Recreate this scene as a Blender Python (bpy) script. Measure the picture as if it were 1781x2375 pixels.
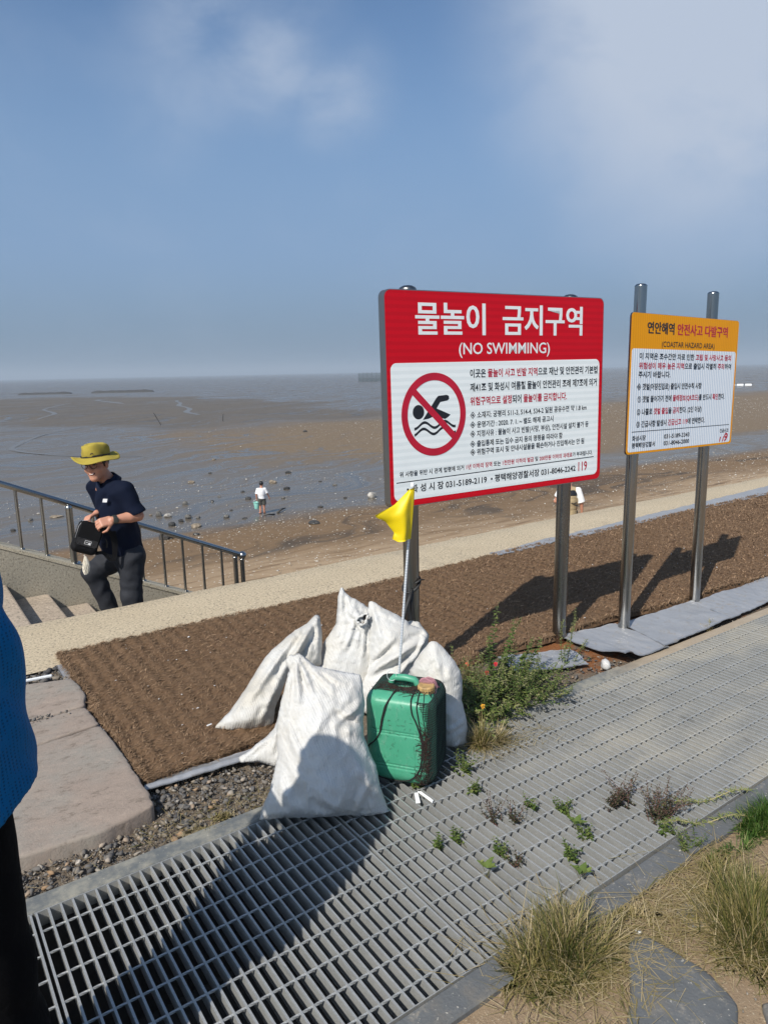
import bpy, bmesh, math, random
import numpy as np
from mathutils import Vector, Matrix, noise
from mathutils.geometry import delaunay_2d_cdt

for _o in list(bpy.data.objects):
    bpy.data.objects.remove(_o)
SC = bpy.context.scene
COL = SC.collection
R = math.radians
rng = np.random.default_rng(7)
random.seed(7)

# ------------------------------------------------------------------ camera
# X runs along the promenade, Y towards the sea, Z up; the grating top is z = 0
CAM_Z = 1.613
cd = bpy.data.cameras.new('camera')
cd.sensor_fit = 'VERTICAL'
cd.sensor_height = 36.0
cd.lens = 24.96
cd.clip_start = 0.05
cd.clip_end = 20000.0
cam = bpy.data.objects.new('camera', cd)
COL.objects.link(cam)
cam.matrix_world = Matrix(((0.81690, 0.12861, -0.56226, 0.0),
                           (-0.57642, 0.14761, -0.80371, 0.0),
                           (-0.02037, 0.98065, 0.19471, CAM_Z),
                           (0, 0, 0, 1)))
SC.camera = cam

# ------------------------------------------------------------------ sun, sky, exposure
SUN_EL = R(43.3)
SUN_VEC = Vector((-0.663, -0.300, 0.686)).normalized()
sl = bpy.data.lights.new('sun', 'SUN')
sl.energy = 4.5
sl.angle = R(0.53)
sl.color = (1.0, 0.945, 0.86)
sun = bpy.data.objects.new('sun', sl)
COL.objects.link(sun)
sun.location = (-8, -5, 12)
sun.rotation_euler = SUN_VEC.to_track_quat('Z', 'Y').to_euler()

world = bpy.data.worlds.new('World')
SC.world = world
world.use_nodes = True
SC.view_settings.view_transform = 'Standard'
SC.view_settings.look = 'None'
SC.view_settings.exposure = 0.15
SC.view_settings.gamma = 1.0
SC.view_settings.use_curve_mapping = False
SC.cycles.max_bounces = 6
SC.cycles.transparent_max_bounces = 6
SC.cycles.volume_bounces = 0
SC.cycles.use_denoising = True
SC.cycles.denoising_input_passes = 'RGB_ALBEDO_NORMAL'
SC.cycles.denoising_prefilter = 'ACCURATE'


# ------------------------------------------------------------------ node helper
class NB:
    """small builder for node trees; every method returns an output socket"""
    def __init__(s, nt):
        s.nt = nt

    def n(s, t, **kw):
        x = s.nt.nodes.new(t)
        for k, v in kw.items():
            setattr(x, k, v)
        return x

    def put(s, sock, v):
        if isinstance(v, bpy.types.NodeSocket):
            s.nt.links.new(v, sock)
        elif isinstance(v, (tuple, list)) and len(v) == 3 and sock.type == 'RGBA':
            sock.default_value = (*v, 1.0)
        else:
            sock.default_value = v

    def m(s, op, a, b=0.0, c=None, clamp=False):
        x = s.n('ShaderNodeMath', operation=op, use_clamp=clamp)
        s.put(x.inputs[0], a)
        s.put(x.inputs[1], b)
        if c is not None:
            s.put(x.inputs[2], c)
        return x.outputs[0]

    def vm(s, op, a, b=(0, 0, 0), scale=None):
        x = s.n('ShaderNodeVectorMath', operation=op)
        s.put(x.inputs[0], a)
        s.put(x.inputs[1], b)
        if scale is not None:
            s.put(x.inputs['Scale'], scale)
        return x.outputs['Value'] if op in ('DOT_PRODUCT', 'LENGTH', 'DISTANCE') else x.outputs[0]

    def pos(s):
        return s.n('ShaderNodeNewGeometry').outputs['Position']

    def tex(s, which='Object'):
        return s.n('ShaderNodeTexCoord').outputs[which]

    def attr(s, name, out='Fac'):
        return s.n('ShaderNodeAttribute', attribute_name=name).outputs[out]

    def sep(s, v):
        return s.n('ShaderNodeSeparateXYZ') if v is None else s._sep(v)

    def _sep(s, v):
        x = s.n('ShaderNodeSeparateXYZ')
        s.put(x.inputs[0], v)
        return x.outputs[0], x.outputs[1], x.outputs[2]

    def comb(s, x, y, z=0.0):
        c = s.n('ShaderNodeCombineXYZ')
        for i, v in enumerate((x, y, z)):
            s.put(c.inputs[i], v)
        return c.outputs[0]

    def map(s, v, scale=(1, 1, 1), rot=(0, 0, 0), loc=(0, 0, 0)):
        x = s.n('ShaderNodeMapping')
        s.put(x.inputs['Vector'], v)
        x.inputs['Scale'].default_value = scale
        x.inputs['Rotation'].default_value = rot
        x.inputs['Location'].default_value = loc
        return x.outputs[0]

    def noise(s, v, scale=5.0, detail=4.0, rough=0.55, dist=0.0, col=False):
        x = s.n('ShaderNodeTexNoise')
        s.put(x.inputs['Vector'], v)
        s.put(x.inputs['Scale'], scale)
        x.inputs['Detail'].default_value = detail
        x.inputs['Roughness'].default_value = rough
        x.inputs['Distortion'].default_value = dist
        return x.outputs['Color' if col else 'Fac']

    def voro(s, v, scale=5.0, feature='F1', out='Distance', rand=1.0):
        x = s.n('ShaderNodeTexVoronoi', feature=feature)
        s.put(x.inputs['Vector'], v)
        x.inputs['Scale'].default_value = scale
        x.inputs['Randomness'].default_value = rand
        return x.outputs[out]

    def wave(s, v, scale=5.0, direction='X', dist=0.0, detail=2.0, dscale=1.0):
        x = s.n('ShaderNodeTexWave', wave_type='BANDS', bands_direction=direction)
        s.put(x.inputs['Vector'], v)
        x.inputs['Scale'].default_value = scale
        x.inputs['Distortion'].default_value = dist
        x.inputs['Detail'].default_value = detail
        x.inputs['Detail Scale'].default_value = dscale
        return x.outputs['Fac']

    def ramp(s, f, stops, interp='LINEAR'):
        x = s.n('ShaderNodeValToRGB')
        s.put(x.inputs[0], f)
        cr = x.color_ramp
        cr.interpolation = interp
        while len(cr.elements) < len(stops):
            cr.elements.new(0.5)
        for e, (p, c) in zip(cr.elements, stops):
            e.position = p
            e.color = (*c, 1.0) if not isinstance(c, (int, float)) else (c, c, c, 1.0)
        return x.outputs[0]

    def ss(s, f, lo, hi):
        """smoothstep of f from lo to hi, 0..1"""
        x = s.n('ShaderNodeMapRange', interpolation_type='SMOOTHSTEP')
        s.put(x.inputs['Value'], f)
        s.put(x.inputs['From Min'], lo)
        s.put(x.inputs['From Max'], hi)
        return x.outputs[0]

    def mix(s, f, a, b, mode='MIX'):
        x = s.n('ShaderNodeMix', data_type='RGBA', blend_type=mode)
        s.put(x.inputs[0], f)
        s.put(x.inputs[6], a)
        s.put(x.inputs[7], b)
        return x.outputs[2]

    def mixf(s, f, a, b):
        x = s.n('ShaderNodeMix', data_type='FLOAT')
        s.put(x.inputs[0], f)
        s.put(x.inputs[2], a)
        s.put(x.inputs[3], b)
        return x.outputs[0]

    def bump(s, h, strength=0.5, dist=0.01, normal=None):
        x = s.n('ShaderNodeBump')
        s.put(x.inputs['Height'], h)
        s.put(x.inputs['Strength'], strength)
        s.put(x.inputs['Distance'], dist)
        if normal is not None:
            s.put(x.inputs['Normal'], normal)
        return x.outputs[0]


class MB(NB):
    """material builder"""
    def __init__(s, name, base=(0.5, 0.5, 0.5), rough=0.7, metal=0.0, spec=0.5):
        s.mat = bpy.data.materials.new(name)
        s.mat.use_nodes = True
        super().__init__(s.mat.node_tree)
        s.b = s.nt.nodes['Principled BSDF']
        s.set(base=base, rough=rough, metal=metal, spec=spec)

    KEYS = dict(base='Base Color', rough='Roughness', metal='Metallic', normal='Normal', spec='Specular IOR Level',
                sheen='Sheen Weight', coat='Coat Weight', alpha='Alpha', trans='Transmission Weight', sss='Subsurface Weight')

    def set(s, **kw):
        for k, v in kw.items():
            s.put(s.b.inputs[s.KEYS[k]], v)
        return s


def plain(name, base, rough=0.6, metal=0.0, spec=0.5, var=0.18, vscale=14.0, bump=0.0, bscale=60.0):
    """a material with a little uneven colour, roughness and bump"""
    b = MB(name, base, rough, metal, spec)
    p = b.tex('Object')
    f = b.noise(p, vscale, 5, 0.6)
    lo = tuple(c * (1 - var) for c in base)
    hi = tuple(min(1, c * (1 + var)) for c in base)
    b.set(base=b.ramp(f, [(0.3, lo), (0.7, hi)]))
    b.set(rough=b.mixf(f, max(0.02, rough - 0.08), min(1, rough + 0.08)))
    if bump:
        b.set(normal=b.bump(b.noise(p, bscale, 4, 0.6), bump, 0.004))
    return b.mat


# ------------------------------------------------------------------ sky
def build_sky():
    nb = NB(world.node_tree)
    bg = world.node_tree.nodes['Background']
    sky = nb.n('ShaderNodeTexSky', sky_type='NISHITA')
    sky.sun_disc = False
    sky.sun_elevation = SUN_EL
    sky.sun_rotation = R(245.7)
    sky.altitude = 0.0
    sky.air_density = 1.0
    sky.dust_density = 1.6
    sky.ozone_density = 1.4
    d = nb.vm('NORMALIZE', nb.tex('Generated'))
    x, y, z = nb._sep(d)
    base = sky.outputs[0]
    # humid air: the blue goes soft and grey towards the horizon
    base = nb.mix(1.0, base, (0.84, 1.02, 1.16), 'MULTIPLY')
    base = nb.mix(nb.m('MULTIPLY', nb.ss(z, 0.46, 0.14), 0.85), base, SKY_MID)
    base = nb.mix(nb.m('MULTIPLY', nb.ss(z, 0.17, -0.01), SKY_LOW_MIX), base, SKY_LOW)
    # thin drifting cloud
    warp = nb.noise(nb.map(d, (2.2, 2.2, 3.0)), 1.0, 3, 0.5, col=True)
    dw = nb.vm('ADD', d, nb.vm('SCALE', nb.vm('SUBTRACT', warp, (0.5, 0.5, 0.5)), scale=0.16))
    soft = nb.noise(nb.map(dw, (1.0, 1.0, 1.5)), 4.5, 6, 0.55)

    def blob(c, r0, r1):
        c = Vector(c).normalized()
        return nb.ss(nb.vm('DISTANCE', dw, tuple(c)), r1, r0)
    big = nb.m('MAXIMUM', blob((0.785, 0.47, 0.40), 0.14, 0.34), blob((0.83, 0.50, 0.27), 0.03, 0.17))
    wis = nb.m('MAXIMUM', blob((0.352, 0.847, 0.42), 0.0, 0.10), nb.m('MAXIMUM', blob((0.43, 0.83, 0.36), 0.0, 0.115), blob((0.5, 0.80, 0.325), 0.0, 0.09)))
    wis2 = blob((0.333, 0.886, 0.315), 0.0, 0.10)
    big = nb.m('MULTIPLY', big, nb.ss(soft, 0.16, 0.58))
    wis = nb.m('MULTIPLY', nb.m('ADD', wis, nb.m('MULTIPLY', wis2, 0.45)), nb.ss(soft, 0.25, 0.62))
    far = nb.m('MULTIPLY', nb.ss(soft, 0.45, 0.8), 0.10)
    cl = nb.m('ADD', nb.m('ADD', nb.m('MULTIPLY', big, 0.98), nb.m('MULTIPLY', wis, 0.72)), far, clamp=True)
    base = nb.mix(cl, base, SKY_CLOUD)
    nb.put(bg.inputs['Color'], base)
    bg.inputs['Strength'].default_value = SKY_STRENGTH


HAZE_DENSITY = 0.0006
SKY_STRENGTH = 0.10
SKY_LOW_MIX = 0.92
SKY_MID = (2.05, 3.15, 4.95)
SKY_LOW = (1.72, 2.52, 3.42)
SKY_CLOUD = (4.4, 5.1, 6.3)
build_sky()


# ------------------------------------------------------------------ mesh helpers
class Mesh:
    """collects shapes in world coordinates; build() links them as one mesh object"""
    def __init__(s):
        s.v, s.f, s.mi, s.nv, s.tint = [], [], [], 0, []

    def add(s, verts, faces, mi=0, tint=0.5):
        verts = np.asarray(verts, float).reshape(-1, 3)
        s.v.append(verts)
        s.f += [tuple(int(i) + s.nv for i in f) for f in faces]
        s.mi += [mi] * len(faces)
        s.tint.append(np.full(len(verts), tint) if np.isscalar(tint) else np.asarray(tint, float))
        s.nv += len(verts)
        return s

    def box(s, lo, hi, mi=0, rot=0.0, c=None, bev=0.0):
        lo, hi = np.array(lo, float), np.array(hi, float)
        if bev > 0:
            bm = bmesh.new()
            bmesh.ops.create_cube(bm, size=1.0)
            for v in bm.verts:
                v.co = Vector(((lo + hi) / 2 + np.array(v.co) * (hi - lo)).tolist())
            bmesh.ops.bevel(bm, geom=bm.edges[:], offset=bev, segments=2, affect='EDGES', profile=0.5)
            bm.verts.index_update()
            vs = np.array([v.co[:] for v in bm.verts])
            fs = [[v.index for v in f.verts] for f in bm.faces]
            bm.free()
        else:
            vs = np.array([[(lo, hi)[i][0], (lo, hi)[j][1], (lo, hi)[k][2]] for i in (0, 1) for j in (0, 1) for k in (0, 1)])
            fs = [(0, 1, 3, 2), (4, 6, 7, 5), (0, 4, 5, 1), (2, 3, 7, 6), (0, 2, 6, 4), (1, 5, 7, 3)]
        if rot:
            o = (lo + hi) / 2 if c is None else np.array(c)
            cs, sn = math.cos(rot), math.sin(rot)
            d = vs - o
            vs = o + np.stack([d[:, 0] * cs - d[:, 1] * sn, d[:, 0] * sn + d[:, 1] * cs, d[:, 2]], 1)
        return s.add(vs, fs, mi)

    def tube(s, path, r, n=10, mi=0, caps=True, tint=0.5):
        path = [np.array(p, float) for p in path]
        m = len(path)
        rr = [r] * m if np.isscalar(r) else list(r)
        vs, prev = [], None
        for i, p in enumerate(path):
            t = path[min(i + 1, m - 1)] - path[max(i - 1, 0)]
            t = t / (np.linalg.norm(t) + 1e-12)
            if prev is None:
                a = np.array([0, 0, 1.0]) if abs(t[2]) < 0.9 else np.array([1.0, 0, 0])
                prev = np.cross(t, a)
            prev = prev - t * (prev @ t)
            prev /= np.linalg.norm(prev) + 1e-12
            b = np.cross(t, prev)
            for k in range(n):
                a = 2 * math.pi * k / n
                vs.append(p + rr[i] * (math.cos(a) * prev + math.sin(a) * b))
        fs = [(i * n + k, i * n + (k + 1) % n, (i + 1) * n + (k + 1) % n, (i + 1) * n + k) for i in range(m - 1) for k in range(n)]
        if caps:
            fs += [tuple(range(n))[::-1], tuple((m - 1) * n + k for k in range(n))]
        return s.add(vs, fs, mi, tint)

    def lathe(s, c, prof, n=24, mi=0, axis=None):
        """prof: (radius, height) rings about the vertical (or axis) through c"""
        c = np.array(c, float)
        ax = np.array([0, 0, 1.0]) if axis is None else np.array(axis, float) / np.linalg.norm(axis)
        a0 = np.cross(ax, [1.0, 0.31, 0.17])
        a0 /= np.linalg.norm(a0)
        a1 = np.cross(ax, a0)
        vs = [c + ax * h + r * (math.cos(2 * math.pi * k / n) * a0 + math.sin(2 * math.pi * k / n) * a1) for r, h in prof for k in range(n)]
        m = len(prof)
        fs = [(i * n + k, i * n + (k + 1) % n, (i + 1) * n + (k + 1) % n, (i + 1) * n + k) for i in range(m - 1) for k in range(n)]
        if prof[0][0] > 1e-6:
            fs.append(tuple(range(n))[::-1])
        if prof[-1][0] > 1e-6:
            fs.append(tuple((m - 1) * n + k for k in range(n)))
        return s.add(vs, fs, mi)

    def prism(s, poly, d, mi=0):
        """closed polygon (3-D points, flat) pushed along vector d"""
        p = np.asarray(poly, float)
        n = len(p)
        vs = np.vstack([p, p + np.array(d, float)])
        fs = [tuple(range(n))[::-1], tuple(range(n, 2 * n))] + [(i, (i + 1) % n, n + (i + 1) % n, n + i) for i in range(n)]
        return s.add(vs, fs, mi)

    def build(s, name, mats, parent=None, smooth=False, origin=None, auto=None):
        v = np.vstack(s.v)
        if parent is not None:
            o = np.array(parent['_o'])
        elif origin is not None:
            o = np.array(origin, float)
        else:
            o = np.array([(v[:, 0].min() + v[:, 0].max()) / 2, (v[:, 1].min() + v[:, 1].max()) / 2, v[:, 2].min()])
        me = bpy.data.meshes.new(name)
        me.from_pydata((v - o).tolist(), [], s.f)
        for m in (mats if isinstance(mats, (list, tuple)) else [mats]):
            me.materials.append(m)
        me.polygons.foreach_set('material_index', s.mi)
        t = np.concatenate(s.tint)
        if t.min() != t.max():
            at = me.attributes.new('tint', 'FLOAT', 'POINT')
            at.data.foreach_set('value', t.astype(np.float32))
        if smooth:
            me.polygons.foreach_set('use_smooth', [True] * len(me.polygons))
            if auto:
                me.set_sharp_from_angle(angle=R(auto))
        me.update()
        ob = bpy.data.objects.new(name, me)
        COL.objects.link(ob)
        place(ob, o, parent)
        return ob


def place(ob, o, parent=None):
    ob['_o'] = [float(x) for x in o]
    if parent is not None:
        ob.parent = parent          # children carry vertices relative to the root's base
    else:
        ob.location = Vector([float(x) for x in o])


def tag(o, label=None, cat=None, group=None, kind=None):
    for k, v in (('label', label), ('category', cat), ('group', group), ('kind', kind)):
        if v:
            o[k] = v
    return o


def thing(name, loc, label, cat, group=None):
    o = bpy.data.objects.new(name, None)
    o.empty_display_size = 0.1
    COL.objects.link(o)
    place(o, loc)
    return tag(o, label, cat, group)


def copy_thing(o, delta, label=None):
    """a copy of a thing with copies of its parts and sub-parts (mesh data shared)"""
    def cp(x, parent):
        c = x.copy()
        COL.objects.link(c)
        if parent is not None:
            c.parent = parent
        for ch in x.children:
            cp(ch, c)
        return c
    c = cp(o, None)
    c.location = o.location + Vector(delta)
    c['_o'] = [a + b for a, b in zip(o['_o'], delta)]
    if label:
        c['label'] = label
    return c


def fast_mesh(name, verts, quads, mats, parent=None, tint=None, smooth=False, origin=None, tris=None):
    """big meshes straight from arrays"""
    verts = np.asarray(verts, np.float32)
    if parent is not None:
        o = np.array(parent['_o'])
    elif origin is not None:
        o = np.array(origin, float)
    else:
        o = np.array([verts[:, 0].mean(), verts[:, 1].mean(), verts[:, 2].min()])
    k = 3 if tris is not None else 4
    f = np.asarray(tris if tris is not None else quads, np.int32).reshape(-1, k)
    me = bpy.data.meshes.new(name)
    me.vertices.add(len(verts))
    me.vertices.foreach_set('co', (verts - o).astype(np.float32).ravel())
    me.loops.add(f.size)
    me.loops.foreach_set('vertex_index', f.ravel())
    me.polygons.add(len(f))
    me.polygons.foreach_set('loop_start', np.arange(0, f.size, k, dtype=np.int32))
    if smooth:
        me.polygons.foreach_set('use_smooth', np.ones(len(f), bool))
    for m in (mats if isinstance(mats, (list, tuple)) else [mats]):
        me.materials.append(m)
    me.update(calc_edges=True)
    if tint is not None:
        at = me.attributes.new('tint', 'FLOAT', 'POINT')
        at.data.foreach_set('value', np.asarray(tint, np.float32))
    ob = bpy.data.objects.new(name, me)
    COL.objects.link(ob)
    place(ob, o, parent)
    return ob


def vnoise(p, seed=0, octaves=3):
    """cheap smooth noise in about -1..1 from warped sines, for arrays of points"""
    r = np.random.default_rng(seed)
    p = np.asarray(p, float)
    out = np.zeros(len(p))
    amp, tot, f = 1.0, 0.0, 1.0
    for _ in range(octaves):
        w = p * f
        for _k in range(3):
            a, b, ph = r.normal(size=p.shape[1]), r.normal(size=p.shape[1]), r.uniform(0, 6.28, 2)
            out += amp * np.sin(w @ a + ph[0] + 1.3 * np.sin(w @ b + ph[1])) / 3
        tot += amp
        amp *= 0.5
        f *= 2.03
    return out / tot


# ---- signed-distance modelling: one continuous surface per body or garment
def d_cone(P, a, b, ra, rb):
    a, b = np.array(a, float), np.array(b, float)
    ab = b - a
    t = np.clip(((P - a) @ ab) / (ab @ ab), 0, 1)
    return np.linalg.norm(P - a - t[..., None] * ab, axis=-1) - (ra + (rb - ra) * t)


def d_ell(P, c, r, rot=None):
    q = P - np.array(c, float)
    if rot is not None:
        q = q @ np.array(rot).T       # rows of rot are the ellipsoid's axes
    r = np.array(r, float)
    k0 = np.linalg.norm(q / r, axis=-1)
    k1 = np.linalg.norm(q / (r * r), axis=-1) + 1e-9
    return k0 * (k0 - 1) / k1


def d_box(P, c, h, rad, rot=None):
    q = P - np.array(c, float)
    if rot is not None:
        q = q @ np.array(rot).T
    q = np.abs(q) - (np.array(h, float) - rad)
    return np.linalg.norm(np.maximum(q, 0), axis=-1) + np.minimum(q.max(-1), 0) - rad


def smin(a, b, k):
    h = np.clip(0.5 + 0.5 * (b - a) / k, 0, 1)
    return b + (a - b) * h - k * h * (1 - h)


def smax(a, b, k):
    return -smin(-a, -b, k)


def surface(fn, lo, hi, h):
    """surface nets over the zero level of fn; returns verts, quads"""
    lo, hi = np.array(lo, float), np.array(hi, float)
    n = np.ceil((hi - lo) / h).astype(int) + 1
    ax = [lo[i] + h * np.arange(n[i]) for i in range(3)]
    P = np.stack(np.meshgrid(*ax, indexing='ij'), -1)
    f = np.concatenate([fn(P[i:i + 1]) for i in range(n[0])], 0)
    ins = f < 0
    nx, ny, nz = n - 1
    cor = [(i, j, k) for i in (0, 1) for j in (0, 1) for k in (0, 1)]
    s = lambda A, c: A[c[0]:c[0] + nx, c[1]:c[1] + ny, c[2]:c[2] + nz]
    cnt = sum(s(ins, c).astype(np.int8) for c in cor)
    act = (cnt > 0) & (cnt < 8)
    idx = -np.ones(act.shape, np.int64)
    cells = np.argwhere(act)
    idx[act] = np.arange(len(cells))
    acc, num = np.zeros((len(cells), 3)), np.zeros(len(cells))
    fv = {c: s(f, c)[act] for c in cor}
    for c in cor:
        for a in range(3):
            if c[a] == 0:
                e = list(c)
                e[a] = 1
                e = tuple(e)
                f0, f1 = fv[c], fv[e]
                cr = (f0 < 0) != (f1 < 0)
                t = np.where(cr, f0 / np.where(f0 == f1, 1, f0 - f1), 0)
                p = np.tile(np.array(c, float), (len(cells), 1))
                p[:, a] = t
                acc[cr] += p[cr]
                num[cr] += 1
    verts = lo + h * (cells + acc / num[:, None])
    quads = []
    for a in range(3):
        b, c = (a + 1) % 3, (a + 2) % 3
        sl0, sl1 = [slice(0, m) for m in n], [slice(0, m) for m in n]
        sl0[a], sl1[a] = slice(0, n[a] - 1), slice(1, n[a])
        i0, i1 = ins[tuple(sl0)], ins[tuple(sl1)]
        for flip in (False, True):
            e = np.argwhere((i0 & ~i1) if not flip else (~i0 & i1))
            e = e[(e[:, b] > 0) & (e[:, c] > 0) & (e[:, b] < n[b] - 1) & (e[:, c] < n[c] - 1)]
            if not len(e):
                continue
            q = []
            for db, dc in ((1, 1), (0, 1), (0, 0), (1, 0)):
                w = e.copy()
                w[:, b] -= db
                w[:, c] -= dc
                q.append(idx[w[:, 0], w[:, 1], w[:, 2]])
            q = np.stack(q, 1)
            quads.append(q if not flip else q[:, ::-1])
    return verts, np.concatenate(quads)


def sdf_obj(name, fn, lo, hi, h, mat, parent=None, origin=None):
    v, q = surface(fn, lo, hi, h)
    return fast_mesh(name, v, q, mat, parent, smooth=True, origin=origin)

# ================================================================== THE SETTING
# ---- beach and mudflat: one sheet from the sea wall to the horizon
def beach_z(x, y):
    z = np.interp(y, [4.6, 7, 22, 32, 45, 60], [-2.05, -2.2, -3.36, -3.55, -3.6, -3.6])
    return z


def mat_beach():
    b = MB('beach_and_mud', spec=0.5)
    P = b.pos()
    x, y, z = b._sep(P)
    wa = b.noise(b.map(P, (0.05, 0.05, 0)), 1.0, 4, 0.55, col=True)
    wx, wy, wz = b._sep(wa)
    wx, wy = b.m('SUBTRACT', wx, 0.5), b.m('SUBTRACT', wy, 0.5)
    n1 = b.noise(b.map(P, (0.22, 0.5, 0)), 1.0, 5, 0.6)
    yj = b.m('ADD', y, b.m('ADD', b.m('MULTIPLY', wy, 9.0), b.m('MULTIPLY', b.m('SUBTRACT', n1, 0.5), 4.0)))
    pale = b.ss(yj, 17.0, 13.0)
    brown = b.ss(yj, 22.6, 19.6)
    # sand bar beyond the wet runnel
    lo = b.m('ADD', 24.0, b.m('DIVIDE', 190.0, b.m('MAXIMUM', x, 8.0)))
    yb = b.m('ADD', y, b.m('ADD', b.m('MULTIPLY', wy, 26.0), b.m('MULTIPLY', b.m('SUBTRACT', n1, 0.5), 7.0)))
    bar = b.m('MULTIPLY', b.ss(yb, b.m('SUBTRACT', lo, 3.0), b.m('ADD', lo, 2.0)), b.ss(yb, 76.0, 58.0))
    xb = b.m('ADD', x, b.m('MULTIPLY', wx, 30.0))
    bar = b.m('MULTIPLY', bar, b.ss(xb, 10.0, 27.0))
    # streaks left by the falling tide, drawn out along the shore and bent by the currents
    ang = b.map(b.vm('ADD', P, b.vm('SCALE', b.vm('SUBTRACT', wa, (0.5, 0.5, 0.5)), scale=26.0)), (1, 1, 0), (0, 0, R(-24)))
    st = b.noise(b.map(ang, (0.028, 0.17, 0)), 1.0, 7, 0.62, 0.6)
    st2 = b.noise(b.map(ang, (0.12, 0.8, 0)), 1.0, 6, 0.6, 0.3)
    st3 = b.noise(b.map(ang, (0.07, 0.75, 0)), 1.0, 7, 0.68, 0.8)
    fine = b.noise(b.map(P, (2.6, 2.6, 0)), 1.0, 8, 0.75)
    streak = b.m('ADD', b.m('MULTIPLY', st, 0.65), b.m('MULTIPLY', st2, 0.35))
    # a higher, drier bank of mud out to the left
    ex = b.m('DIVIDE', b.m('SUBTRACT', b.m('ADD', x, b.m('MULTIPLY', wx, 40.0)), 34.0), 30.0)
    ey = b.m('DIVIDE', b.m('SUBTRACT', b.m('ADD', y, b.m('MULTIPLY', wy, 60.0)), 138.0), 72.0)
    bank = b.ss(b.m('ADD', b.m('MULTIPLY', ex, ex), b.m('MULTIPLY', ey, ey)), 1.15, 0.55)
    dry = b.m('MAXIMUM', b.m('MULTIPLY', b.ss(streak, 0.53, 0.66), 0.55), b.m('MULTIPLY', bank, b.ss(b.m('ADD', b.m('MULTIPLY', streak, 0.5), b.m('MULTIPLY', st3, 0.5)), 0.36, 0.54)))
    dry = b.m('MULTIPLY', dry, b.ss(y, 30.0, 60.0))
    mudc = b.mix(fine, (0.084, 0.070, 0.054), (0.165, 0.138, 0.106))
    mudc = b.mix(b.m('MULTIPLY', dry, 0.6), mudc, (0.104, 0.090, 0.074))
    brownc = b.mix(fine, (0.105, 0.064, 0.031), (0.275, 0.180, 0.098))
    brownc = b.mix(b.ss(st2, 0.52, 0.64), brownc, (0.085, 0.062, 0.042))
    mudc = b.mix(b.m('MULTIPLY', b.ss(st3, 0.44, 0.62), 0.55), mudc, (0.150, 0.125, 0.098))
    mudc = b.mix(b.m('MULTIPLY', b.ss(st3, 0.46, 0.34), 0.5), mudc, (0.045, 0.041, 0.037))
    barc = b.mix(fine, (0.110, 0.078, 0.046), (0.250, 0.180, 0.108))
    pn = b.noise(b.map(P, (0.6, 3.2, 0)), 1.0, 6, 0.62, 0.4)
    palec = b.mix(pn, (0.27, 0.175, 0.095), (0.50, 0.38, 0.25))
    palec = b.mix(b.ss(fine, 0.62, 0.75), palec, (0.58, 0.49, 0.36))
    barw = b.m('MULTIPLY', bar, b.ss(b.m('ADD', st3, b.m('MULTIPLY', b.ss(xb, 20.0, 48.0), 0.24)), 0.40, 0.54))
    c = b.mix(barw, mudc, barc)
    c = b.mix(brown, c, brownc)
    c = b.mix(b.m('MULTIPLY', pale, b.ss(pn, 0.28, 0.55)), c, palec)
    # broken shell
    sh = b.voro(b.map(P, (1, 1, 0)), 9.0, out='Color')
    sr, sg, sb_ = b._sep(sh)
    sd = b.voro(b.map(P, (1, 1, 0)), 9.0)
    shell = b.m('MULTIPLY', b.ss(sd, 0.30, 0.16), b.ss(sr, 0.80, 0.82))
    shell = b.m('MULTIPLY', shell, b.m('MAXIMUM', b.m('MAXIMUM', barw, brown), 0.10))
    c = b.mix(b.m('MULTIPLY', shell, 0.85), c, (0.68, 0.62, 0.52))
    wet = b.m('SUBTRACT', 1.0, b.m('MAXIMUM', b.m('MAXIMUM', dry, b.m('MULTIPLY', barw, 0.9)), brown))
    rough = b.mixf(wet, 0.78, b.m('ADD', b.mixf(fine, 0.10, 0.34), b.m('MULTIPLY', b.ss(st3, 0.40, 0.62), 0.22)))
    bh = b.m('ADD', b.m('MULTIPLY', fine, 0.6), b.m('MULTIPLY', st2, 0.4))
    near = b.noise(b.map(P, (3.5, 3.5, 0)), 1.0, 5, 0.65)
    bh = b.m('ADD', bh, b.m('MULTIPLY', near, 0.35))
    b.set(base=c, rough=rough, normal=b.bump(bh, b.mixf(wet, 0.55, 0.13), 0.10), spec=b.mixf(wet, 0.2, 0.21))
    return b.mat


def build_beach():
    xs = np.concatenate([-np.geomspace(8000, 8, 40), np.linspace(-6, 60, 133), np.geomspace(64, 8000, 60)])
    ys = np.concatenate([np.linspace(4.62, 60, 180), np.geomspace(62, 8000, 90)])
    X, Y = np.meshgrid(xs, ys, indexing='ij')
    Z = beach_z(X, Y)
    p = np.stack([X.ravel(), Y.ravel()], 1)
    amp = np.interp(Y, [4.6, 16, 24, 60, 200], [0.07, 0.06, 0.03, 0.03, 0.0]) * np.interp(np.abs(X), [60, 200], [1, 0])
    Z = Z + amp * (vnoise(p * 0.55, 3, 3) + 0.5 * vnoise(p * 1.9, 4, 2)).reshape(X.shape)
    n, m = len(xs), len(ys)
    I = np.arange(n * m).reshape(n, m)
    q = np.stack([I[:-1, :-1], I[1:, :-1], I[1:, 1:], I[:-1, 1:]], -1).reshape(-1, 4)
    o = fast_mesh('beach', np.stack([X.ravel(), Y.ravel(), Z.ravel()], 1), q, mat_beach(), smooth=True, origin=(0, 10, -3.6))
    tag(o, kind='structure')


build_beach()


def mat_creek():
    b = MB('creek_water', (0.150, 0.138, 0.122), 0.34, spec=0.22)
    b.set(normal=b.bump(b.noise(b.pos(), 1.2, 3), 0.04, 0.05))
    return b.mat


M_CREEK = mat_creek()


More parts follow.
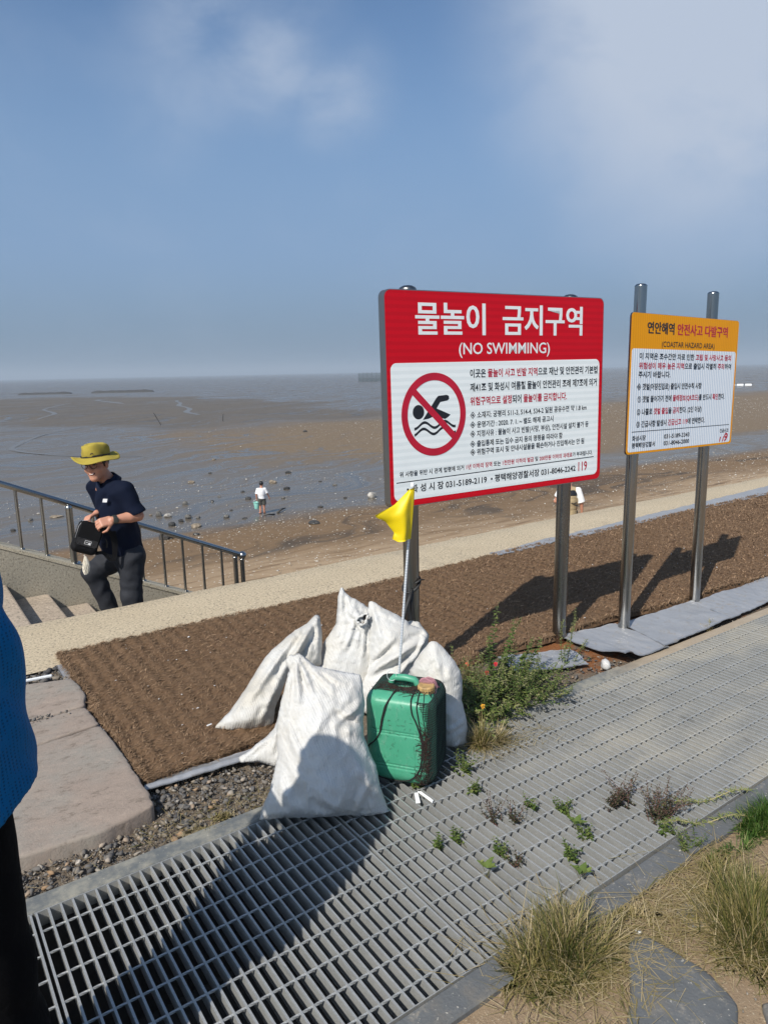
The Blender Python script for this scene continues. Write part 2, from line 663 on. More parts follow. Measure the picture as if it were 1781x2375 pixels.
def ribbon(name, pts, ws, z):
    """a sheet of shallow water following a winding course"""
    pts = np.array(pts, float)
    t = np.linspace(0, len(pts) - 1, len(pts) * 7)
    k = np.arange(len(pts))
    c = np.stack([np.interp(t, k, pts[:, 0]), np.interp(t, k, pts[:, 1])], 1)
    for _ in range(4):
        c[1:-1] = (c[:-2] + 2 * c[1:-1] + c[2:]) / 4
    w = 0.6 * np.interp(t, k, ws) * (1 + 0.25 * vnoise(t[:, None] * 1.7, 5, 2))
    d = np.gradient(c, axis=0)
    d /= np.linalg.norm(d, axis=1)[:, None]
    nrm = np.stack([-d[:, 1], d[:, 0]], 1)
    L, Rr = c + nrm * w[:, None] / 2, c - nrm * w[:, None] / 2
    v = np.vstack([np.c_[L, np.full(len(L), z)], np.c_[Rr, np.full(len(L), z)]])
    n = len(L)
    q = [(i, i + 1, n + i + 1, n + i) for i in range(n - 1)]
    tag(fast_mesh(name, v, q, M_CREEK), kind='structure')


ribbon('water_creek', [(52, 150), (49.6, 143.5), (47.2, 134.0), (43.1, 124.2), (41.5, 115.3), (39.6, 108.4), (36.0, 100.9), (34.7, 92)], [1.5, 1.2, 1.0, 1.5, 1.0, 1.3, 1.6, 1], -3.585)
ribbon('water_creek', [(46, 181), (40.5, 171.7), (39.6, 150), (39, 143)], [.5, 2.0, 2.2, .5], -3.584)
ribbon('water_creek', [(16.5, 101), (18.2, 106.1), (21.5, 114.6), (22.4, 131.8), (27.2, 145.3), (33, 160)], [.8, .7, 1.1, .8, 1.2, .5], -3.583)
ribbon('water_creek', [(31.5, 98), (30.4, 95.3), (22.6, 86.6), (17.0, 79.7), (12.5, 73.6), (9.8, 66.7), (7.6, 59.9), (8.3, 55.9), (10.1, 51.2), (14, 47)], [.2, .3, .35, .5, .7, .7, .8, .7, .5, .2], -3.582)
ribbon('water_creek', [(4, 84), (10, 92), (13.0, 103.3), (18.8, 111.1)], [.6, .5, .6, .3], -3.581)


# ---- promenade ground
def mat_soil():
    b = MB('soil', rough=0.95, spec=0.2)
    P = b.pos()
    f = b.noise(P, 9.0, 6, 0.65)
    g = b.noise(P, 70.0, 5, 0.7)
    c = b.mix(f, (0.085, 0.068, 0.052), (0.20, 0.160, 0.118))
    c = b.mix(b.ss(g, 0.5, 0.72), c, (0.30, 0.25, 0.185))
    x, y, z = b._sep(P)
    rust = b.m('MULTIPLY', b.ss(x, 2.75, 3.1), b.ss(b.m('ADD', f, b.m('MULTIPLY', y, 0.3)), 1.10, 1.32))
    c = b.mix(rust, c, (0.21, 0.085, 0.032))
    b.set(base=c, normal=b.bump(b.m('ADD', g, f), 0.7, 0.012))
    return b.mat


def mat_sandground():
    b = MB('sandy_ground', rough=0.95, spec=0.2)
    P = b.pos()
    f = b.noise(P, 5.0, 6, 0.62)
    g = b.noise(P, 130.0, 4, 0.7)
    c = b.mix(f, (0.185, 0.130, 0.080), (0.345, 0.255, 0.165))
    c = b.mix(b.ss(g, 0.58, 0.72), c, (0.55, 0.46, 0.33))
    c = b.mix(b.ss(g, 0.42, 0.30), c, (0.15, 0.105, 0.065))
    b.set(base=c, normal=b.bump(b.m('ADD', g, b.m('MULTIPLY', f, 2.0)), 0.6, 0.008))
    return b.mat


def mat_concrete(name, lo, hi, gscale=95.0, dark=(0.16, 0.14, 0.11)):
    b = MB(name, rough=0.9, spec=0.3)
    P = b.pos()
    f = b.noise(P, 2.2, 6, 0.62)
    g = b.noise(P, gscale, 5, 0.7)
    c = b.mix(f, lo, hi)
    c = b.mix(b.ss(g, 0.56, 0.70), c, tuple(min(0.8, v * 1.35) for v in hi))
    c = b.mix(b.m('MULTIPLY', b.ss(g, 0.47, 0.37), 0.9), c, dark)
    c = b.mix(b.m('MULTIPLY', b.ss(b.noise(P, 0.9, 5, 0.7), 0.56, 0.75), 0.35), c, dark)
    b.set(base=c, normal=b.bump(b.m('ADD', g, f), 0.55, 0.008))
    return b.mat


M_SOIL = mat_soil()
M_SANDG = mat_sandground()
M_WALK = mat_concrete('walkway_concrete', (0.42, 0.34, 0.225), (0.56, 0.465, 0.325), 62.0)
M_WALLC = mat_concrete('wall_concrete', (0.30, 0.27, 0.21), (0.42, 0.38, 0.30), 60.0)
M_STEP = mat_concrete('step_stone', (0.34, 0.27, 0.205), (0.46, 0.38, 0.29), 50.0)
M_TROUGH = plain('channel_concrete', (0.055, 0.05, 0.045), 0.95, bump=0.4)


def sheet(name, x0, x1, y0, y1, z, mat, nx=2, ny=2, amp=0.0, seed=1, f=3.0):
    xs, ys = np.linspace(x0, x1, nx), np.linspace(y0, y1, ny)
    X, Y = np.meshgrid(xs, ys, indexing='ij')
    Z = np.full(X.shape, float(z))
    if amp:
        Z += amp * vnoise(np.stack([X.ravel(), Y.ravel()], 1) * f, seed, 4).reshape(X.shape)
    I = np.arange(nx * ny).reshape(nx, ny)
    q = np.stack([I[:-1, :-1], I[1:, :-1], I[1:, 1:], I[:-1, 1:]], -1).reshape(-1, 4)
    return fast_mesh(name, np.stack([X.ravel(), Y.ravel(), Z.ravel()], 1), q, mat, smooth=True, origin=(0, 0, z))


tag(sheet('ground_soil', -4, 16, 2.275, 4.42, -0.022, M_SOIL, 260, 60, 0.012, 11, 5.0), kind='structure')
tag(sheet('ground_sand', -6, 18, -5.0, 1.158, -0.014, M_SANDG, 300, 90, 0.010, 12, 4.0), kind='structure')

# the drain channel under the gratings
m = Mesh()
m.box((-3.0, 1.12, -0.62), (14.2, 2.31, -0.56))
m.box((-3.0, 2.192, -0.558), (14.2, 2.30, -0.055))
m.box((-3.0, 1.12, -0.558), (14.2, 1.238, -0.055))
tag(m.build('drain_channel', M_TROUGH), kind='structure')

# concrete walkway on the crown of the sea wall, its seaward arris worn
m = Mesh()
xs = np.linspace(-4, 16, 330)
edge = 5.13 + 0.022 * vnoise(xs[:, None] * 1.6, 21, 3) + 0.012 * vnoise(xs[:, None] * 9.0, 22, 2) + np.interp(xs, [2.5, 4.5], [-0.03, 0.04])
rows = []
for yy, zz in ((4.18, 0.0), (4.5, 0.004), (4.9, 0.0), (None, -0.003), (None, -0.02), (None, -0.14)):
    off = {-0.003: -0.03, -0.02: 0.0, -0.14: 0.004}.get(zz, 0)
    yv = np.full(len(xs), yy) if yy else edge + off
    rows.append(np.stack([xs, yv, zz + (0.006 * vnoise(np.stack([xs, yv], 1) * 5, 23, 3))], 1))
v = np.vstack(rows)
n = len(xs)
q = [(k * n + i, k * n + i + 1, (k + 1) * n + i + 1, (k + 1) * n + i) for k in range(5) for i in range(n - 1)]
tag(fast_mesh('walkway', v, q, M_WALK, smooth=True, origin=(0, 4.6, 0)), kind='structure')

m = Mesh().box((-4, 4.5, -3.4), (16, 5.09, -0.135))
tag(m.build('sea_wall', M_WALLC), 'weathered concrete sea wall dropping from the walkway edge to the beach', 'sea wall', kind='structure')

# ---- stairs down along the wall
st = thing('staircase', (1.5, 5.8, -1.4), 'worn stone staircase running down along the sea wall beside the low parapet', 'stairs')
for k in range(-2, 8):
    x1 = 0.68 + 0.31 * k
    zt = min(-0.068 - 0.145 * k, -0.006 + 0.003 * k)
    x0 = x1 - 0.345 if k > -2 else -2.4
    jit = 0.006 * math.sin(k * 7.3)
    m = Mesh().box((x0, 5.10, zt - 0.19), (x1 + jit, 6.497, zt), bev=0.014)
    m.build('step', M_STEP, st)

pw = thing('parapet_wall', (1.2, 6.61, -1.6), 'low sloping concrete parapet wall carrying the steel handrail', 'wall')
top = lambda x: 0.555 - 0.473 * x
m = Mesh()
poly = [(-0.75, 6.5, -2.6), (3.25, 6.5, -2.6), (3.25, 6.5, top(3.25)), (-0.75, 6.5, top(-0.75))]
m.prism(poly, (0, 0.22, 0))
m.build('wall_body', M_WALLC, pw)
# bright worn coping on the top
m = Mesh()
poly = [(-0.76, 6.492, top(-0.76) + 0.002), (3.26, 6.492, top(3.26) + 0.002), (3.26, 6.492, top(3.26) + 0.032), (-0.76, 6.492, top(-0.76) + 0.032)]
m.prism(poly, (0, 0.236, 0))
m.build('coping', mat_concrete('coping_concrete', (0.42, 0.37, 0.27), (0.55, 0.49, 0.37)), pw)

# ---- far things on the mud
def hills():
    xs = np.linspace(0, 1, 90)
    a = np.array([2900.0, 1180.0])
    b_ = np.array([2500.0, 420.0])
    base = a + (b_ - a) * xs[:, None]
    h = 38 * np.clip(vnoise(xs[:, None] * 9, 31, 4) * 0.5 + 0.55, 0.1, 1.2) * np.clip(xs * 5, 0, 1)
    dirn = np.array([0.9, 0.42])
    v, q = [], []
    prof = [(-160, 0.0), (-60, 0.7), (0, 1.0), (80, 0.75), (260, 0.0)]
    for d, k in prof:
        p = base + dirn * d
        v.append(np.c_[p, -4.0 + h * k])
    n = len(xs)
    for r in range(len(prof) - 1):
        q += [(r * n + i, r * n + i + 1, (r + 1) * n + i + 1, (r + 1) * n + i) for i in range(n - 1)]
    o = fast_mesh('hills', np.vstack(v), q, plain('hill_woods', (0.05, 0.065, 0.045), 0.95, vscale=0.05), smooth=True)
    tag(o, kind='structure')


hills()

# ================================================================== GRATINGS AND KERBS
def mat_galv():
    b = MB('galvanised_steel', rough=0.5, metal=0.35, spec=0.5)
    P = b.pos()
    f = b.noise(P, 7.0, 6, 0.65)
    s = b.noise(b.map(P, (120, 8, 20)), 1.0, 3, 0.6)
    spang = b.voro(P, 240.0, out='Color')
    r_, g_, b_ = b._sep(spang)
    c = b.mix(f, (0.26, 0.265, 0.255), (0.44, 0.44, 0.42))
    c = b.mix(b.m('MULTIPLY', r_, 0.25), c, (0.60, 0.61, 0.60))
    # silt carried in by feet: more of it towards the sunny far end
    x, y, z = b._sep(P)
    d = b.noise(b.map(P, (1.3, 2.6, 6.0)), 1.0, 6, 0.65)
    silt = b.m('MULTIPLY', b.ss(b.m('ADD', d, b.m('MULTIPLY', b.ss(x, 1.2, 3.6), 0.12)), 0.56, 0.78), 0.6)
    c = b.mix(silt, c, (0.38, 0.35, 0.285))
    c = b.mix(b.m('MULTIPLY', b.ss(s, 0.6, 0.75), 0.4), c, (0.12, 0.12, 0.115))
    b.set(base=c, rough=b.mixf(silt, b.mixf(f, 0.42, 0.6), 0.9), metal=b.mixf(silt, 0.4, 0.0),
          normal=b.bump(b.m('ADD', f, s), 0.15, 0.003))
    return b.mat


M_GALV = mat_galv()
PX0, PW = 0.190, 0.995


def make_panel(x0, label):
    t = thing('drain_grating', (x0 + PW / 2, 1.715, -0.052), label, 'drain grating', 'steel grating panels covering the drain')
    m = Mesh()
    for i in range(29):
        x = x0 + 0.006 + i * (PW - 0.012) / 28
        w = 0.0016
        # I-bar: web with a slightly wider top and bottom flange
        m.box((x - w, 1.243, -0.0495), (x + w, 2.187, -0.0045))
        m.box((x - w * 2.0, 1.243, -0.0045), (x + w * 2.0, 2.187, 0.0))
    m.build('bearing_bars', M_GALV, t)
    m = Mesh()
    for j in range(9):
        y = 2.10 - 0.1 * j
        path, rr = [], []
        n = 112
        vs = []
        for i in range(n + 1):            # twisted square rod
            x = x0 + 0.004 + (PW - 0.008) * i / n
            a = i * 0.785 / 2
            for k in range(4):
                ph = a + k * math.pi / 2
                vs.append((x, y + 0.0037 * math.cos(ph), -0.0033 + 0.0037 * math.sin(ph)))
        fs = [(i * 4 + k, i * 4 + (k + 1) % 4, (i + 1) * 4 + (k + 1) % 4, (i + 1) * 4 + k) for i in range(n) for k in range(4)]
        m.add(vs, fs)
    m.build('cross_rods', M_GALV, t)
    for y in (1.2395, 2.1875):
        Mesh().box((x0, y, -0.0505), (x0 + PW, y + 0.003, 0.001)).build('end_plate', M_GALV, t)
    return t


PANEL_LABELS = [
    'steel drain grating panel under the feet of the person in blue',
    'deeply shaded steel drain grating panel in front of the white sacks',
    'steel drain grating panel with small weeds beside the green jerrycan',
    'weedy steel drain grating panel level with the red sign right post',
    'dusty steel drain grating panel level with the yellow sign left post',
    'dusty steel drain grating panel level with the yellow sign right post',
    'first dusty grating panel past the yellow sign right post',
    'second dusty grating panel past the yellow sign right post',
    'third dusty grating panel past the yellow sign right post',
    'fourth dusty grating panel past the yellow sign right post',
]
pan = make_panel(PX0 - PW - 0.004, PANEL_LABELS[0])
for i, lb in enumerate(PANEL_LABELS[1:]):
    copy_thing(pan, ((i + 1) * (PW + 0.004), 0, 0), lb)


# ---- steel edge frames and slate kerb stones
def mat_frame():
    b = MB('worn_frame_steel', rough=0.7, metal=0.15)
    P = b.pos()
    f = b.noise(P, 11.0, 6, 0.7)
    g = b.noise(P, 60.0, 4, 0.65)
    c = b.mix(b.ss(f, 0.35, 0.65), (0.13, 0.14, 0.14), (0.30, 0.285, 0.235))
    c = b.mix(b.ss(g, 0.62, 0.75), c, (0.40, 0.38, 0.31))
    x, y, z = b._sep(P)
    c = b.mix(b.m('MULTIPLY', b.ss(x, 2.9, 3.4), 0.9), c, b.mix(f, (0.33, 0.26, 0.18), (0.48, 0.39, 0.28)))
    b.set(base=c, normal=b.bump(g, 0.25, 0.004))
    return b.mat


M_FRAME = mat_frame()


def long_bar(name, x0, x1, y0, y1, z, label, cat, mat, depth=0.05, amp=0.004, group=None, seed=0, bev=0.006):
    n = max(2, int((x1 - x0) / 0.05))
    xs = np.linspace(x0, x1, n)
    d = amp * vnoise(xs[:, None] * 6, 40 + seed, 3)
    e = amp * vnoise(xs[:, None] * 7, 50 + seed, 3)
    pr = [(y0, -depth), (y0, -bev), (y0 + bev, 0), ((y0 + y1) / 2, 0.001), (y1 - bev, 0), (y1, -bev), (y1, -depth)]
    v = []
    for j, (yy, zz) in enumerate(pr):
        v.append(np.c_[xs, np.full(n, yy) + (d if j < 3 else e), np.full(n, z + zz)])
    k = len(pr)
    v = np.vstack(v)
    f = [(j * n + i, j * n + i + 1, (j + 1) * n + i + 1, (j + 1) * n + i) for j in range(k - 1) for i in range(n - 1)]
    f += [tuple(j * n for j in range(k)), tuple(j * n + n - 1 for j in range(k))[::-1]]
    m = Mesh().add(v, f)
    o = m.build(name, mat, smooth=True, auto=35)
    return tag(o, label, cat, group)


long_bar('drain_edge', -2.0, 1.16, 2.195, 2.272, 0.004, 'dusty flat steel drain edge between the grating and the gravel by the sacks', 'drain edge', M_FRAME, seed=1)
long_bar('drain_edge', 1.165, 3.12, 2.195, 2.268, 0.003, 'grey steel drain edge running behind the jerrycan and under the weeds', 'drain edge', M_FRAME, seed=2)
long_bar('drain_edge', 3.125, 12.5, 2.195, 2.262, 0.0, 'sandy drain edge along the silver sheets beyond the weeds', 'drain edge', M_FRAME, seed=3)


def mat_slate(name, lo, hi):
    b = MB(name, rough=0.6, spec=0.4)
    P = b.pos()
    f = b.noise(P, 8.0, 6, 0.65)
    g = b.noise(P, 90.0, 4, 0.6)
    c = b.mix(f, lo, hi)
    c = b.mix(b.m('MULTIPLY', b.ss(b.noise(P, 16.0, 9, 0.8), 0.54, 0.68), 0.7), c, (0.30, 0.265, 0.21))
    c = b.mix(b.ss(g, 0.64, 0.70), c, (0.45, 0.42, 0.36))
    c = b.mix(b.m('MULTIPLY', b.ss(b.noise(P, 5.0, 7, 0.7), 0.50, 0.66), 0.45), c, (0.19, 0.165, 0.13))
    b.set(base=c, normal=b.bump(b.m('ADD', f, b.m('MULTIPLY', g, 0.6)), 0.5, 0.008))
    return b.mat


M_SLATE = mat_slate('dark_slate', (0.082, 0.087, 0.090), (0.155, 0.160, 0.158))
for i, (a, b_, lb) in enumerate([
        (-1.2, 0.30, 'dark slate kerb strip along the near side of the shaded grating'),
        (0.31, 1.195, 'dark slate kerb strip ending under the near dry grass tuft'),
        (1.50, 2.02, 'dark slate kerb strip between the near grass tuft and the small green weed'),
        (2.035, 2.17, 'short dark slate kerb block beside the small green weed'),
        (2.18, 3.3, 'dark slate kerb strip running under the fresh green grass'),
        (3.32, 6.0, 'dark slate kerb strip past the fresh green grass')]):
    long_bar('kerb_strip', a, b_, 1.142 + 0.006 * (i % 2), 1.232 - 0.002 * (i % 3), 0.006 + 0.003 * (i % 2), lb, 'kerb', M_SLATE, group='slate strips beside the grating', seed=i + 5, depth=0.06)


# ---- stone slabs
def slab(name, outline, z0, z1, mat, label, seed, rough=0.007, chip=0.014):
    """a split-stone slab: uneven outline, rounded arris, slightly uneven top"""
    o = np.array(outline, float)
    pts = []
    for i in range(len(o)):
        a, b_ = o[i], o[(i + 1) % len(o)]
        k = max(2, int(np.linalg.norm(b_ - a) / 0.02))
        for j in range(k):
            pts.append(a + (b_ - a) * j / k)
    p = np.array(pts)
    for _ in range(1):
        p = (np.roll(p, 1, 0) + 2 * p + np.roll(p, -1, 0)) / 4
    c = p.mean(0)
    d = p - c
    r = np.linalg.norm(d, axis=1)
    d /= r[:, None]
    p = p + d * (chip * (0.6 * vnoise(p * 14, seed, 3) + 0.4 * vnoise(p * 55, seed + 3, 2)))[:, None]
    n = len(p)
    rings = [(0.0, z0), (0.0, z1 - 0.010), (-0.003, z1 - 0.003), (-0.009, z1), (-0.03, z1 + 0.001)]
    v = [np.c_[p + d * e, np.full(n, zz)] for e, zz in rings]
    inner = p - d * 0.03
    for k in (0.8, 0.6, 0.4, 0.2):
        v.append(np.c_[c + (inner - c) * k, np.full(n, z1 + 0.001)])
    v.append(np.array([[c[0], c[1], z1 + 0.001]]))
    V = np.vstack(v)
    top = V[:, 2] > z1 - 0.01
    V[top, 2] += rough * vnoise(V[top][:, :2] * 9, seed + 1, 4)
    V[:, 2] += 0.6 * rough * vnoise(V[:, :2] * 3, seed + 2, 2)
    m = len(rings) + 4
    f = [(j * n + i, j * n + (i + 1) % n, (j + 1) * n + (i + 1) % n, (j + 1) * n + i) for j in range(m - 1) for i in range(n)]
    f += [((m - 1) * n + i, (m - 1) * n + (i + 1) % n, m * n) for i in range(n)]
    ob = Mesh().add(V, f).build(name, mat, smooth=True)
    return tag(ob, label, 'paving slab')


def mat_pink():
    b = MB('pink_stone', rough=0.85, spec=0.3)
    P = b.pos()
    f = b.noise(P, 3.0, 6, 0.62)
    g = b.noise(P, 120.0, 4, 0.65)
    h = b.noise(b.map(P, (16, 26, 10), (0, 0, 0.5)), 1.0, 9, 0.78)
    c = b.mix(b.ss(f, 0.36, 0.66), (0.300, 0.240, 0.195), (0.275, 0.250, 0.213))
    c = b.mix(b.m('MULTIPLY', b.ss(h, 0.50, 0.70), 0.5), c, (0.42, 0.33, 0.265))
    c = b.mix(b.m('MULTIPLY', b.ss(h, 0.48, 0.34), 0.85), c, (0.17, 0.135, 0.105))
    c = b.mix(b.ss(g, 0.66, 0.78), c, (0.45, 0.38, 0.31))
    c = b.mix(b.m('MULTIPLY', b.ss(g, 0.36, 0.28), 0.5), c, (0.12, 0.10, 0.08))
    b.set(base=c, normal=b.bump(b.m('ADD', h, b.m('MULTIPLY', g, 0.5)), 0.55, 0.008))
    return b.mat


M_PINK = mat_pink()
slab('paving_slab', [(0.655, 2.46), (0.45, 2.41), (0.20, 2.44), (-0.20, 2.46), (-0.20, 3.19), (0.2, 3.195), (0.648, 3.235), (0.662, 2.85)], -0.05, 0.045, M_PINK, 'largest pink stone slab nearest the gravel and grating', 61)
slab('paving_slab', [(0.648, 3.245), (0.36, 3.213), (-0.22, 3.20), (-0.22, 3.455), (0.3, 3.462), (0.635, 3.468)], -0.05, 0.043, M_PINK, 'middle narrow pink stone slab between the two larger slabs', 64)
slab('paving_slab', [(0.64, 3.49), (0.30, 3.478), (-0.18, 3.47), (-0.18, 3.93), (0.4, 3.94), (0.66, 3.86), (0.672, 3.66)], -0.05, 0.041, M_PINK, 'farthest pink stone slab beside the coir mat corner and dark gravel', 67)
slab('flagstone', [(1.56, 1.055), (1.615, 1.04), (1.64, 0.86), (1.61, 0.755), (1.50, 0.70), (1.2, 0.62), (1.2, 0.82), (1.40, 0.93)], -0.05, 0.002, M_SLATE, 'flat dark grey flagstone between the two dry grass tufts', 70, 0.003, 0.004)
slab('flagstone', [(1.77, 1.045), (1.87, 1.04), (1.90, 0.95), (1.75, 0.955)], -0.05, 0.0, M_SLATE, 'small buried dark flagstone under the right dry grass tuft', 73, 0.003)
slab('flagstone', [(1.66, 0.73), (1.75, 0.68), (1.70, 0.55), (1.52, 0.60)], -0.05, 0.0, M_SLATE, 'dark flagstone corner at the bottom edge by the foam chunk', 76, 0.003)


# ================================================================== COIR MAT
def mat_coir(name, lo, hi):
    b = MB(name, rough=0.95, spec=0.15)
    P = b.pos()
    t = b.attr('tint')
    f = b.noise(P, 3.0, 5, 0.6)
    c = b.ramp(t, [(0.0, lo), (0.75, hi), (1.0, tuple(v * 1.9 for v in hi))])
    c = b.mix(b.ss(f, 0.35, 0.7), c, b.mix(0.5, c, (0.15, 0.095, 0.055)))
    b.set(base=c)
    return b.mat


MAT_Y0 = lambda x: 2.665 + 0.025 * np.sin(x * 2.1) + 0.02 * np.sin(x * 5.3 + 1) + np.interp(x, [0.7, 1.2, 2.3, 2.8, 3.3, 3.8, 4.5, 6], [0, -.02, .10, .13, .06, .02, -.02, -.05])
MAT_Y1 = lambda x: 4.33 + 0.02 * np.sin(x * 1.7) + np.interp(x, [0.6, 3, 6, 9, 14], [-0.03, 0.0, 0.06, 0.05, 0.10])


def mat_height(x, y):
    p = np.stack([x, y], 1)
    xw, yw = x + 0.016 * vnoise(p * 8, 85, 3), y + 0.014 * vnoise(p * 8, 86, 3)
    knots = 0.0098 * (0.75 + 0.45 * vnoise(p * 2.3, 87, 2)) * np.sin(np.pi * (xw / 0.080 + yw / 0.052)) * np.sin(np.pi * (xw / 0.080 - yw / 0.052))
    return 0.030 + knots + 0.005 * vnoise(p * 5, 81, 3) + 0.006 * vnoise(p * 26, 82, 2)


def build_coir():
    x0, x1 = 0.665, 13.5
    xs = np.concatenate([np.arange(x0, 7, 0.0125), np.arange(7, x1, 0.02)])
    nv = 120
    t = np.linspace(0, 1, nv)
    X = np.repeat(xs[:, None], nv, 1)
    left = 0.006 * np.sin(t * 40) + 0.02 * np.sin(t * 9) - 0.015
    X[0] += left
    Y = MAT_Y0(X) + (MAT_Y1(X) - MAT_Y0(X)) * t
    H = mat_height(X.ravel(), Y.ravel()).reshape(X.shape)
    edge = np.minimum(np.minimum(t * 1.65, (1 - t) * 1.65), np.minimum(X - x0, 3) + 0.004)
    H = H * np.clip(edge / 0.02, 0, 1) ** 0.6 - 0.008 * (edge < 0.004)
    n = len(xs)
    I = np.arange(n * nv).reshape(n, nv)
    q = np.stack([I[:-1, :-1], I[1:, :-1], I[1:, 1:], I[:-1, 1:]], -1).reshape(-1, 4)
    root = thing('coir_mat', (5, 3.5, 0), 'long brown coir fibre mat laid behind the sign posts beside the concrete walkway', 'matting')
    fast_mesh('backing', np.stack([X.ravel(), Y.ravel(), H.ravel()], 1), q, mat_coir('coir_backing', (0.060, 0.034, 0.018), (0.15, 0.092, 0.054)), root, tint=0.3 + 0.4 * rng.random(n * nv), smooth=True)
    # loose fibres: short curved strands lying in tufted rows
    N = 230000
    u = rng.random(N)
    x = x0 + (np.exp(u * np.log(1 + (x1 - x0) / 1.6)) - 1) * 1.6
    tt = rng.random(N)
    edgebias = rng.random(N) < 0.06
    tt[edgebias] = np.where(rng.random(edgebias.sum()) < 0.5, rng.random(edgebias.sum()) * 0.015, 1 - rng.random(edgebias.sum()) * 0.012)
    lb = rng.random(N) < 0.012
    x[lb] = x0 + rng.random(lb.sum()) * 0.02
    y = MAT_Y0(x) + (MAT_Y1(x) - MAT_Y0(x)) * tt
    z = mat_height(x, y)
    far = np.clip((x - 1) / 8, 0, 1)
    L = rng.uniform(0.014, 0.040, N) * (1 + 0.5 * far)
    w = rng.uniform(0.0007, 0.0013, N) * (1 + 2.2 * far)
    row = np.sin(np.pi * (x / 0.080 + y / 0.052)) * np.sin(np.pi * (x / 0.080 - y / 0.052))
    az = 0.35 + 0.9 * vnoise(np.stack([x * 14, y * 14], 1), 83, 2) + rng.normal(0, 0.55, N) + np.where(rng.random(N) < 0.25, np.pi, 0)
    el = np.clip(rng.normal(0.24, 0.24, N), -0.1, 1.1)
    d = np.stack([np.cos(az) * np.cos(el), np.sin(az) * np.cos(el), np.sin(el)], 1)
    side = np.stack([-np.sin(az), np.cos(az), rng.normal(0, 0.4, N)], 1)
    side /= np.linalg.norm(side, axis=1)[:, None]
    p0 = np.stack([x, y, z - 0.004], 1)
    p1 = p0 + d * (L * 0.55)[:, None]
    dd = d.copy()
    dd[:, 2] -= rng.uniform(0.3, 1.1, N)
    p2 = p1 + dd * (L * 0.45)[:, None]
    p2[:, 2] = np.maximum(p2[:, 2], 0.004)
    W = side * w[:, None]
    V = np.stack([p0 - W, p0 + W, p1 - W, p1 + W, p2 - W * 0.5, p2 + W * 0.5], 1).reshape(-1, 3)
    b_ = np.arange(N)[:, None] * 6
    Q = np.concatenate([b_ + np.array([0, 1, 3, 2]), b_ + np.array([2, 3, 5, 4])])
    ti = np.repeat(np.clip(rng.beta(2, 3, N) + 0.10 * row, 0, 1), 6)
    fast_mesh('pile', V, Q, mat_coir('coir_fibre', (0.070, 0.039, 0.020), (0.310, 0.205, 0.125)), root, tint=ti)


build_coir()


# ---- silver ground sheeting showing past the mat's edges
def mat_silver():
    b = MB('silver_sheeting', rough=0.42, metal=0.30, spec=0.5)
    P = b.pos()
    f = b.noise(P, 6.0, 6, 0.65)
    g = b.noise(P, 26.0, 5, 0.65, 0.6)
    c = b.mix(f, (0.28, 0.285, 0.295), (0.42, 0.425, 0.435))
    c = b.mix(b.m('MULTIPLY', b.ss(g, 0.54, 0.70), 0.6), c, (0.30, 0.25, 0.185))
    b.set(base=c, rough=b.mixf(g, 0.32, 0.6), normal=b.bump(b.m('ADD', g, b.m('MULTIPLY', f, 1.5)), 0.35, 0.012))
    return b.mat


M_SILVER = mat_silver()


def cloth_patch(name, corners, label, cat, seed, amp=0.012, nu=60, nv=24, mat=None, z=0.012, ragged=0.012, lift=None, group=None):
    """a thin sheet over four ground corners (front-left, front-right, back-right, back-left)"""
    c = [np.array(k, float) for k in corners]
    u, v = np.meshgrid(np.linspace(0, 1, nu), np.linspace(0, 1, nv), indexing='ij')
    u_, v_ = u[..., None], v[..., None]
    p = (c[0] * (1 - u_) + c[1] * u_) * (1 - v_) + (c[3] * (1 - u_) + c[2] * u_) * v_
    q = p.reshape(-1, 2)
    ed = np.minimum(np.minimum(u, 1 - u), np.minimum(v, 1 - v)).ravel()
    k = np.exp(-ed * 14)
    q = q + ragged * k[:, None] * np.stack([vnoise(q * 13, seed, 3), vnoise(q * 13, seed + 1, 3)], 1)
    h = z + amp * (vnoise(q * 4.5, seed + 2, 3) + 0.7 * np.abs(vnoise(q * 9, seed + 3, 3))) + 0.004 * vnoise(q * 30, seed + 4, 2)
    if lift is not None:
        h += lift(u.ravel(), v.ravel())
    h = np.maximum(h, 0.004)
    top = np.c_[q, h]
    bot = np.c_[q, h - 0.0025]
    V = np.vstack([top, bot])
    I = np.arange(nu * nv).reshape(nu, nv)
    qt = np.stack([I[:-1, :-1], I[1:, :-1], I[1:, 1:], I[:-1, 1:]], -1).reshape(-1, 4)
    rim = np.concatenate([I[:, 0], I[-1, 1:], I[-2::-1, -1], I[0, -2:0:-1]])
    rq = np.stack([rim, np.roll(rim, -1), np.roll(rim, -1) + nu * nv, rim + nu * nv], 1)
    Q = np.concatenate([qt, qt[:, ::-1] + nu * nv, rq])
    o = fast_mesh(name, V, Q, mat or M_SILVER, smooth=True)
    return tag(o, label, cat, group)


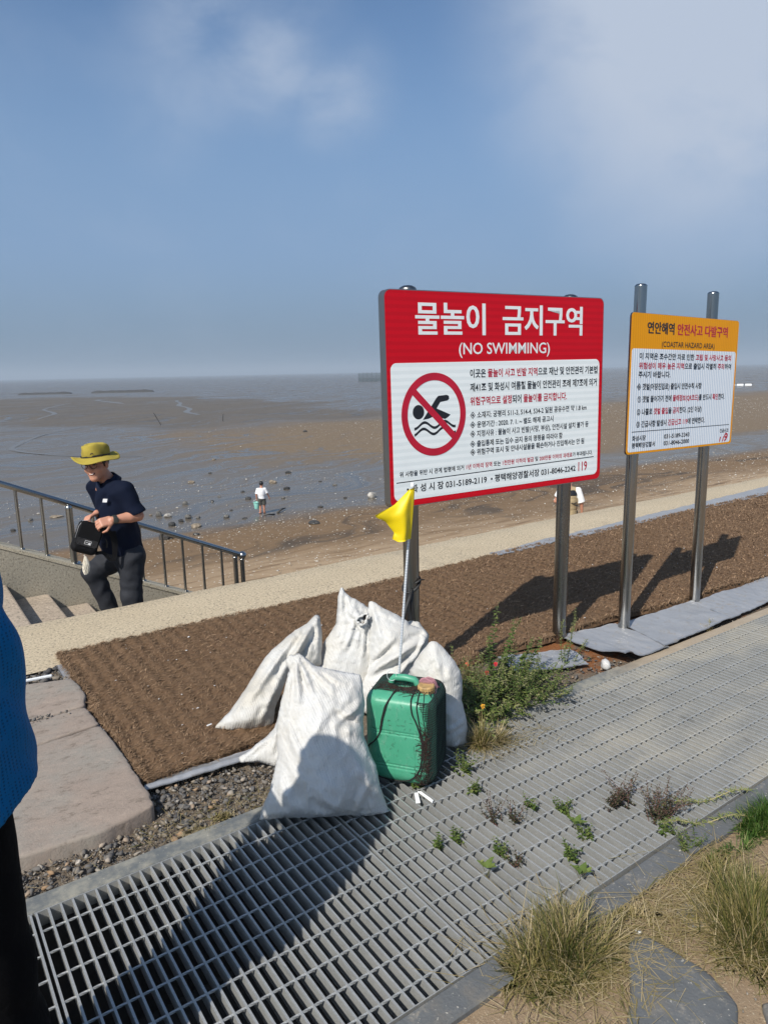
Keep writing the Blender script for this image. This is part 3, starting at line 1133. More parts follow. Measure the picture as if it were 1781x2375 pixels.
SG = 'silver ground sheets along the coir mat'
cloth_patch('ground_sheet', [(3.17, 2.25), (3.56, 2.235), (3.62, 2.66), (3.20, 2.76)], 'crumpled silver ground sheet between the red and yellow sign posts, its near corner curled', 'plastic sheet', 101, 0.014, group=SG,
            lift=lambda u, v: 0.05 * np.exp(-((u - 0.05) / 0.18) ** 2 - (v / 0.25) ** 2))
cloth_patch('ground_sheet', [(3.53, 2.25), (4.30, 2.27), (4.40, 2.62), (3.66, 2.64)], 'silver ground sheet strip spanning between the two yellow sign posts', 'plastic sheet', 105, 0.010, 90, group=SG, z=0.016)
cloth_patch('ground_sheet', [(4.27, 2.28), (6.2, 2.31), (6.3, 2.60), (4.38, 2.60)], 'silver ground sheet strip beyond the yellow sign right post', 'plastic sheet', 109, 0.012, 140, group=SG, z=0.012)
cloth_patch('ground_sheet', [(2.62, 2.50), (3.02, 2.36), (3.10, 2.58), (2.66, 2.74)], 'torn silver sheet scrap half buried behind the weed bush', 'plastic sheet', 113, 0.016, group=SG, ragged=0.03)
cloth_patch('ground_sheet', [(0.66, 2.625), (1.16, 2.575), (1.16, 2.66), (0.68, 2.69)], 'narrow folded silver sheet edge under the mat left of the sacks', 'plastic sheet', 117, 0.006, 60, 10, group=SG, ragged=0.008, lift=lambda u, v: 0.014 * np.exp(-((v - 0.3) / 0.3) ** 2))
cloth_patch('ground_sheet', [(4.2, 4.30), (13.3, 4.36), (13.3, 4.82), (4.2, 4.41)], 'long pale silver sheet strip along the seaward edge of the mat', 'plastic sheet', 121, 0.012, 260, 12, group=SG, z=0.03)
cloth_patch('ground_sheet', [(0.625, 2.7), (0.69, 2.7), (0.69, 4.2), (0.635, 4.2)], 'thin clear sheet edge showing between the mat and the pink slabs', 'plastic sheet', 125, 0.004, 8, 90, group=SG, z=0.004, ragged=0.012)


# ---- gravel
def build_gravel():
    b = MB('gravel', rough=0.9, spec=0.3)
    t = b.attr('tint')
    P = b.pos()
    f = b.noise(P, 45.0, 4, 0.6)
    c = b.ramp(t, [(0.0, (0.055, 0.055, 0.058)), (0.30, (0.115, 0.112, 0.11)), (0.5, (0.16, 0.15, 0.14)), (0.68, (0.25, 0.21, 0.16)), (0.80, (0.36, 0.33, 0.29)), (0.9, (0.32, 0.19, 0.09)), (1.0, (0.55, 0.52, 0.47))])
    c = b.mix(b.m('MULTIPLY', f, 0.35), c, (0.10, 0.085, 0.068))
    b.set(base=c, normal=b.bump(f, 0.4, 0.004))
    protos = []
    for _ in range(14):          # broken stone: hulls of a few scattered corners
        bm = bmesh.new()
        for q in rng.normal(size=(11, 3)):
            bm.verts.new(Vector((q / np.linalg.norm(q) * rng.uniform(0.75, 1.1)).tolist()))
        bmesh.ops.convex_hull(bm, input=bm.verts)
        bmesh.ops.triangulate(bm, faces=bm.faces)
        for v in [v for v in bm.verts if not v.link_faces]:
            bm.verts.remove(v)
        bm.verts.index_update()
        protos.append((np.array([v.co[:] for v in bm.verts]), np.array([[v.index for v in f_.verts] for f_ in bm.faces])))
        bm.free()
    spots = []

    def fill(n, fx, smin_, smax_, dark=0.0):
        k = 0
        while k < n:
            x, y = fx()
            if x is None:
                continue
            spots.append((x, y, smin_ + (smax_ - smin_) * rng.random() ** 2.2, dark))
            k += 1

    def lower():       # wedge between the mat, the drain edge and the slabs
        x, y = rng.uniform(-0.5, 1.35), rng.uniform(2.275, 2.66)
        if x < 0.66 and y > 2.44:
            return None, None
        return x, y
    fill(1500, lower, 0.004, 0.020)
    fill(3600, lower, 0.002, 0.0055)
    fill(330, lambda: (rng.uniform(-0.2, 0.69), rng.uniform(3.93, 4.20)), 0.010, 0.034, 0.22)
    fill(300, lambda: (rng.uniform(-0.2, 0.69), rng.uniform(3.93, 4.20)), 0.003, 0.010, 0.10)
    fill(60, lambda: (rng.normal(0.40, 0.08), rng.normal(3.46, 0.018)), 0.004, 0.014)
    fill(500, lambda: (rng.uniform(1.9, 3.2), rng.uniform(2.28, 2.6)), 0.003, 0.016)
    fill(700, lambda: (rng.uniform(3.1, 8), rng.uniform(2.265, 2.36)), 0.002, 0.009)
    fill(900, lambda: (rng.uniform(1.1, 2.6), rng.uniform(0.4, 1.14)), 0.0015, 0.006)
    V, F, T, nv_ = [], [], [], 0
    for i, (x, y, s, dk) in enumerate(spots):
        bv, bf = protos[i % 14]
        q = bv * np.array([1, rng.uniform(0.55, 1), rng.uniform(0.4, 0.75)])
        a = rng.uniform(0, 6.28)
        rot = np.array([[math.cos(a), -math.sin(a), 0], [math.sin(a), math.cos(a), 0], [0, 0, 1]])
        tl = rng.normal(0, 0.35)
        rot = rot @ np.array([[1, 0, 0], [0, math.cos(tl), -math.sin(tl)], [0, math.sin(tl), math.cos(tl)]])
        zb = 0.048 if (3.4 < y < 3.5 and x < 0.62) else (-0.012 if y > 2.27 else -0.008)
        V.append(q @ rot.T * s + np.array([x, y, zb + s * 0.16]))
        F.append(bf + nv_)
        nv_ += len(bv)
        T.append(np.full(len(bv), np.clip(rng.beta(1.6, 1.7) - dk, 0, 1)))
    o = fast_mesh('gravel', np.vstack(V), None, b.mat, tris=np.vstack(F), tint=np.concatenate(T), origin=(0.6, 2.5, 0))
    tag(o, 'loose mixed grey and tan gravel around the slabs and sacks', 'gravel', kind='stuff')


build_gravel()

# ================================================================== SIGNS
def mat_steelpost(name, tone, rough):
    b = MB(name, (tone,) * 3, rough, 1.0)
    P = b.pos()
    f = b.noise(b.map(P, (3, 3, 1.2)), 1.0, 6, 0.7)
    g = b.noise(b.map(P, (40, 40, 3)), 1.0, 4, 0.6)
    c = b.mix(f, (tone * 0.62, tone * 0.60, tone * 0.55), (tone, tone, tone * 0.98))
    c = b.mix(b.m('MULTIPLY', b.ss(g, 0.58, 0.72), 0.4), c, (0.22, 0.18, 0.12))
    b.set(base=c, rough=b.mixf(f, rough + 0.16, rough), normal=b.bump(g, 0.06, 0.003))
    return b.mat


M_POST = mat_steelpost('darkened_stainless', 0.30, 0.20)  # base tone lowered to stand in for reflections of dark surroundings
M_POSTB = mat_steelpost('bright_stainless', 0.44, 0.13)


def striped(name, c0, c1, axis, scale, rough=0.5, var=0.5):
    """retro-reflective sheeting: faint ribs in the film itself"""
    b = MB(name, c0, rough, 0.0, 0.22)
    p = b.tex('Object')
    w = b.wave(p, scale, axis, 0.5, 1.0, 2.0)
    f = b.noise(p, 5.0, 4, 0.6)
    c = b.mix(b.m('MULTIPLY', b.ss(w, 0.25, 0.75), var), c0, c1)
    c = b.mix(b.m('MULTIPLY', b.ss(f, 0.45, 0.8), 0.18), c, tuple(v * 0.75 for v in c0))
    b.set(base=c, normal=b.bump(b.noise(p, 3.0, 3), 0.06, 0.01))
    return b.mat


M_RED = striped('red_film', (0.60, 0.003, 0.014), (0.47, 0.002, 0.010), 'Z', 9.5)
M_WHITE = striped('white_film', (0.86, 0.90, 0.89), (0.70, 0.76, 0.76), 'Z', 9.5)
M_ORANGE = striped('orange_film', (0.86, 0.345, 0.002), (0.74, 0.285, 0.002), 'X', 15.0)
M_WHITE2 = striped('white_ribbed_film', (0.90, 0.92, 0.94), (0.52, 0.62, 0.72), 'X', 15.0, var=0.85)
M_INKB = plain('black_print', (0.012, 0.013, 0.017), 0.4, var=0.1)
M_INKR = plain('red_print', (0.50, 0.006, 0.03), 0.4, var=0.1)
M_INKW = plain('white_print', (0.82, 0.84, 0.83), 0.4, var=0.05)
INK = [M_INKB, M_INKR, M_INKW]


class Board:
    """a sign face with its own axes: u to the right, v up, n towards the reader"""
    def __init__(s, o, yaw, roll, lean):
        u = np.array([math.cos(yaw), math.sin(yaw), 0])
        n0 = np.array([math.sin(yaw), -math.cos(yaw), 0])
        v = np.array([0, 0, 1.0]) * math.cos(lean) - n0 * math.sin(lean)
        s.u = u * math.cos(roll) + v * math.sin(roll)
        s.v = v * math.cos(roll) - u * math.sin(roll)
        s.n = np.cross(s.u, s.v)
        s.o = np.array(o, float)

    def P(s, uv, d=0.0):
        uv = np.asarray(uv, float).reshape(-1, 2)
        return s.o + uv[:, :1] * s.u + uv[:, 1:] * s.v + d * s.n

    def rounded(s, u0, v0, u1, v1, r, k=8):
        out = []
        for cx, cy, a0 in ((u1 - r, v1 - r, 0), (u0 + r, v1 - r, 90), (u0 + r, v0 + r, 180), (u1 - r, v0 + r, 270)):
            for i in range(k + 1):
                a = R(a0 + 90 * i / k)
                out.append((cx + r * math.cos(a), cy + r * math.sin(a)))
        return out

    def plate(s, mesh, poly, d0, d1, mi=0):
        mesh.prism(s.P(poly, d0), s.n * (d1 - d0), mi)


def text_mesh(body, inks, bold):
    """flat letters from the built-in font; inks: one material index per character"""
    cu = bpy.data.curves.new('lettering', 'FONT')
    cu.body = body
    cu.size = 1.0
    cu.offset = bold
    cu.resolution_u = 3
    for mm in INK:
        cu.materials.append(mm)
    for i, k in enumerate(inks):
        cu.body_format[i].material_index = k
    ob = bpy.data.objects.new('lettering', cu)
    COL.objects.link(ob)
    bpy.context.view_layer.update()
    me = bpy.data.meshes.new_from_object(ob.evaluated_get(bpy.context.evaluated_depsgraph_get()))
    v = np.array([w.co[:] for w in me.vertices])
    f = [tuple(p.vertices) for p in me.polygons]
    mi = [p.material_index for p in me.polygons]
    bpy.data.objects.remove(ob)
    bpy.data.curves.remove(cu)
    bpy.data.meshes.remove(me)
    return v, f, mi


def letter(board, mesh, runs, u0, u1, vb, vt, bold=0.016, d=0.0012, slant=0.0, extra=0.0, tilt=0.0):
    """runs: [(text, ink)...] fitted between u0 and u1, with glyphs from vb up to vt"""
    body = ''.join(t for t, _ in runs)
    inks = [k for t, k in runs for _ in t]
    v, f, mi = text_mesh(body, inks, bold)
    x0, x1 = v[:, 0].min(), v[:, 0].max()
    y0, y1 = -0.09, 0.80          # hangul body
    if extra == 'latin':
        y0, y1 = 0.0, 0.70
    s = (v[:, 0] - x0) / (x1 - x0)
    U = u0 + s * (u1 - u0) + slant * (v[:, 1] - y0)
    V = vb + (v[:, 1] - y0) / (y1 - y0) * (vt - vb) + tilt * s
    P = board.P(np.stack([U, V], 1), d)
    for k in sorted(set(mi)):
        ff = [a for a, b_ in zip(f, mi) if b_ == k]
        mesh.add(P, ff, k)


def post(parent, x, y, z1, r, mat, cap, lean=(0, 0)):
    m = Mesh()
    m.tube([(x, y, -0.05), (x + lean[0] * 0.5, y + lean[1] * 0.5, z1 * 0.5), (x + lean[0], y + lean[1], z1)], r, 28)
    p = m.build('post', mat, parent, smooth=True, auto=40)
    c = Mesh()
    if cap == 'dome':
        c.lathe((x + lean[0], y + lean[1], z1 - 0.004), [(r * 1.06, 0), (r * 1.06, 0.008), (r * 0.9, 0.016), (r * 0.55, 0.023), (0.0, 0.026)], 28)
    else:
        c.lathe((x + lean[0], y + lean[1], z1 - 0.001), [(r * 1.02, 0), (r * 1.02, 0.004), (r * 0.8, 0.012), (r * 0.4, 0.016), (0.0, 0.017)], 28)
    cp = c.build('cap', mat, None, smooth=True, auto=50)
    cp.parent = p
    cp.location = Vector(cp['_o']) - Vector(parent['_o'])
    return p


def build_red_sign():
    t = thing('no_swimming_sign', (2.64, 2.74, 0), 'large red and white no swimming sign with a crossed out swimmer, on two steel posts', 'sign')
    B = Board((1.9195, 2.69, 0.968), -0.0535, 0.0053, 0.0147)
    W, H = 1.4395, 1.0086
    m = Mesh()
    B.plate(m, B.rounded(0, 0, W, H, 0.035), -0.048, -0.001)
    m.build('frame', mat_steelpost('sign_frame_steel', 0.40, 0.35), t, smooth=True, auto=30)
    m = Mesh()
    B.plate(m, B.rounded(0.004, 0.004, W - 0.004, H - 0.004, 0.033), -0.0009, 0.0)
    m.build('red_panel', M_RED, t)
    m = Mesh()
    B.plate(m, B.rounded(0.024, 0.033, W - 0.028, 0.679, 0.032), 0.0001, 0.0005)
    m.build('white_panel', M_WHITE, t)
    m = Mesh()
    for k, (du, dd) in enumerate([(-0.0022, 0), (0.0022, 0.0001), (0, 0.0002)]):
        letter(B, m, [('물놀이  금지구역', 2)], 0.170 + du, 1.269 + du, 0.806, 0.951, 0.012, 0.0008 + dd)
    letter(B, m, [('(NO SWIMMING)', 2)], 0.421, 1.028, 0.716, 0.770, 0.010, 0.0009, extra='latin')
    m.build('title_lettering', INK, t)
    m = Mesh()
    L = lambda runs, u0, u1, vb, h, **k: letter(B, m, runs, u0, u1, vb, vb + h, **k)
    K, D = 0, 1
    L([('이곳은 ', K), ('물놀이 사고 빈발 지역', D), ('으로 재난 및 안전관리 기본법', K)], 0.488, 1.396, 0.601, 0.040, bold=0.022)
    L([('제41조 및 화성시 여름철 물놀이 안전관리 조례 제7조에 의거', K)], 0.488, 1.393, 0.533, 0.040, bold=0.020)
    L([('위험구역으로 설정', D), ('되어 ', K), ('물놀이를 금지합니다.', D)], 0.487, 1.159, 0.465, 0.040, bold=0.022)
    L([('◈ 소재지: 궁평리 511-3, 514-4, 534-2 일원 공유수면 약 1.8 km', K)], 0.486, 1.315, 0.401, 0.031)
    L([('◈ 운영기간 : 2020. 7. 1. ~ 별도 해제 공고시', K)], 0.485, 1.060, 0.353, 0.031)
    L([('◈ 지정사유 : 물놀이 사고 빈발(사망, 부상), 안전시설 설치 불가 등', K)], 0.485, 1.333, 0.307, 0.031)
    L([('◈ 출입통제 또는 입수 금지 등의 명령을 따라야 함', K)], 0.484, 1.130, 0.257, 0.031)
    L([('◈ 위험구역 표시 및 안내시설물을 훼손하거나 진입해서는 안 됨', K)], 0.484, 1.300, 0.215, 0.031)
    L([('위 사항을 위반 시 관계 법령에 의거 ', K), ('1년 이하의 징역', D), (' 또는 ', K), ('1천만원 이하의 벌금', D), (' 및 ', K), ('200만원 이하의 과태료', D), ('가 부과됩니다.', K)], 0.057, 1.370, 0.147, 0.025)
    L([('• 화 성 시 장 031-5189-2119  • 평택해양경찰서장 031-8046-2242', K)], 0.095, 1.236, 0.067, 0.037, bold=0.020, tilt=-0.003)
    L([('119', D)], 1.258, 1.328, 0.064, 0.050, bold=0.016, extra='latin')
    m.prism(B.P([(0.038, 0.1203), (1.381, 0.1325), (1.381, 0.1365), (0.038, 0.1243)], 0.0006), B.n * 0.0006, 0)
    m.build('notice_lettering', INK, t)
    # swimmer under a ring and slash
    m = Mesh()
    c = np.array([0.267, 0.433])
    m.prism(B.P([(c[0] - 0.093 + 0.033 * math.cos(a), 0.449 + 0.034 * math.sin(a)) for a in np.linspace(0, 2 * math.pi, 28, endpoint=False)], 0.0006), B.n * 0.0004)
    m.prism(B.P([(0.199, 0.4115), (0.279, 0.510), (0.292, 0.521), (0.342, 0.524), (0.355, 0.519), (0.357, 0.505), (0.348, 0.497), (0.303, 0.491), (0.280, 0.462), (0.364, 0.4275), (0.346, 0.415), (0.330, 0.4085), (0.300, 0.416), (0.265, 0.425), (0.232, 0.415)], 0.0006), B.n * 0.0004)
    for v0, ph in ((0.388, 0.0), (0.358, 0.35)):
        us = np.linspace(0.148, 0.394, 50)
        w = v0 - 0.004 + 0.014 * np.cos((us - 0.148) / 0.246 * 4.1 * math.pi + math.pi + ph)
        up = [(a, b_ + 0.0065) for a, b_ in zip(us, w)]
        dn = [(a, b_ - 0.0065) for a, b_ in zip(us, w)]
        n = len(us)
        P = B.P(up + dn, 0.0009)
        m.add(P, [(i, i + 1, n + i + 1, n + i) for i in range(n - 1)])
    m.build('swimmer_pictogram', M_INKB, t)
    m = Mesh()
    a = np.linspace(0, 2 * math.pi, 72, endpoint=False)
    ro, ri = np.array([0.191, 0.1985]), np.array([0.156, 0.163])
    P = np.vstack([B.P(c + np.stack([np.cos(a), np.sin(a)], 1) * ro, 0.0016), B.P(c + np.stack([np.cos(a), np.sin(a)], 1) * ri, 0.0016)])
    m.add(P, [(i, (i + 1) % 72, 72 + (i + 1) % 72, 72 + i) for i in range(72)])
    d = np.array([0.236, -0.226])
    d /= np.linalg.norm(d)
    nn = np.array([-d[1], d[0]])
    m.add(B.P([c - d * 0.163 + nn * 0.0165, c + d * 0.163 + nn * 0.0165, c + d * 0.163 - nn * 0.0165, c - d * 0.163 - nn * 0.0165], 0.0017), [(0, 3, 2, 1)])
    m.build('prohibition_ring', M_INKR, t)
    post(t, 2.103, 2.775, 1.985, 0.040, M_POST, 'dome')
    post(t, 3.196, 2.745, 1.988, 0.040, M_POST, 'dome', (0.012, 0.0))
    for x, y in ((2.103, 2.741), (3.196, 2.700)):
        for z in (1.15, 1.75):
            Mesh().box((x - 0.06, y - 0.008, z - 0.02), (x + 0.06, y + 0.02, z + 0.02)).build('bracket', M_POST, t)


build_red_sign()


def build_yellow_sign():
    t = thing('coastal_hazard_sign', (4.0, 2.56, 0), 'smaller orange and white coastal hazard sign on two bright steel posts that rise above it', 'sign')
    B = Board((3.4726, 2.53, 1.1105), 0.0251, -0.0186, 0.0146)
    W, H = 1.1679, 0.7974
    m = Mesh()
    B.plate(m, B.rounded(0, 0, W, H, 0.022), -0.012, -0.001)
    m.build('backing_plate', M_POST, t)
    m = Mesh()
    B.plate(m, B.rounded(0.001, 0.001, W - 0.001, H - 0.001, 0.021), -0.0009, 0.0)
    m.build('orange_panel', M_ORANGE, t)
    m = Mesh()
    B.plate(m, B.rounded(0.014, 0.013, W - 0.020, 0.600, 0.018), 0.0001, 0.0004)
    m.build('white_panel', M_WHITE2, t)
    K, D = 0, 1
    m = Mesh()
    for du, dd in ((-0.0018, 0), (0.0018, 0.0001)):
        letter(B, m, [('연안해역 ', K), ('안전사고 다발구역', D)], 0.153 + du, 1.030 + du, 0.686, 0.750, 0.014, 0.0008 + dd)
    letter(B, m, [('(COASTAR HAZARD AREA)', K)], 0.302, 0.881, 0.615, 0.646, 0.006, extra='latin')
    m.build('title_lettering', INK, t)
    m = Mesh()
    L = lambda runs, u0, u1, vb, h=0.036, **k: letter(B, m, runs, u0, u1, vb, vb + h, **{'bold': 0.024, **k})
    L([('이 지역은 조수간만 차로 인한 ', K), ('고립 및 사망사고 등의', D)], 0.087, 1.094, 0.540)
    L([('위험성이 매우 높은 지역', D), ('으로 출입시 각별히 ', K), ('주의', D), ('하여', K)], 0.086, 1.101, 0.486)
    L([('주시기 바랍니다.', K)], 0.085, 0.407, 0.436)
    L([('◈ 갯벌(어장진입로) 출입시 안전수칙 사항', K)], 0.075, 0.758, 0.367)
    L([('① 갯벌 들어가기 전에 ', K), ('물때정보(QR코드)', D), ('를 반드시 ', K), ('확인', D), ('한다.', K)], 0.087, 1.043, 0.296)
    L([('② 나홀로 ', K), ('갯벌 출입', D), ('을 ', K), ('금지', D), ('한다. (2인 이상)', K)], 0.086, 0.775, 0.223)
    L([('③ 긴급사항 발생시 ', K), ('긴급신고 119', D), ('에 연락한다.', K)], 0.086, 0.820, 0.152)
    L([('화성시장', K)], 0.053, 0.186, 0.075, 0.030)
    L([('031-5189-3343', K)], 0.374, 0.652, 0.075, 0.025, extra='latin')
    L([('평택해양경찰서', K)], 0.052, 0.282, 0.034, 0.030)
    L([('031-8046-2000', K)], 0.374, 0.652, 0.034, 0.025, extra='latin')
    L([('긴급신고', K)], 1.012, 1.122, 0.079, 0.024)
    L([('11', D)], 1.012, 1.062, 0.022, 0.030, bold=0.03, extra='latin', slant=0.012)
    L([('9', D)], 1.066, 1.112, 0.022, 0.052, bold=0.03, extra='latin', slant=0.012)
    m.prism(B.P([(0.045, 0.1275), (1.125, 0.1270), (1.125, 0.1305), (0.045, 0.1310)], 0.0006), B.n * 0.0006, 0)
    m.build('notice_lettering', INK, t)
    post(t, 3.616, 2.592, 2.055, 0.0345, M_POSTB, 'flat', (0.004, -0.004))
    post(t, 4.430, 2.618, 2.050, 0.0345, M_POSTB, 'flat', (-0.028, -0.004))
    for x, y in ((3.617, 2.552), (4.415, 2.576)):
        for z in (1.25, 1.78):
            Mesh().box((x - 0.05, y, z - 0.015), (x + 0.05, y + 0.016, z + 0.015)).build('bracket', M_POST, t)


build_yellow_sign()

# black strap knotted round the left red-sign post
m = Mesh()
ring = [(2.103 + 0.0435 * math.cos(a), 2.775 + 0.0435 * math.sin(a), 0.545 + 0.035 * math.cos(a - 0.3)) for a in np.linspace(-0.4, 5.6, 40)]
m.tube(ring, 0.007, 6)
m.tube([(2.075, 2.735, 0.53), (2.045, 2.715, 0.50), (2.01, 2.70, 0.455), (1.985, 2.69, 0.40), (1.96, 2.69, 0.33)], [0.008, 0.011, 0.010, 0.009, 0.006], 6)
m.tube([(2.075, 2.733, 0.52), (2.055, 2.715, 0.47), (2.06, 2.71, 0.41), (2.075, 2.71, 0.36)], [0.007, 0.009, 0.007, 0.004], 6)
m.tube([(2.09, 2.73, 0.56), (2.13, 2.728, 0.575), (2.155, 2.735, 0.566)], [0.005, 0.005, 0.002], 6)
tag(m.build('strap', plain('black_strap', (0.02, 0.019, 0.018), 0.6), smooth=True), 'black strap knotted round the left post of the red sign', 'strap')

# ================================================================== SACKS
def mat_sack(name, base, warm):
    b = MB(name, rough=0.55, spec=0.35)
    p = b.tex('Object')
    f = b.noise(p, 7.0, 5, 0.6)
    t = b.attr('tint')
    wv = b.m('MULTIPLY', b.wave(b.map(p, (1, 0.6, 0)), 34.0, 'X', 1.2, 2.0), b.noise(b.map(p, (90, 90, 40)), 1.0, 3, 0.7))
    wr = b.noise(b.map(p, (1.0, 1.0, 0.55)), 24.0, 6, 0.62, 0.8)
    dirt = b.noise(p, 4.0, 6, 0.7)
    c = b.mix(b.ss(f, 0.3, 0.7), base, warm)
    c = b.mix(b.m('MULTIPLY', b.ss(dirt, 0.55, 0.75), 0.35), c, (0.50, 0.44, 0.34))
    c = b.mix(b.m('MULTIPLY', wv, 0.28), c, (0.47, 0.48, 0.49))
    c = b.mix(b.m('MULTIPLY', b.ss(t, 0.6, 1.0), 0.5), c, (0.45, 0.41, 0.33))
    h = b.m('ADD', b.m('MULTIPLY', wr, 1.0), b.m('MULTIPLY', wv, 0.16))
    b.set(base=c, normal=b.bump(h, 0.75, 0.011), sheen=0.15)
    return b.mat


M_SACK = mat_sack('woven_sack', (0.565, 0.565, 0.55), (0.53, 0.51, 0.465))
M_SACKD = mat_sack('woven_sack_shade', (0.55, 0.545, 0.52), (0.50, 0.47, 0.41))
M_SACKI = plain('sack_mouth_shade', (0.16, 0.14, 0.12), 0.9)  # shade within the open mouth put into the cloth colour


def sack_frame(pt, lean):
    pt = np.array(pt, float)
    n0 = np.array([-pt[0], -pt[1], 0.0])
    n0 /= np.linalg.norm(n0)
    up = np.array([0, 0, 1.0])
    u = np.cross(up, n0)
    a = R(lean)
    v = up * math.cos(a) - n0 * math.sin(a)
    return pt, u, v, np.cross(u, v)


def make_sack(label, pt, lean, outline, T, Tb, folds=(), gathers=(), seed=0, mat=None, h=0.0085, hem=None, wrinkle=1.0, sag=0.0, bumps=(), vmin=-0.02, slack=9.0, wide=1.0):
    """a filled woven sack: a closed pillow between its seams, blown up from its outline, with
    folds (a, b, width, height), gathers (centre, reach, count, depth) and bumps (centre, radius, height)"""
    pt, u, v, n = sack_frame(pt, lean)
    o = np.array(outline, float)
    o[:, 1] = np.maximum(o[:, 1], vmin)
    # resample the seam and roughen it
    pts = []
    for i in range(len(o)):
        a, b_ = o[i], o[(i + 1) % len(o)]
        k = max(1, int(np.linalg.norm(b_ - a) / h))
        pts += [a + (b_ - a) * j / k for j in range(k)]
    bp = np.array(pts) * [wide, 1.0]
    for _ in range(1):
        bp = (np.roll(bp, 1, 0) + 2 * bp + np.roll(bp, -1, 0)) / 4
    dd = np.roll(bp, -1, 0) - np.roll(bp, 1, 0)
    dd /= np.linalg.norm(dd, axis=1)[:, None] + 1e-9
    bp += np.stack([dd[:, 1], -dd[:, 0]], 1) * (0.0035 * vnoise(bp * 60, seed, 2))[:, None]
    nb_ = len(bp)
    g = [np.arange(bp[:, i].min(), bp[:, i].max(), h) for i in (0, 1)]
    G = np.stack(np.meshgrid(*g), -1).reshape(-1, 2) + rng.normal(0, h * 0.12, (len(g[0]) * len(g[1]), 2))
    # keep grid points inside and clear of the seam
    x, y = G[:, 0], G[:, 1]
    ins = np.zeros(len(G), bool)
    for i in range(nb_):
        (x0, y0), (x1, y1) = bp[i], bp[(i + 1) % nb_]
        c = ((y0 > y) != (y1 > y))
        with np.errstate(divide='ignore', invalid='ignore'):
            ins ^= c & (x < (x1 - x0) * (y - y0) / (y1 - y0 + 1e-15) + x0)
    G = G[ins]
    dist = np.sqrt(((G[:, None, :] - bp[None]) ** 2).sum(-1)).min(1)
    G, dist = G[dist > h * 0.55], dist[dist > h * 0.55]
    A = np.vstack([bp, G])
    res = delaunay_2d_cdt([Vector(p) for p in A], [(i, (i + 1) % nb_) for i in range(nb_)], [], 1, 1e-6)
    V2 = np.array([p[:] for p in res[0]])
    F = np.array([f for f in res[2] if len(f) == 3], int)
    N = len(V2)
    # which vertices lie on the seam
    e = np.concatenate([F[:, [0, 1]], F[:, [1, 2]], F[:, [2, 0]]])
    es = np.sort(e, 1)
    uq, ct = np.unique(es, axis=0, return_counts=True)
    rim = np.zeros(N, bool)
    rim[uq[ct == 1].ravel()] = True
    # inflate: solve a membrane under pressure on the mesh graph
    free = np.where(~rim)[0]
    ix = -np.ones(N, int)
    ix[free] = np.arange(len(free))
    Lm = np.zeros((len(free), len(free)), np.float32)
    for a, b_ in uq:
        for p, q in ((a, b_), (b_, a)):
            if ix[p] >= 0:
                Lm[ix[p], ix[p]] += 1
                if ix[q] >= 0:
                    Lm[ix[p], ix[q]] -= 1
    pr = 1.0 + sag * np.clip((0.30 - V2[free, 1]) / 0.3, -0.6, 1)
    w = np.zeros(N)
    pr = np.where(V2[free, 1] > slack, pr * 0.12, pr)
    w[free] = np.linalg.solve(Lm, np.maximum(pr, 0.15).astype(np.float32))
    w /= w.max()
    w = np.clip(w, 0, None) ** 0.64
    Dm = np.zeros(N)
    Dm[:] = np.sqrt(((V2[:, None, :] - bp[None]) ** 2).sum(-1)).min(1)
    fade = np.clip(Dm / 0.03, 0, 1)
    k = np.zeros(N)
    for a, b_, wd, ht in folds:
        a, b_ = np.array(a), np.array(b_)
        ab = b_ - a
        t = np.clip(((V2 - a) @ ab) / (ab @ ab), 0, 1)
        dp = V2 - a - t[:, None] * ab
        r = np.linalg.norm(dp, axis=1)
        sg = np.sign(ab[0] * dp[:, 1] - ab[1] * dp[:, 0]) * r
        env = np.sin(np.pi * (0.12 + 0.76 * t))
        k += 1.45 * ht * env * (np.exp(-(sg / wd) ** 2) - 0.55 * np.exp(-((sg - 1.7 * wd) / wd) ** 2) - 0.45 * np.exp(-((sg + 1.7 * wd) / wd) ** 2))
    for c, reach, cnt, dep in gathers:
        q = V2 - np.array(c)
        r = np.linalg.norm(q, axis=1)
        th = np.arctan2(q[:, 1], q[:, 0])
        k += dep * np.sin(th * cnt + 2.0 * vnoise(V2 * 14, seed + 5, 2)) * np.exp(-(r / reach) ** 1.5) * np.clip(r / 0.02, 0, 1)
    for c, r0, ht in bumps:
        k += ht * np.exp(-(np.linalg.norm(V2 - np.array(c), axis=1) / r0) ** 2)
    wob_ = 0.013 * vnoise(V2 * 8, seed + 1, 3) + 0.009 * np.abs(vnoise(V2 * 17, seed + 2, 3)) + 0.0028 * vnoise(V2 * 48, seed + 3, 3)
    rid = (1 - np.abs(vnoise(V2 * [11, 8], seed + 11, 2))) ** 6 * 0.011 + (1 - np.abs(vnoise(V2 * [26, 18], seed + 12, 2))) ** 5 * 0.0052
    zf = T * w + fade * (k + wrinkle * wob_ + rid)
    zb = -Tb * w + fade * 0.012 * vnoise(V2 * 9, seed + 7, 3)
    seamw = 0.010 * vnoise(V2 * 16, seed + 8, 2) * (1 - fade)
    if hem is not None:      # a sewn band above the bottom seam
        band = np.exp(-((V2[:, 1] - hem[0]) / 0.004) ** 2)
        zf -= 0.005 * band
    front = pt + V2[:, :1] * u + V2[:, 1:] * v + (zf + seamw)[:, None] * n
    back = pt + V2[:, :1] * u + V2[:, 1:] * v + (zb + seamw)[:, None] * n
    for P in (front, back):
        P[:, 2] = np.where(P[:, 2] < 0.006, 0.006 + 0.02 * (P[:, 2] - 0.006), P[:, 2])
    remap = np.arange(N) + N
    remap[rim] = np.where(rim)[0]
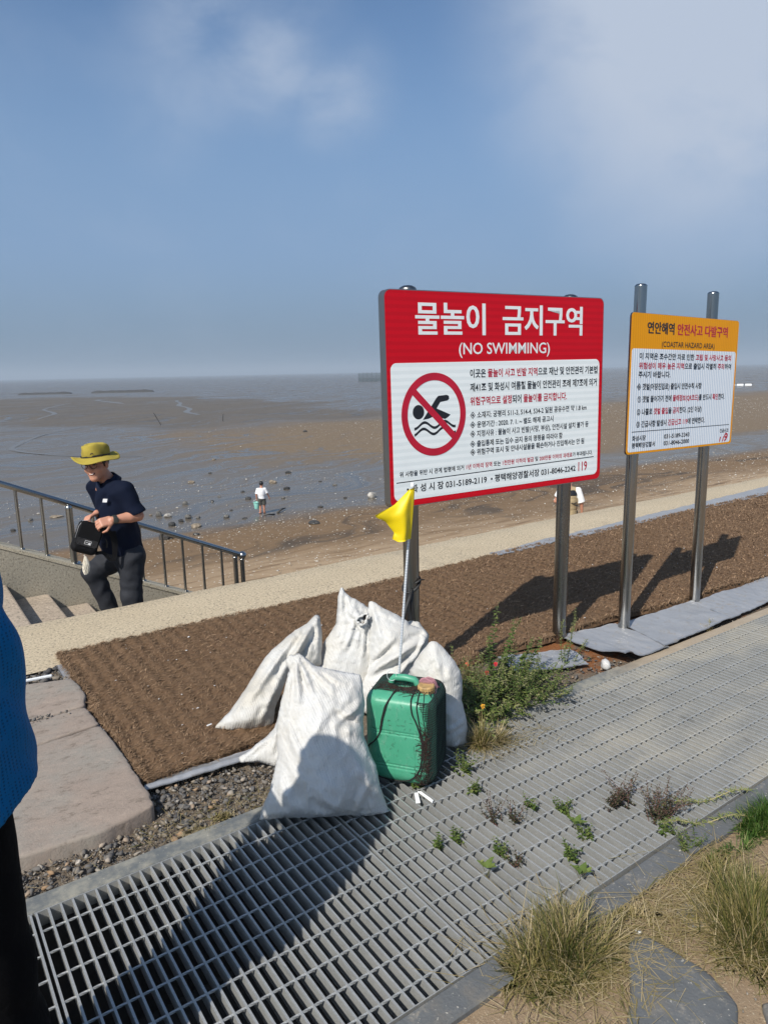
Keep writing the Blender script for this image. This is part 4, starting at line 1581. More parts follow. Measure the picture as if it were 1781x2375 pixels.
    # orient triangles towards the front
    ar = np.cross(V2[F[:, 1]] - V2[F[:, 0]], V2[F[:, 2]] - V2[F[:, 0]])
    F[ar < 0] = F[ar < 0][:, ::-1]
    tri = np.vstack([F, remap[F][:, ::-1]])
    tint = np.concatenate([np.clip(0.5 + 0.6 * vnoise(V2 * 6, seed + 9, 3), 0, 1)] * 2)
    ob = fast_mesh('sack', np.vstack([front, back]), None, mat or M_SACK, tris=tri, tint=tint, smooth=True, origin=pt)
    tag(ob, label, 'sack', 'white woven sacks heaped by the sign post')
    return ob, (pt, u, v, n)


S1 = [(-0.098, 0.601), (-0.085, 0.592), (-0.066, 0.602), (-0.042, 0.579), (-0.011, 0.549), (0.058, 0.529), (0.15, 0.507), (0.16, 0.457), (0.163, 0.395), (0.153, 0.328), (0.157, 0.273), (0.17, 0.224), (0.192, 0.174), (0.201, 0.114), (0.216, 0.047), (0.234, -0.02), (0.181, -0.017), (0.138, -0.01), (0.089, -0.001), (0.034, -0.003), (-0.009, -0.002), (-0.052, -0.0), (-0.088, 0.004), (-0.142, 0.010), (-0.185, 0.006), (-0.23, 0.006), (-0.214, 0.052), (-0.188, 0.108), (-0.171, 0.171), (-0.154, 0.235), (-0.158, 0.295), (-0.15, 0.361), (-0.135, 0.427), (-0.118, 0.487), (-0.103, 0.536), (-0.118, 0.574)]
make_sack('largest white woven sack, nearest the grating, with a wide flat hem', (1.15, 2.07, 0.0), 22, S1, 0.105, 0.085, seed=201, hem=(0.022,), sag=0.9, wrinkle=0.9, h=0.0068, slack=0.44, wide=1.05,
          folds=[((-0.08, 0.59), (-0.075, 0.43), 0.010, 0.012), ((-0.075, 0.585), (-0.02, 0.44), 0.009, 0.011), ((-0.06, 0.58), (0.05, 0.46), 0.009, 0.010), ((-0.05, 0.57), (0.10, 0.47), 0.007, 0.006),
                 ((-0.10, 0.57), (-0.125, 0.38), 0.009, 0.009), ((0.05, 0.37), (0.15, 0.32), 0.016, -0.014), ((0.06, 0.34), (0.16, 0.40), 0.013, 0.012), ((-0.12, 0.34), (-0.06, 0.20), 0.014, 0.008),
                 ((0.10, 0.24), (0.20, 0.08), 0.022, 0.012), ((-0.16, 0.16), (-0.10, 0.05), 0.02, 0.012), ((0.16, 0.12), (0.12, 0.03), 0.014, 0.010), ((-0.03, 0.08), (0.05, 0.02), 0.016, -0.012)],
          gathers=[((-0.085, 0.605), 0.13, 15, 0.008)], bumps=[((0.0, 0.13), 0.12, 0.045), ((0.02, 0.06), 0.05, 0.015), ((-0.02, 0.33), 0.07, 0.012)])
S2 = [(-0.136, 0.013), (-0.113, 0.036), (-0.071, 0.068), (-0.014, 0.136), (0.054, 0.229), (0.106, 0.303), (0.156, 0.346), (0.224, 0.396), (0.276, 0.432), (0.327, 0.457), (0.377, 0.497), (0.397, 0.488), (0.397, 0.412), (0.393, 0.338), (0.379, 0.249), (0.337, 0.23), (0.291, 0.251), (0.252, 0.255), (0.216, 0.211), (0.178, 0.137), (0.141, 0.065), (0.128, -0.001), (0.096, -0.02), (0.013, -0.02), (-0.06, -0.011), (-0.104, 0.001)]
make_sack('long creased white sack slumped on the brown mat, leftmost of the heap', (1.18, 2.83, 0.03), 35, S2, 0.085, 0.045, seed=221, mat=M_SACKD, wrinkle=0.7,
          folds=[((0.37, 0.46), (0.10, 0.08), 0.017, 0.022), ((0.30, 0.42), (0.02, 0.10), 0.014, 0.012), ((0.34, 0.42), (0.16, 0.10), 0.012, 0.013), ((0.26, 0.27), (0.06, 0.0), 0.014, 0.014), ((0.38, 0.47), (0.36, 0.27), 0.012, 0.014), ((0.10, 0.25), (-0.04, 0.05), 0.012, 0.007)],
          gathers=[((0.385, 0.49), 0.12, 9, 0.009)], bumps=[((0.0, 0.03), 0.06, 0.02)])
S3 = [(-0.11, 0.062), (-0.068, 0.078), (-0.029, 0.104), (0.021, 0.136), (0.051, 0.163), (0.078, 0.245), (0.106, 0.336), (0.126, 0.401), (0.174, 0.366), (0.20, 0.222), (0.20, 0.085), (0.16, -0.012), (0.102, -0.012), (0.051, 0.0), (0.021, 0.010), (-0.013, 0.028), (-0.054, 0.031), (-0.101, 0.037)]
make_sack('small white sack with a loose flap spread on the gravel, half behind the largest sack', (1.12, 2.5, 0.0), 38, S3, 0.05, 0.03, seed=241, wrinkle=0.8,
          folds=[((0.12, 0.34), (0.03, 0.06), 0.012, 0.016), ((0.14, 0.28), (0.08, 0.02), 0.012, 0.014), ((0.05, 0.13), (-0.08, 0.06), 0.010, 0.010)])
S4 = [(0.088, 0.322), (0.123, 0.368), (0.153, 0.407), (0.166, 0.504), (0.172, 0.552), (0.188, 0.590), (0.203, 0.570), (0.212, 0.555), (0.235, 0.537), (0.265, 0.519), (0.303, 0.492), (0.330, 0.47), (0.345, 0.421), (0.349, 0.379), (0.341, 0.298), (0.346, 0.241), (0.347, 0.167), (0.341, 0.054), (0.325, -0.02), (0.089, -0.02), (0.044, 0.074), (0.052, 0.202), (0.075, 0.265)]
s4, fr4 = make_sack('tall white sack with a pointed corner and open mouth at the back of the heap', (1.52, 2.85, 0.0), 14, S4, 0.095, 0.07, seed=261, wrinkle=0.8, sag=0.6,
                    folds=[((0.19, 0.57), (0.15, 0.36), 0.012, 0.016), ((0.20, 0.55), (0.21, 0.40), 0.010, -0.010), ((0.25, 0.44), (0.19, 0.30), 0.010, 0.010), ((0.29, 0.40), (0.27, 0.26), 0.008, 0.010), ((0.31, 0.40), (0.31, 0.25), 0.008, 0.009), ((0.24, 0.47), (0.30, 0.40), 0.015, 0.020)],
                    gathers=[((0.28, 0.41), 0.10, 13, 0.007)])
# its open mouth: a hollow with its shade painted dark, and a rolled lip
pt, u, v, n = fr4
m = Mesh()
cm = np.array([0.278, 0.432])
ring0, ring1 = [], []
for a in np.linspace(0, 2 * math.pi, 22, endpoint=False):
    e = np.array([math.cos(a) * 0.030, math.sin(a) * 0.020])
    e = np.array([e[0] * 0.8 - e[1] * 0.6, e[0] * 0.6 + e[1] * 0.8]) * (1 + 0.2 * math.sin(3 * a + 1))
    ring0.append(pt + (cm + e)[0] * u + (cm + e)[1] * v + 0.090 * n)
    ring1.append(pt + (cm + e * 0.5)[0] * u + (cm + e * 0.5)[1] * v + 0.055 * n)
m.add(ring0 + ring1, [(i, (i + 1) % 22, 22 + (i + 1) % 22, 22 + i) for i in range(22)] + [tuple(range(22, 44))])
o = m.build('sack_mouth', M_SACKI, None, smooth=True)
o.parent = s4
o.location = Vector(o['_o']) - Vector(s4['_o'])
m = Mesh()
m.tube(ring0 + ring0[:1], [0.006 + 0.003 * math.sin(i * 1.9) for i in range(23)], 8)
o = m.build('sack_lip', M_SACK, None, smooth=True)
o.parent = s4
o.location = Vector(o['_o']) - Vector(s4['_o'])
S5 = [(-0.054, 0.53), (-0.033, 0.53), (0.015, 0.496), (0.08, 0.463), (0.112, 0.442), (0.16, 0.404), (0.216, 0.387), (0.236, 0.362), (0.231, 0.322), (0.213, 0.267), (0.185, 0.219), (0.165, 0.141), (0.155, -0.001), (0.14, -0.02), (-0.10, -0.02), (-0.127, 0.005), (-0.12, 0.131), (-0.085, 0.194), (-0.064, 0.257), (-0.066, 0.321), (-0.056, 0.401), (-0.062, 0.482)]
make_sack('white sack with deep diagonal folds standing behind the flag pole and jerrycan', (1.80, 2.62, 0.0), 18, S5, 0.10, 0.06, seed=281, wrinkle=0.8, sag=0.7,
          folds=[((0.23, 0.355), (-0.05, 0.20), 0.018, 0.026), ((0.22, 0.33), (0.04, 0.15), 0.016, 0.020), ((0.08, 0.34), (-0.08, 0.19), 0.012, -0.014), ((0.225, 0.37), (0.14, 0.20), 0.012, 0.016), ((0.0, 0.48), (0.18, 0.39), 0.010, 0.010), ((-0.04, 0.50), (0.0, 0.34), 0.012, 0.008)],
          gathers=[((0.232, 0.35), 0.11, 12, 0.009)], bumps=[((0.02, 0.36), 0.08, 0.02)])
S6 = [(0.079, 0.362), (0.105, 0.381), (0.144, 0.378), (0.169, 0.347), (0.181, 0.304), (0.197, 0.209), (0.202, 0.053), (0.199, -0.01), (0.061, -0.01), (0.049, 0.142), (0.06, 0.289)]
make_sack('small rounded white sack tucked against the left sign post', (1.93, 2.73, 0.0), 10, S6, 0.05, 0.03, seed=301, folds=[((0.09, 0.37), (0.15, 0.30), 0.012, 0.012)])
S7 = [(-0.076, 0.454), (-0.051, 0.451), (-0.015, 0.418), (0.029, 0.367), (0.055, 0.316), (0.062, 0.25), (0.058, 0.19), (0.074, 0.131), (0.083, 0.072), (0.080, 0.027), (0.085, -0.01), (0.070, -0.02), (0.031, -0.02), (-0.038, -0.02), (-0.052, 0.031), (-0.059, 0.143), (-0.088, 0.217), (-0.146, 0.275), (-0.168, 0.32), (-0.146, 0.364), (-0.109, 0.417)]
make_sack('smooth bulging white sack on the right of the heap between the jerrycan and the weeds', (1.86, 2.2, 0.0), 8, S7, 0.07, 0.10, seed=321, wrinkle=0.5, sag=0.5,
          folds=[((-0.06, 0.44), (-0.03, 0.30), 0.010, 0.008), ((0.06, 0.11), (0.0, 0.08), 0.010, 0.008), ((0.05, 0.03), (0.02, -0.01), 0.010, 0.010)])


# ================================================================== JERRYCAN, NET, FLAG
def mat_can():
    b = MB('green_plastic', rough=0.38, spec=0.5)
    p = b.tex('Object')
    f = b.noise(p, 9.0, 5, 0.6)
    g = b.noise(b.map(p, (60, 60, 14), (0.3, 0.5, 0.2)), 1.0, 4, 0.7, 2.0)
    c = b.mix(f, (0.044, 0.265, 0.155), (0.078, 0.345, 0.212))
    c = b.mix(b.m('MULTIPLY', b.ss(g, 0.60, 0.70), 0.55), c, (0.02, 0.075, 0.045))
    c = b.mix(b.m('MULTIPLY', b.ss(b.noise(b.map(p, (1, 1, 0.5)), 34.0, 7, 0.75), 0.54, 0.68), 0.4), c, (0.24, 0.40, 0.31))
    b.set(base=c, rough=b.mixf(f, 0.32, 0.5), normal=b.bump(b.m('ADD', g, f), 0.08, 0.004))
    return b.mat


M_CAN = mat_can()
CW, CDp, CH = 0.285, 0.245, 0.385           # front width, depth, shoulder height
CF = np.array([0.58, -0.8146, 0.0])          # along the front face, left to right
CB = np.array([0.8146, 0.58, 0.0])           # into the can
CC = np.array([1.580, 2.130, 0.004])        # centre of its foot
CR = np.array([CF, CB, [0, 0, 1.0]])


def can_w(q):
    return CC + np.asarray(q, float) @ CR


def can_sdf(P):
    q = (P - CC) @ CR.T
    d = d_box(q, (0, 0, CH / 2), (CW / 2, CDp / 2, CH / 2), 0.058)
    # sloping shoulders round the handle
    top = q[..., 2] - (CH - 0.004 - 0.22 * np.maximum(np.abs(q[..., 1]) - 0.055, 0))
    d = smax(d, top, 0.02)
    for zz in (0.080, 0.092, 0.222, 0.232):       # moulded ribs
        ring = np.abs(q[..., 2] - zz)
        d = d + 0.0034 * np.exp(-(ring / 0.0026) ** 2) * (np.abs(q[..., 0]) < 0.115)
    # hollow under the handle
    hol = d_box(q, (-0.006, 0.0, CH - 0.004), (0.048, 0.036, 0.030), 0.02)
    d = smax(d, -hol, 0.012)
    neck = np.maximum(np.hypot(q[..., 0] - 0.092, q[..., 1] + 0.028) - 0.030, np.abs(q[..., 2] - CH + 0.02) - 0.018)
    return smin(d, neck, 0.008)


can = thing('jerrycan', CC, 'green plastic jerrycan with a tan cap standing among the white sacks on the grating', 'jerrycan')
sdf_obj('can_body', can_sdf, CC - [0.24, 0.24, 0.01], CC + [0.24, 0.24, CH + 0.05], 0.0034, M_CAN, can)
m = Mesh()
m.tube([can_w(p) for p in ((-0.062, 0, CH - 0.03), (-0.060, 0, CH + 0.004), (-0.048, 0, CH + 0.018), (-0.005, 0, CH + 0.022), (0.036, 0, CH + 0.018), (0.047, 0, CH + 0.004), (0.049, 0, CH - 0.03))], [0.013, 0.0135, 0.0135, 0.0145, 0.0135, 0.0135, 0.013], 16)
m.build('handle', M_CAN, can, smooth=True)
m = Mesh()
prof_n = 40
cc = can_w((0.092, -0.028, CH - 0.010))
vs, fs = [], []
for j, (r, hgt) in enumerate([(0.033, 0), (0.033, 0.022), (0.031, 0.026), (0.0, 0.027)]):
    for k in range(prof_n):
        rr = r * (1 + (0.035 if k % 2 else 0) * (1 if j < 2 else 0))
        a = 2 * math.pi * k / prof_n
        vs.append(cc + np.array([rr * math.cos(a), rr * math.sin(a), hgt]))
fs = [(j * prof_n + k, j * prof_n + (k + 1) % prof_n, (j + 1) * prof_n + (k + 1) % prof_n, (j + 1) * prof_n + k) for j in range(3) for k in range(prof_n)]
m.add(vs, fs)
m.build('cap', plain('tan_cap', (0.44, 0.28, 0.11), 0.6, var=0.35, vscale=40), can)


def on_can(q, off):
    """push can-local points onto the can's surface plus off"""
    q = np.array(q, float)
    for _ in range(6):
        P = can_w(q)
        d = can_sdf(P) - off
        g = np.stack([(can_sdf(can_w(q + e)) - can_sdf(can_w(q - e))) / 0.004 for e in np.eye(3) * 0.002], -1)
        g /= np.linalg.norm(g, axis=-1, keepdims=True) + 1e-6
        q = q - g * d[..., None]
    return can_w(q)


def strands(mesh, P, ids, r):
    """thin triangular strands along rows of points P[ids]"""
    for row in ids:
        mesh.tube(P[row], r, 3, caps=False)


net = thing('fishing_net', CC + [0, 0, 0.0], 'tangled dark fishing net with weed caught in it draped over the green jerrycan', 'net')
M_NET = plain('net_twine', (0.010, 0.014, 0.012), 0.8)
M_WEEDY = plain('caught_seaweed', (0.030, 0.017, 0.012), 0.9, var=0.5, vscale=80)
# mesh over the right-hand side, round to the front corner
m = Mesh()
S = np.linspace(-0.10, 0.33, 47)         # 0 = front right corner, negative wraps onto the front
Zs = np.linspace(0.0, 0.38, 41)
zz, ss_ = np.meshgrid(Zs, S, indexing='ij')
ss_ = ss_ + 0.006 * vnoise(np.stack([zz.ravel() * 30, ss_.ravel() * 30], 1), 401, 2).reshape(ss_.shape)
xq = np.where(ss_ < 0, CW / 2 + np.minimum(ss_, 0) * 0.8, CW / 2)
xq = np.where(ss_ > CDp, CW / 2 - (ss_ - CDp), xq)
yq = np.clip(-CDp / 2 + np.maximum(ss_, 0), -CDp / 2, CDp / 2)
P = on_can(np.stack([xq, yq, np.clip(zz, 0.004, CH - 0.005)], -1).reshape(-1, 3), 0.0022)
I = np.arange(len(Zs) * len(S)).reshape(len(Zs), len(S))
edge = (-0.10 + 0.085 * np.sin(np.linspace(0, 1, len(Zs)) * math.pi) ** 0.7)
for r_ in range(len(Zs)):
    k0 = int(np.searchsorted(S, edge[r_]))
    m.tube(P[I[r_, k0:]], 0.00115, 3, caps=False)
for c_ in range(len(S)):
    rows = [r_ for r_ in range(len(Zs)) if S[c_] >= edge[r_]]
    seg = []
    for r_ in range(len(Zs)):
        if S[c_] >= edge[r_]:
            seg.append(I[r_, c_])
        elif len(seg) > 1:
            m.tube(P[seg], 0.00115, 3, caps=False)
            seg = []
        else:
            seg = []
    if len(seg) > 1:
        m.tube(P[seg], 0.00115, 3, caps=False)
m.build('side_mesh', M_NET, net)
# mesh over the top and back
m = Mesh()
gx, gy = np.meshgrid(np.linspace(-CW / 2 + 0.01, CW / 2, 34), np.linspace(-0.075, CDp / 2, 26), indexing='ij')
q = np.stack([gx, gy, np.full(gx.shape, CH + 0.01)], -1).reshape(-1, 3)
q[:, 2] += 0.006 * vnoise(q[:, :2] * 30, 402, 2)
P = on_can(q, 0.003)
P[:, 2] = np.maximum(P[:, 2], CC[2] + CH - 0.022)
I = np.arange(34 * 26).reshape(34, 26)
for r_ in range(34):
    m.tube(P[I[r_]], 0.0011, 3, caps=False)
for c_ in range(26):
    m.tube(P[I[:, c_]], 0.0011, 3, caps=False)
m.build('top_mesh', M_NET, net)
# selvedge ropes hanging down the front
m = Mesh()
HW = CW / 2
ropes = [[(-0.02, -0.06, CH), (-0.035, -CDp / 2, CH - 0.03), (-0.055, -CDp / 2, 0.29), (-0.065, -CDp / 2, 0.23), (-0.085, -CDp / 2, 0.19), (-0.115, -CDp / 2, 0.165), (-HW, -CDp / 2 + 0.02, 0.13), (-HW, -CDp / 2 + 0.02, 0.07), (-0.10, -CDp / 2, 0.04), (-0.04, -CDp / 2, 0.008), (0.0, -CDp / 2, 0.012), (0.05, -CDp / 2, 0.035), (0.085, -CDp / 2, 0.075), (0.10, -CDp / 2, 0.13), (0.10, -CDp / 2, 0.2), (0.085, -CDp / 2, 0.27), (0.06, -CDp / 2, 0.32), (0.055, -CDp / 2 + 0.01, CH - 0.01), (0.05, -0.05, CH)],
         [(0.075, -0.06, CH), (0.08, -CDp / 2, CH - 0.03), (0.09, -CDp / 2, 0.29), (0.10, -CDp / 2, 0.23), (0.115, -CDp / 2, 0.17), (0.105, -CDp / 2, 0.12), (0.095, -CDp / 2, 0.06)],
         [(-0.01, -0.06, CH), (-0.045, -CDp / 2, CH - 0.04), (-0.062, -CDp / 2, 0.28), (-0.07, -CDp / 2, 0.22)],
         [(0.095, -0.05, CH), (0.10, -CDp / 2 + 0.005, CH - 0.05), (0.115, -CDp / 2, 0.25), (0.118, -CDp / 2, 0.18)]]
for rp, rad in zip(ropes, (0.0028, 0.0024, 0.0018, 0.0014)):
    rp = np.array(rp)
    t = np.linspace(0, len(rp) - 1, len(rp) * 6)
    q = np.stack([np.interp(t, np.arange(len(rp)), rp[:, i]) for i in range(3)], 1)
    for _ in range(5):
        q[1:-1] = (q[:-2] + 2 * q[1:-1] + q[2:]) / 4
    q[:, 0] += 0.003 * vnoise(t[:, None] * 2.0, 403, 2)
    m.tube(on_can(q, rad + 0.0008), rad, 6)
m.build('rope', plain('net_rope', (0.012, 0.012, 0.011), 0.85), net, smooth=True)
# weed and hair caught in the net
m = Mesh()


def fuzz(c, sp, n, L, r=0.0008):
    for _ in range(n):
        p = np.array(c) + rng.normal(0, 1, 3) * np.array(sp)
        d = rng.normal(0, 1, 3) * np.array([1, 0.3, 1])
        d /= np.linalg.norm(d)
        b_ = rng.normal(0, 0.6, 3) * np.array([1, 0.3, 1])
        l = L * rng.uniform(0.4, 1)
        path = on_can(np.array([p, p + d * l * 0.5 + b_ * l * 0.1, p + d * l + b_ * l * 0.35]), 0.003 + 0.004 * rng.random())
        m.tube(path, r, 3, caps=False)


fuzz((0.0, -0.04, CH), (0.05, 0.018, 0.006), 260, 0.04)
fuzz((0.05, -0.01, CH + 0.005), (0.035, 0.03, 0.004), 150, 0.035)
fuzz((0.112, -CDp / 2, 0.20), (0.006, 0.003, 0.035), 150, 0.035)
fuzz((0.120, -CDp / 2, 0.12), (0.006, 0.003, 0.04), 120, 0.03)
fuzz((0.09, -CDp / 2, 0.045), (0.008, 0.003, 0.02), 70, 0.025)
fuzz((-0.02, -CDp / 2, 0.2), (0.07, 0.002, 0.08), 60, 0.016, 0.0005)
m.build('seaweed', M_WEEDY, net)
# faded pink netting bunched over the cap
m = Mesh()
gx, gy = np.meshgrid(np.linspace(-0.05, 0.05, 15), np.linspace(-0.05, 0.05, 15), indexing='ij')
hz = 0.042 - 9.0 * (np.maximum(np.hypot(gx, gy) - 0.036, 0)) ** 1.4 + 0.004 * vnoise(np.stack([gx.ravel() * 40, gy.ravel() * 40], 1), 405, 2).reshape(gx.shape)
loc = np.stack([0.088 + gx * 0.8, 0.006 + gy * 0.7, CH - 0.020 + np.maximum(hz, 0.004)], -1).reshape(-1, 3)
P = can_w(loc)
I = np.arange(225).reshape(15, 15)
for r_ in range(15):
    m.tube(P[I[r_]], 0.0011, 3, caps=False)
    m.tube(P[I[:, r_]], 0.0011, 3, caps=False)
m.build('pink_mesh', plain('faded_pink_twine', (0.42, 0.20, 0.22), 0.8), net)
m = Mesh()
lp = [can_w((-0.055 + 0.018 * math.cos(a), -0.014 + 0.004 * math.cos(a), CH + 0.030 + 0.022 * math.sin(a))) for a in np.linspace(0, 6.28, 26)]
m.tube(lp, 0.0012, 5)
m.build('nylon_loop', plain('nylon_line', (0.6, 0.68, 0.66), 0.3), net, smooth=True)

# two scraps of white tape and a twig at the can's foot
m = Mesh()
m.prism([(1.487, 1.962, 0.022), (1.499, 1.955, 0.022), (1.484, 1.922, 0.004), (1.469, 1.929, 0.004)], (0.001, 0.001, 0.002))
m.prism([(1.503, 1.962, 0.022), (1.513, 1.953, 0.022), (1.532, 1.902, 0.004), (1.521, 1.895, 0.004)], (0.001, 0.001, 0.002))
tag(m.build('tape_scrap', plain('white_tape', (0.75, 0.75, 0.73), 0.6)), 'forked scrap of white tape on the grating at the foot of the jerrycan', 'litter')


def build_flag():
    base, tip = np.array([1.712, 2.40, 0.0]), np.array([1.831, 2.40, 1.128])
    t = thing('flag', base, 'small yellow plastic flag on a slim silver pole stuck behind the green jerrycan', 'flag')
    m = Mesh()
    m.tube([base, base * 0.5 + tip * 0.5, tip], 0.0056, 12)
    b = MB('aluminium_pole', (0.72, 0.75, 0.78), 0.4, 0.35)
    pz = b.tex('Object')
    b.set(base=b.mix(b.wave(pz, 26.0, 'Z', 0.8, 1.0), (0.74, 0.77, 0.80), (0.55, 0.60, 0.65)))
    m.build('pole', b.mat, t, smooth=True, auto=40)
    m = Mesh()
    d = (tip - base) / np.linalg.norm(tip - base)
    m.tube([tip - d * 0.004, tip + d * 0.012], 0.0085, 10)
    m.build('pole_tip', plain('white_tape_tip', (0.8, 0.8, 0.8), 0.6), t)
    # the cloth: hoist sleeve along the pole, then two folds hanging to the left
    rows = 22
    hoist_t = tip - d * 0.010
    hoist_b = tip - d * 0.232
    V, Q = [], []
    prof = [  # (fraction down the hoist) -> horizontal run of the cloth: list of (dx, dy, dz)
        (0.00, [(0.013, 0.0, 0.0), (0.006, -0.010, 0), (-0.006, -0.010, 0.0), (-0.012, -0.004, -0.004), (-0.014, 0.004, -0.008), (-0.016, 0.008, -0.012)]),
        (0.25, [(0.024, 0.012, -0.002), (0.006, -0.011, 0), (-0.008, -0.011, 0), (-0.035, -0.020, 0.002), (-0.060, 0.000, -0.004), (-0.085, 0.012, -0.012)]),
        (0.50, [(0.026, 0.014, -0.004), (0.006, -0.012, 0), (-0.008, -0.012, 0), (-0.055, -0.030, 0.010), (-0.105, 0.000, -0.004), (-0.186, 0.010, 0.010)]),
        (0.62, [(0.020, 0.010, -0.004), (0.006, -0.012, 0), (-0.008, -0.012, 0), (-0.050, -0.034, 0.004), (-0.095, 0.004, -0.012), (-0.120, 0.014, 0.004)]),
        (0.80, [(0.012, 0.006, -0.002), (0.006, -0.012, 0), (-0.010, -0.012, 0), (-0.045, -0.034, -0.004), (-0.070, -0.006, -0.010), (-0.078, 0.006, -0.008)]),
        (1.00, [(0.010, 0.004, 0.0), (0.006, -0.011, 0), (-0.012, -0.011, 0), (-0.042, -0.030, -0.002), (-0.066, -0.014, -0.004), (-0.090, -0.004, 0.012)])]
    fr = [p[0] for p in prof]
    K = 6
    nu = 30
    for r_ in range(rows):
        f = r_ / (rows - 1)
        ctrl = np.array([[np.interp(f, fr, [p[1][k][i] for p in prof]) for i in range(3)] for k in range(K)])
        tt = np.linspace(0, K - 1, nu)
        c = np.stack([np.interp(tt, np.arange(K), ctrl[:, i]) for i in range(3)], 1)
        for _ in range(3):
            c[1:-1] = (c[:-2] + 2 * c[1:-1] + c[2:]) / 4
        h = hoist_t + (hoist_b - hoist_t) * f
        V.append(h + c)
    V = np.vstack(V)
    I = np.arange(rows * nu).reshape(rows, nu)
    q = np.stack([I[:-1, :-1], I[1:, :-1], I[1:, 1:], I[:-1, 1:]], -1).reshape(-1, 4)
    off = np.array([0.0, 0.0012, 0.0])
    n = rows * nu
    rim = np.concatenate([I[:, 0], I[-1, 1:], I[-2::-1, -1], I[0, -2:0:-1]])
    rq = np.stack([rim, np.roll(rim, -1), np.roll(rim, -1) + n, rim + n], 1)
    b = MB('yellow_vinyl', (0.78, 0.60, 0.004), 0.42)
    b.set(base=b.mix(b.noise(b.tex('Object'), 12.0, 3), (0.80, 0.62, 0.003), (0.70, 0.50, 0.003)))
    fast_mesh('flag_cloth', np.vstack([V, V + off]), np.concatenate([q, q[:, ::-1] + n, rq]), b.mat, t, smooth=True)


build_flag()

# ================================================================== HANDRAIL
def build_rail():
    t = thing('handrail', (1.2, 6.6, 0.0), 'sloping stainless steel handrail on the low parapet wall behind the man', 'handrail')
    rz = lambda x: 0.765 - 0.4606 * (x - 0.74)
    mt = mat_steelpost('rail_steel', 0.50, 0.16)
    wt = lambda x: 0.555 - 0.473 * x + 0.034
    m = Mesh()
    m.tube([(-0.6, 6.6, rz(-0.6)), (1.0, 6.6, rz(1.0)), (2.80, 6.6, rz(2.80)), (2.845, 6.6, rz(2.845) - 0.002)], 0.0255, 20)
    m.build('top_rail', mt, t, smooth=True, auto=40)
    for x in (0.445, 0.645, 0.846, 1.035, 1.44, 1.64, 1.838, 2.043, 2.230, 2.425, 2.618):
        m = Mesh()
        m.tube([(x, 6.6, wt(x) - 0.01), (x, 6.6, rz(x) - 0.012)], 0.0135, 12)
        m.lathe((x, 6.6, wt(x) - 0.004), [(0.026, 0), (0.024, 0.008), (0.014, 0.012)], 12)
        m.build('baluster', mt, t, smooth=True, auto=40)
    m = Mesh()
    x = 1.245
    m.tube([(x, 6.575, wt(x) - 0.01), (x, 6.575, rz(x) - 0.035)], 0.029, 18)
    m.lathe((x, 6.575, rz(x) - 0.036), [(0.029, 0), (0.027, 0.012), (0.018, 0.022), (0, 0.027)], 18)
    m.lathe((x, 6.575, wt(x) - 0.004), [(0.055, 0), (0.052, 0.008), (0.03, 0.014)], 20)
    m.build('main_post', mt, t, smooth=True, auto=40)
    for x in (2.762, 2.836):
        m = Mesh()
        m.tube([(x, 6.6, wt(x) - 0.02), (x, 6.6, rz(x) - (0.02 if x < 2.8 else 0.03))], 0.024, 16)
        m.lathe((x, 6.6, rz(x) - 0.055), [(0.024, 0), (0.027, 0.004), (0.027, 0.014), (0.024, 0.018)], 16)
        m.build('end_post', mt, t, smooth=True, auto=40)
    m = Mesh()
    m.lathe((2.842, 6.6, rz(2.842) - 0.045), [(0.0, 0.0)] + [(0.043 * math.sin(a), 0.043 - 0.043 * math.cos(a)) for a in np.linspace(0.2, 2.94, 12)] + [(0.0, 0.086)], 20)
    m.build('ball_finial', mt, t, smooth=True)


build_rail()


# ================================================================== PEOPLE
def mat_skin(name, base):
    b = MB(name, base, 0.5, 0.0, 0.4)
    f = b.noise(b.tex('Object'), 18.0, 4, 0.6)
    b.set(base=b.mix(f, base, (base[0] * 1.12, base[1] * 0.86, base[2] * 0.80)), sss=0.05)
    return b.mat


def mat_cloth(name, base, rough=0.85, weave=0.0, wscale=300.0, var=0.15):
    b = MB(name, base, rough, 0.0, 0.25)
    p = b.tex('Object')
    f = b.noise(p, 9.0, 5, 0.6)
    g = b.noise(b.map(p, (1, 1, 0.6)), 34.0, 5, 0.6, 0.5)
    c = b.mix(f, tuple(v * (1 - var) for v in base), tuple(min(1, v * (1 + var)) for v in base))
    h = g
    if weave:
        d = b.voro(p, wscale, rand=0.15)
        c = b.mix(b.m('MULTIPLY', b.ss(d, 0.42, 0.25), weave), c, tuple(v * 0.35 for v in base))
        h = b.m('ADD', g, b.m('MULTIPLY', d, 0.25))
    b.set(base=c, normal=b.bump(h, 0.45, 0.008), spec=0.12)
    return b.mat


SKIN = mat_skin('skin', (0.46, 0.255, 0.175))
HAIR = plain('black_hair', (0.010, 0.009, 0.009), 0.5, var=0.4, vscale=90, bump=0.5, bscale=150)


def face_frame(fwd, up=(0, 0, 1)):
    f = np.array(fwd, float)
    f /= np.linalg.norm(f)
    u = np.array(up, float)
    l = np.cross(u, f)
    l /= np.linalg.norm(l)
    return np.array([f, l, np.cross(f, l)])      # rows: forward, left, up


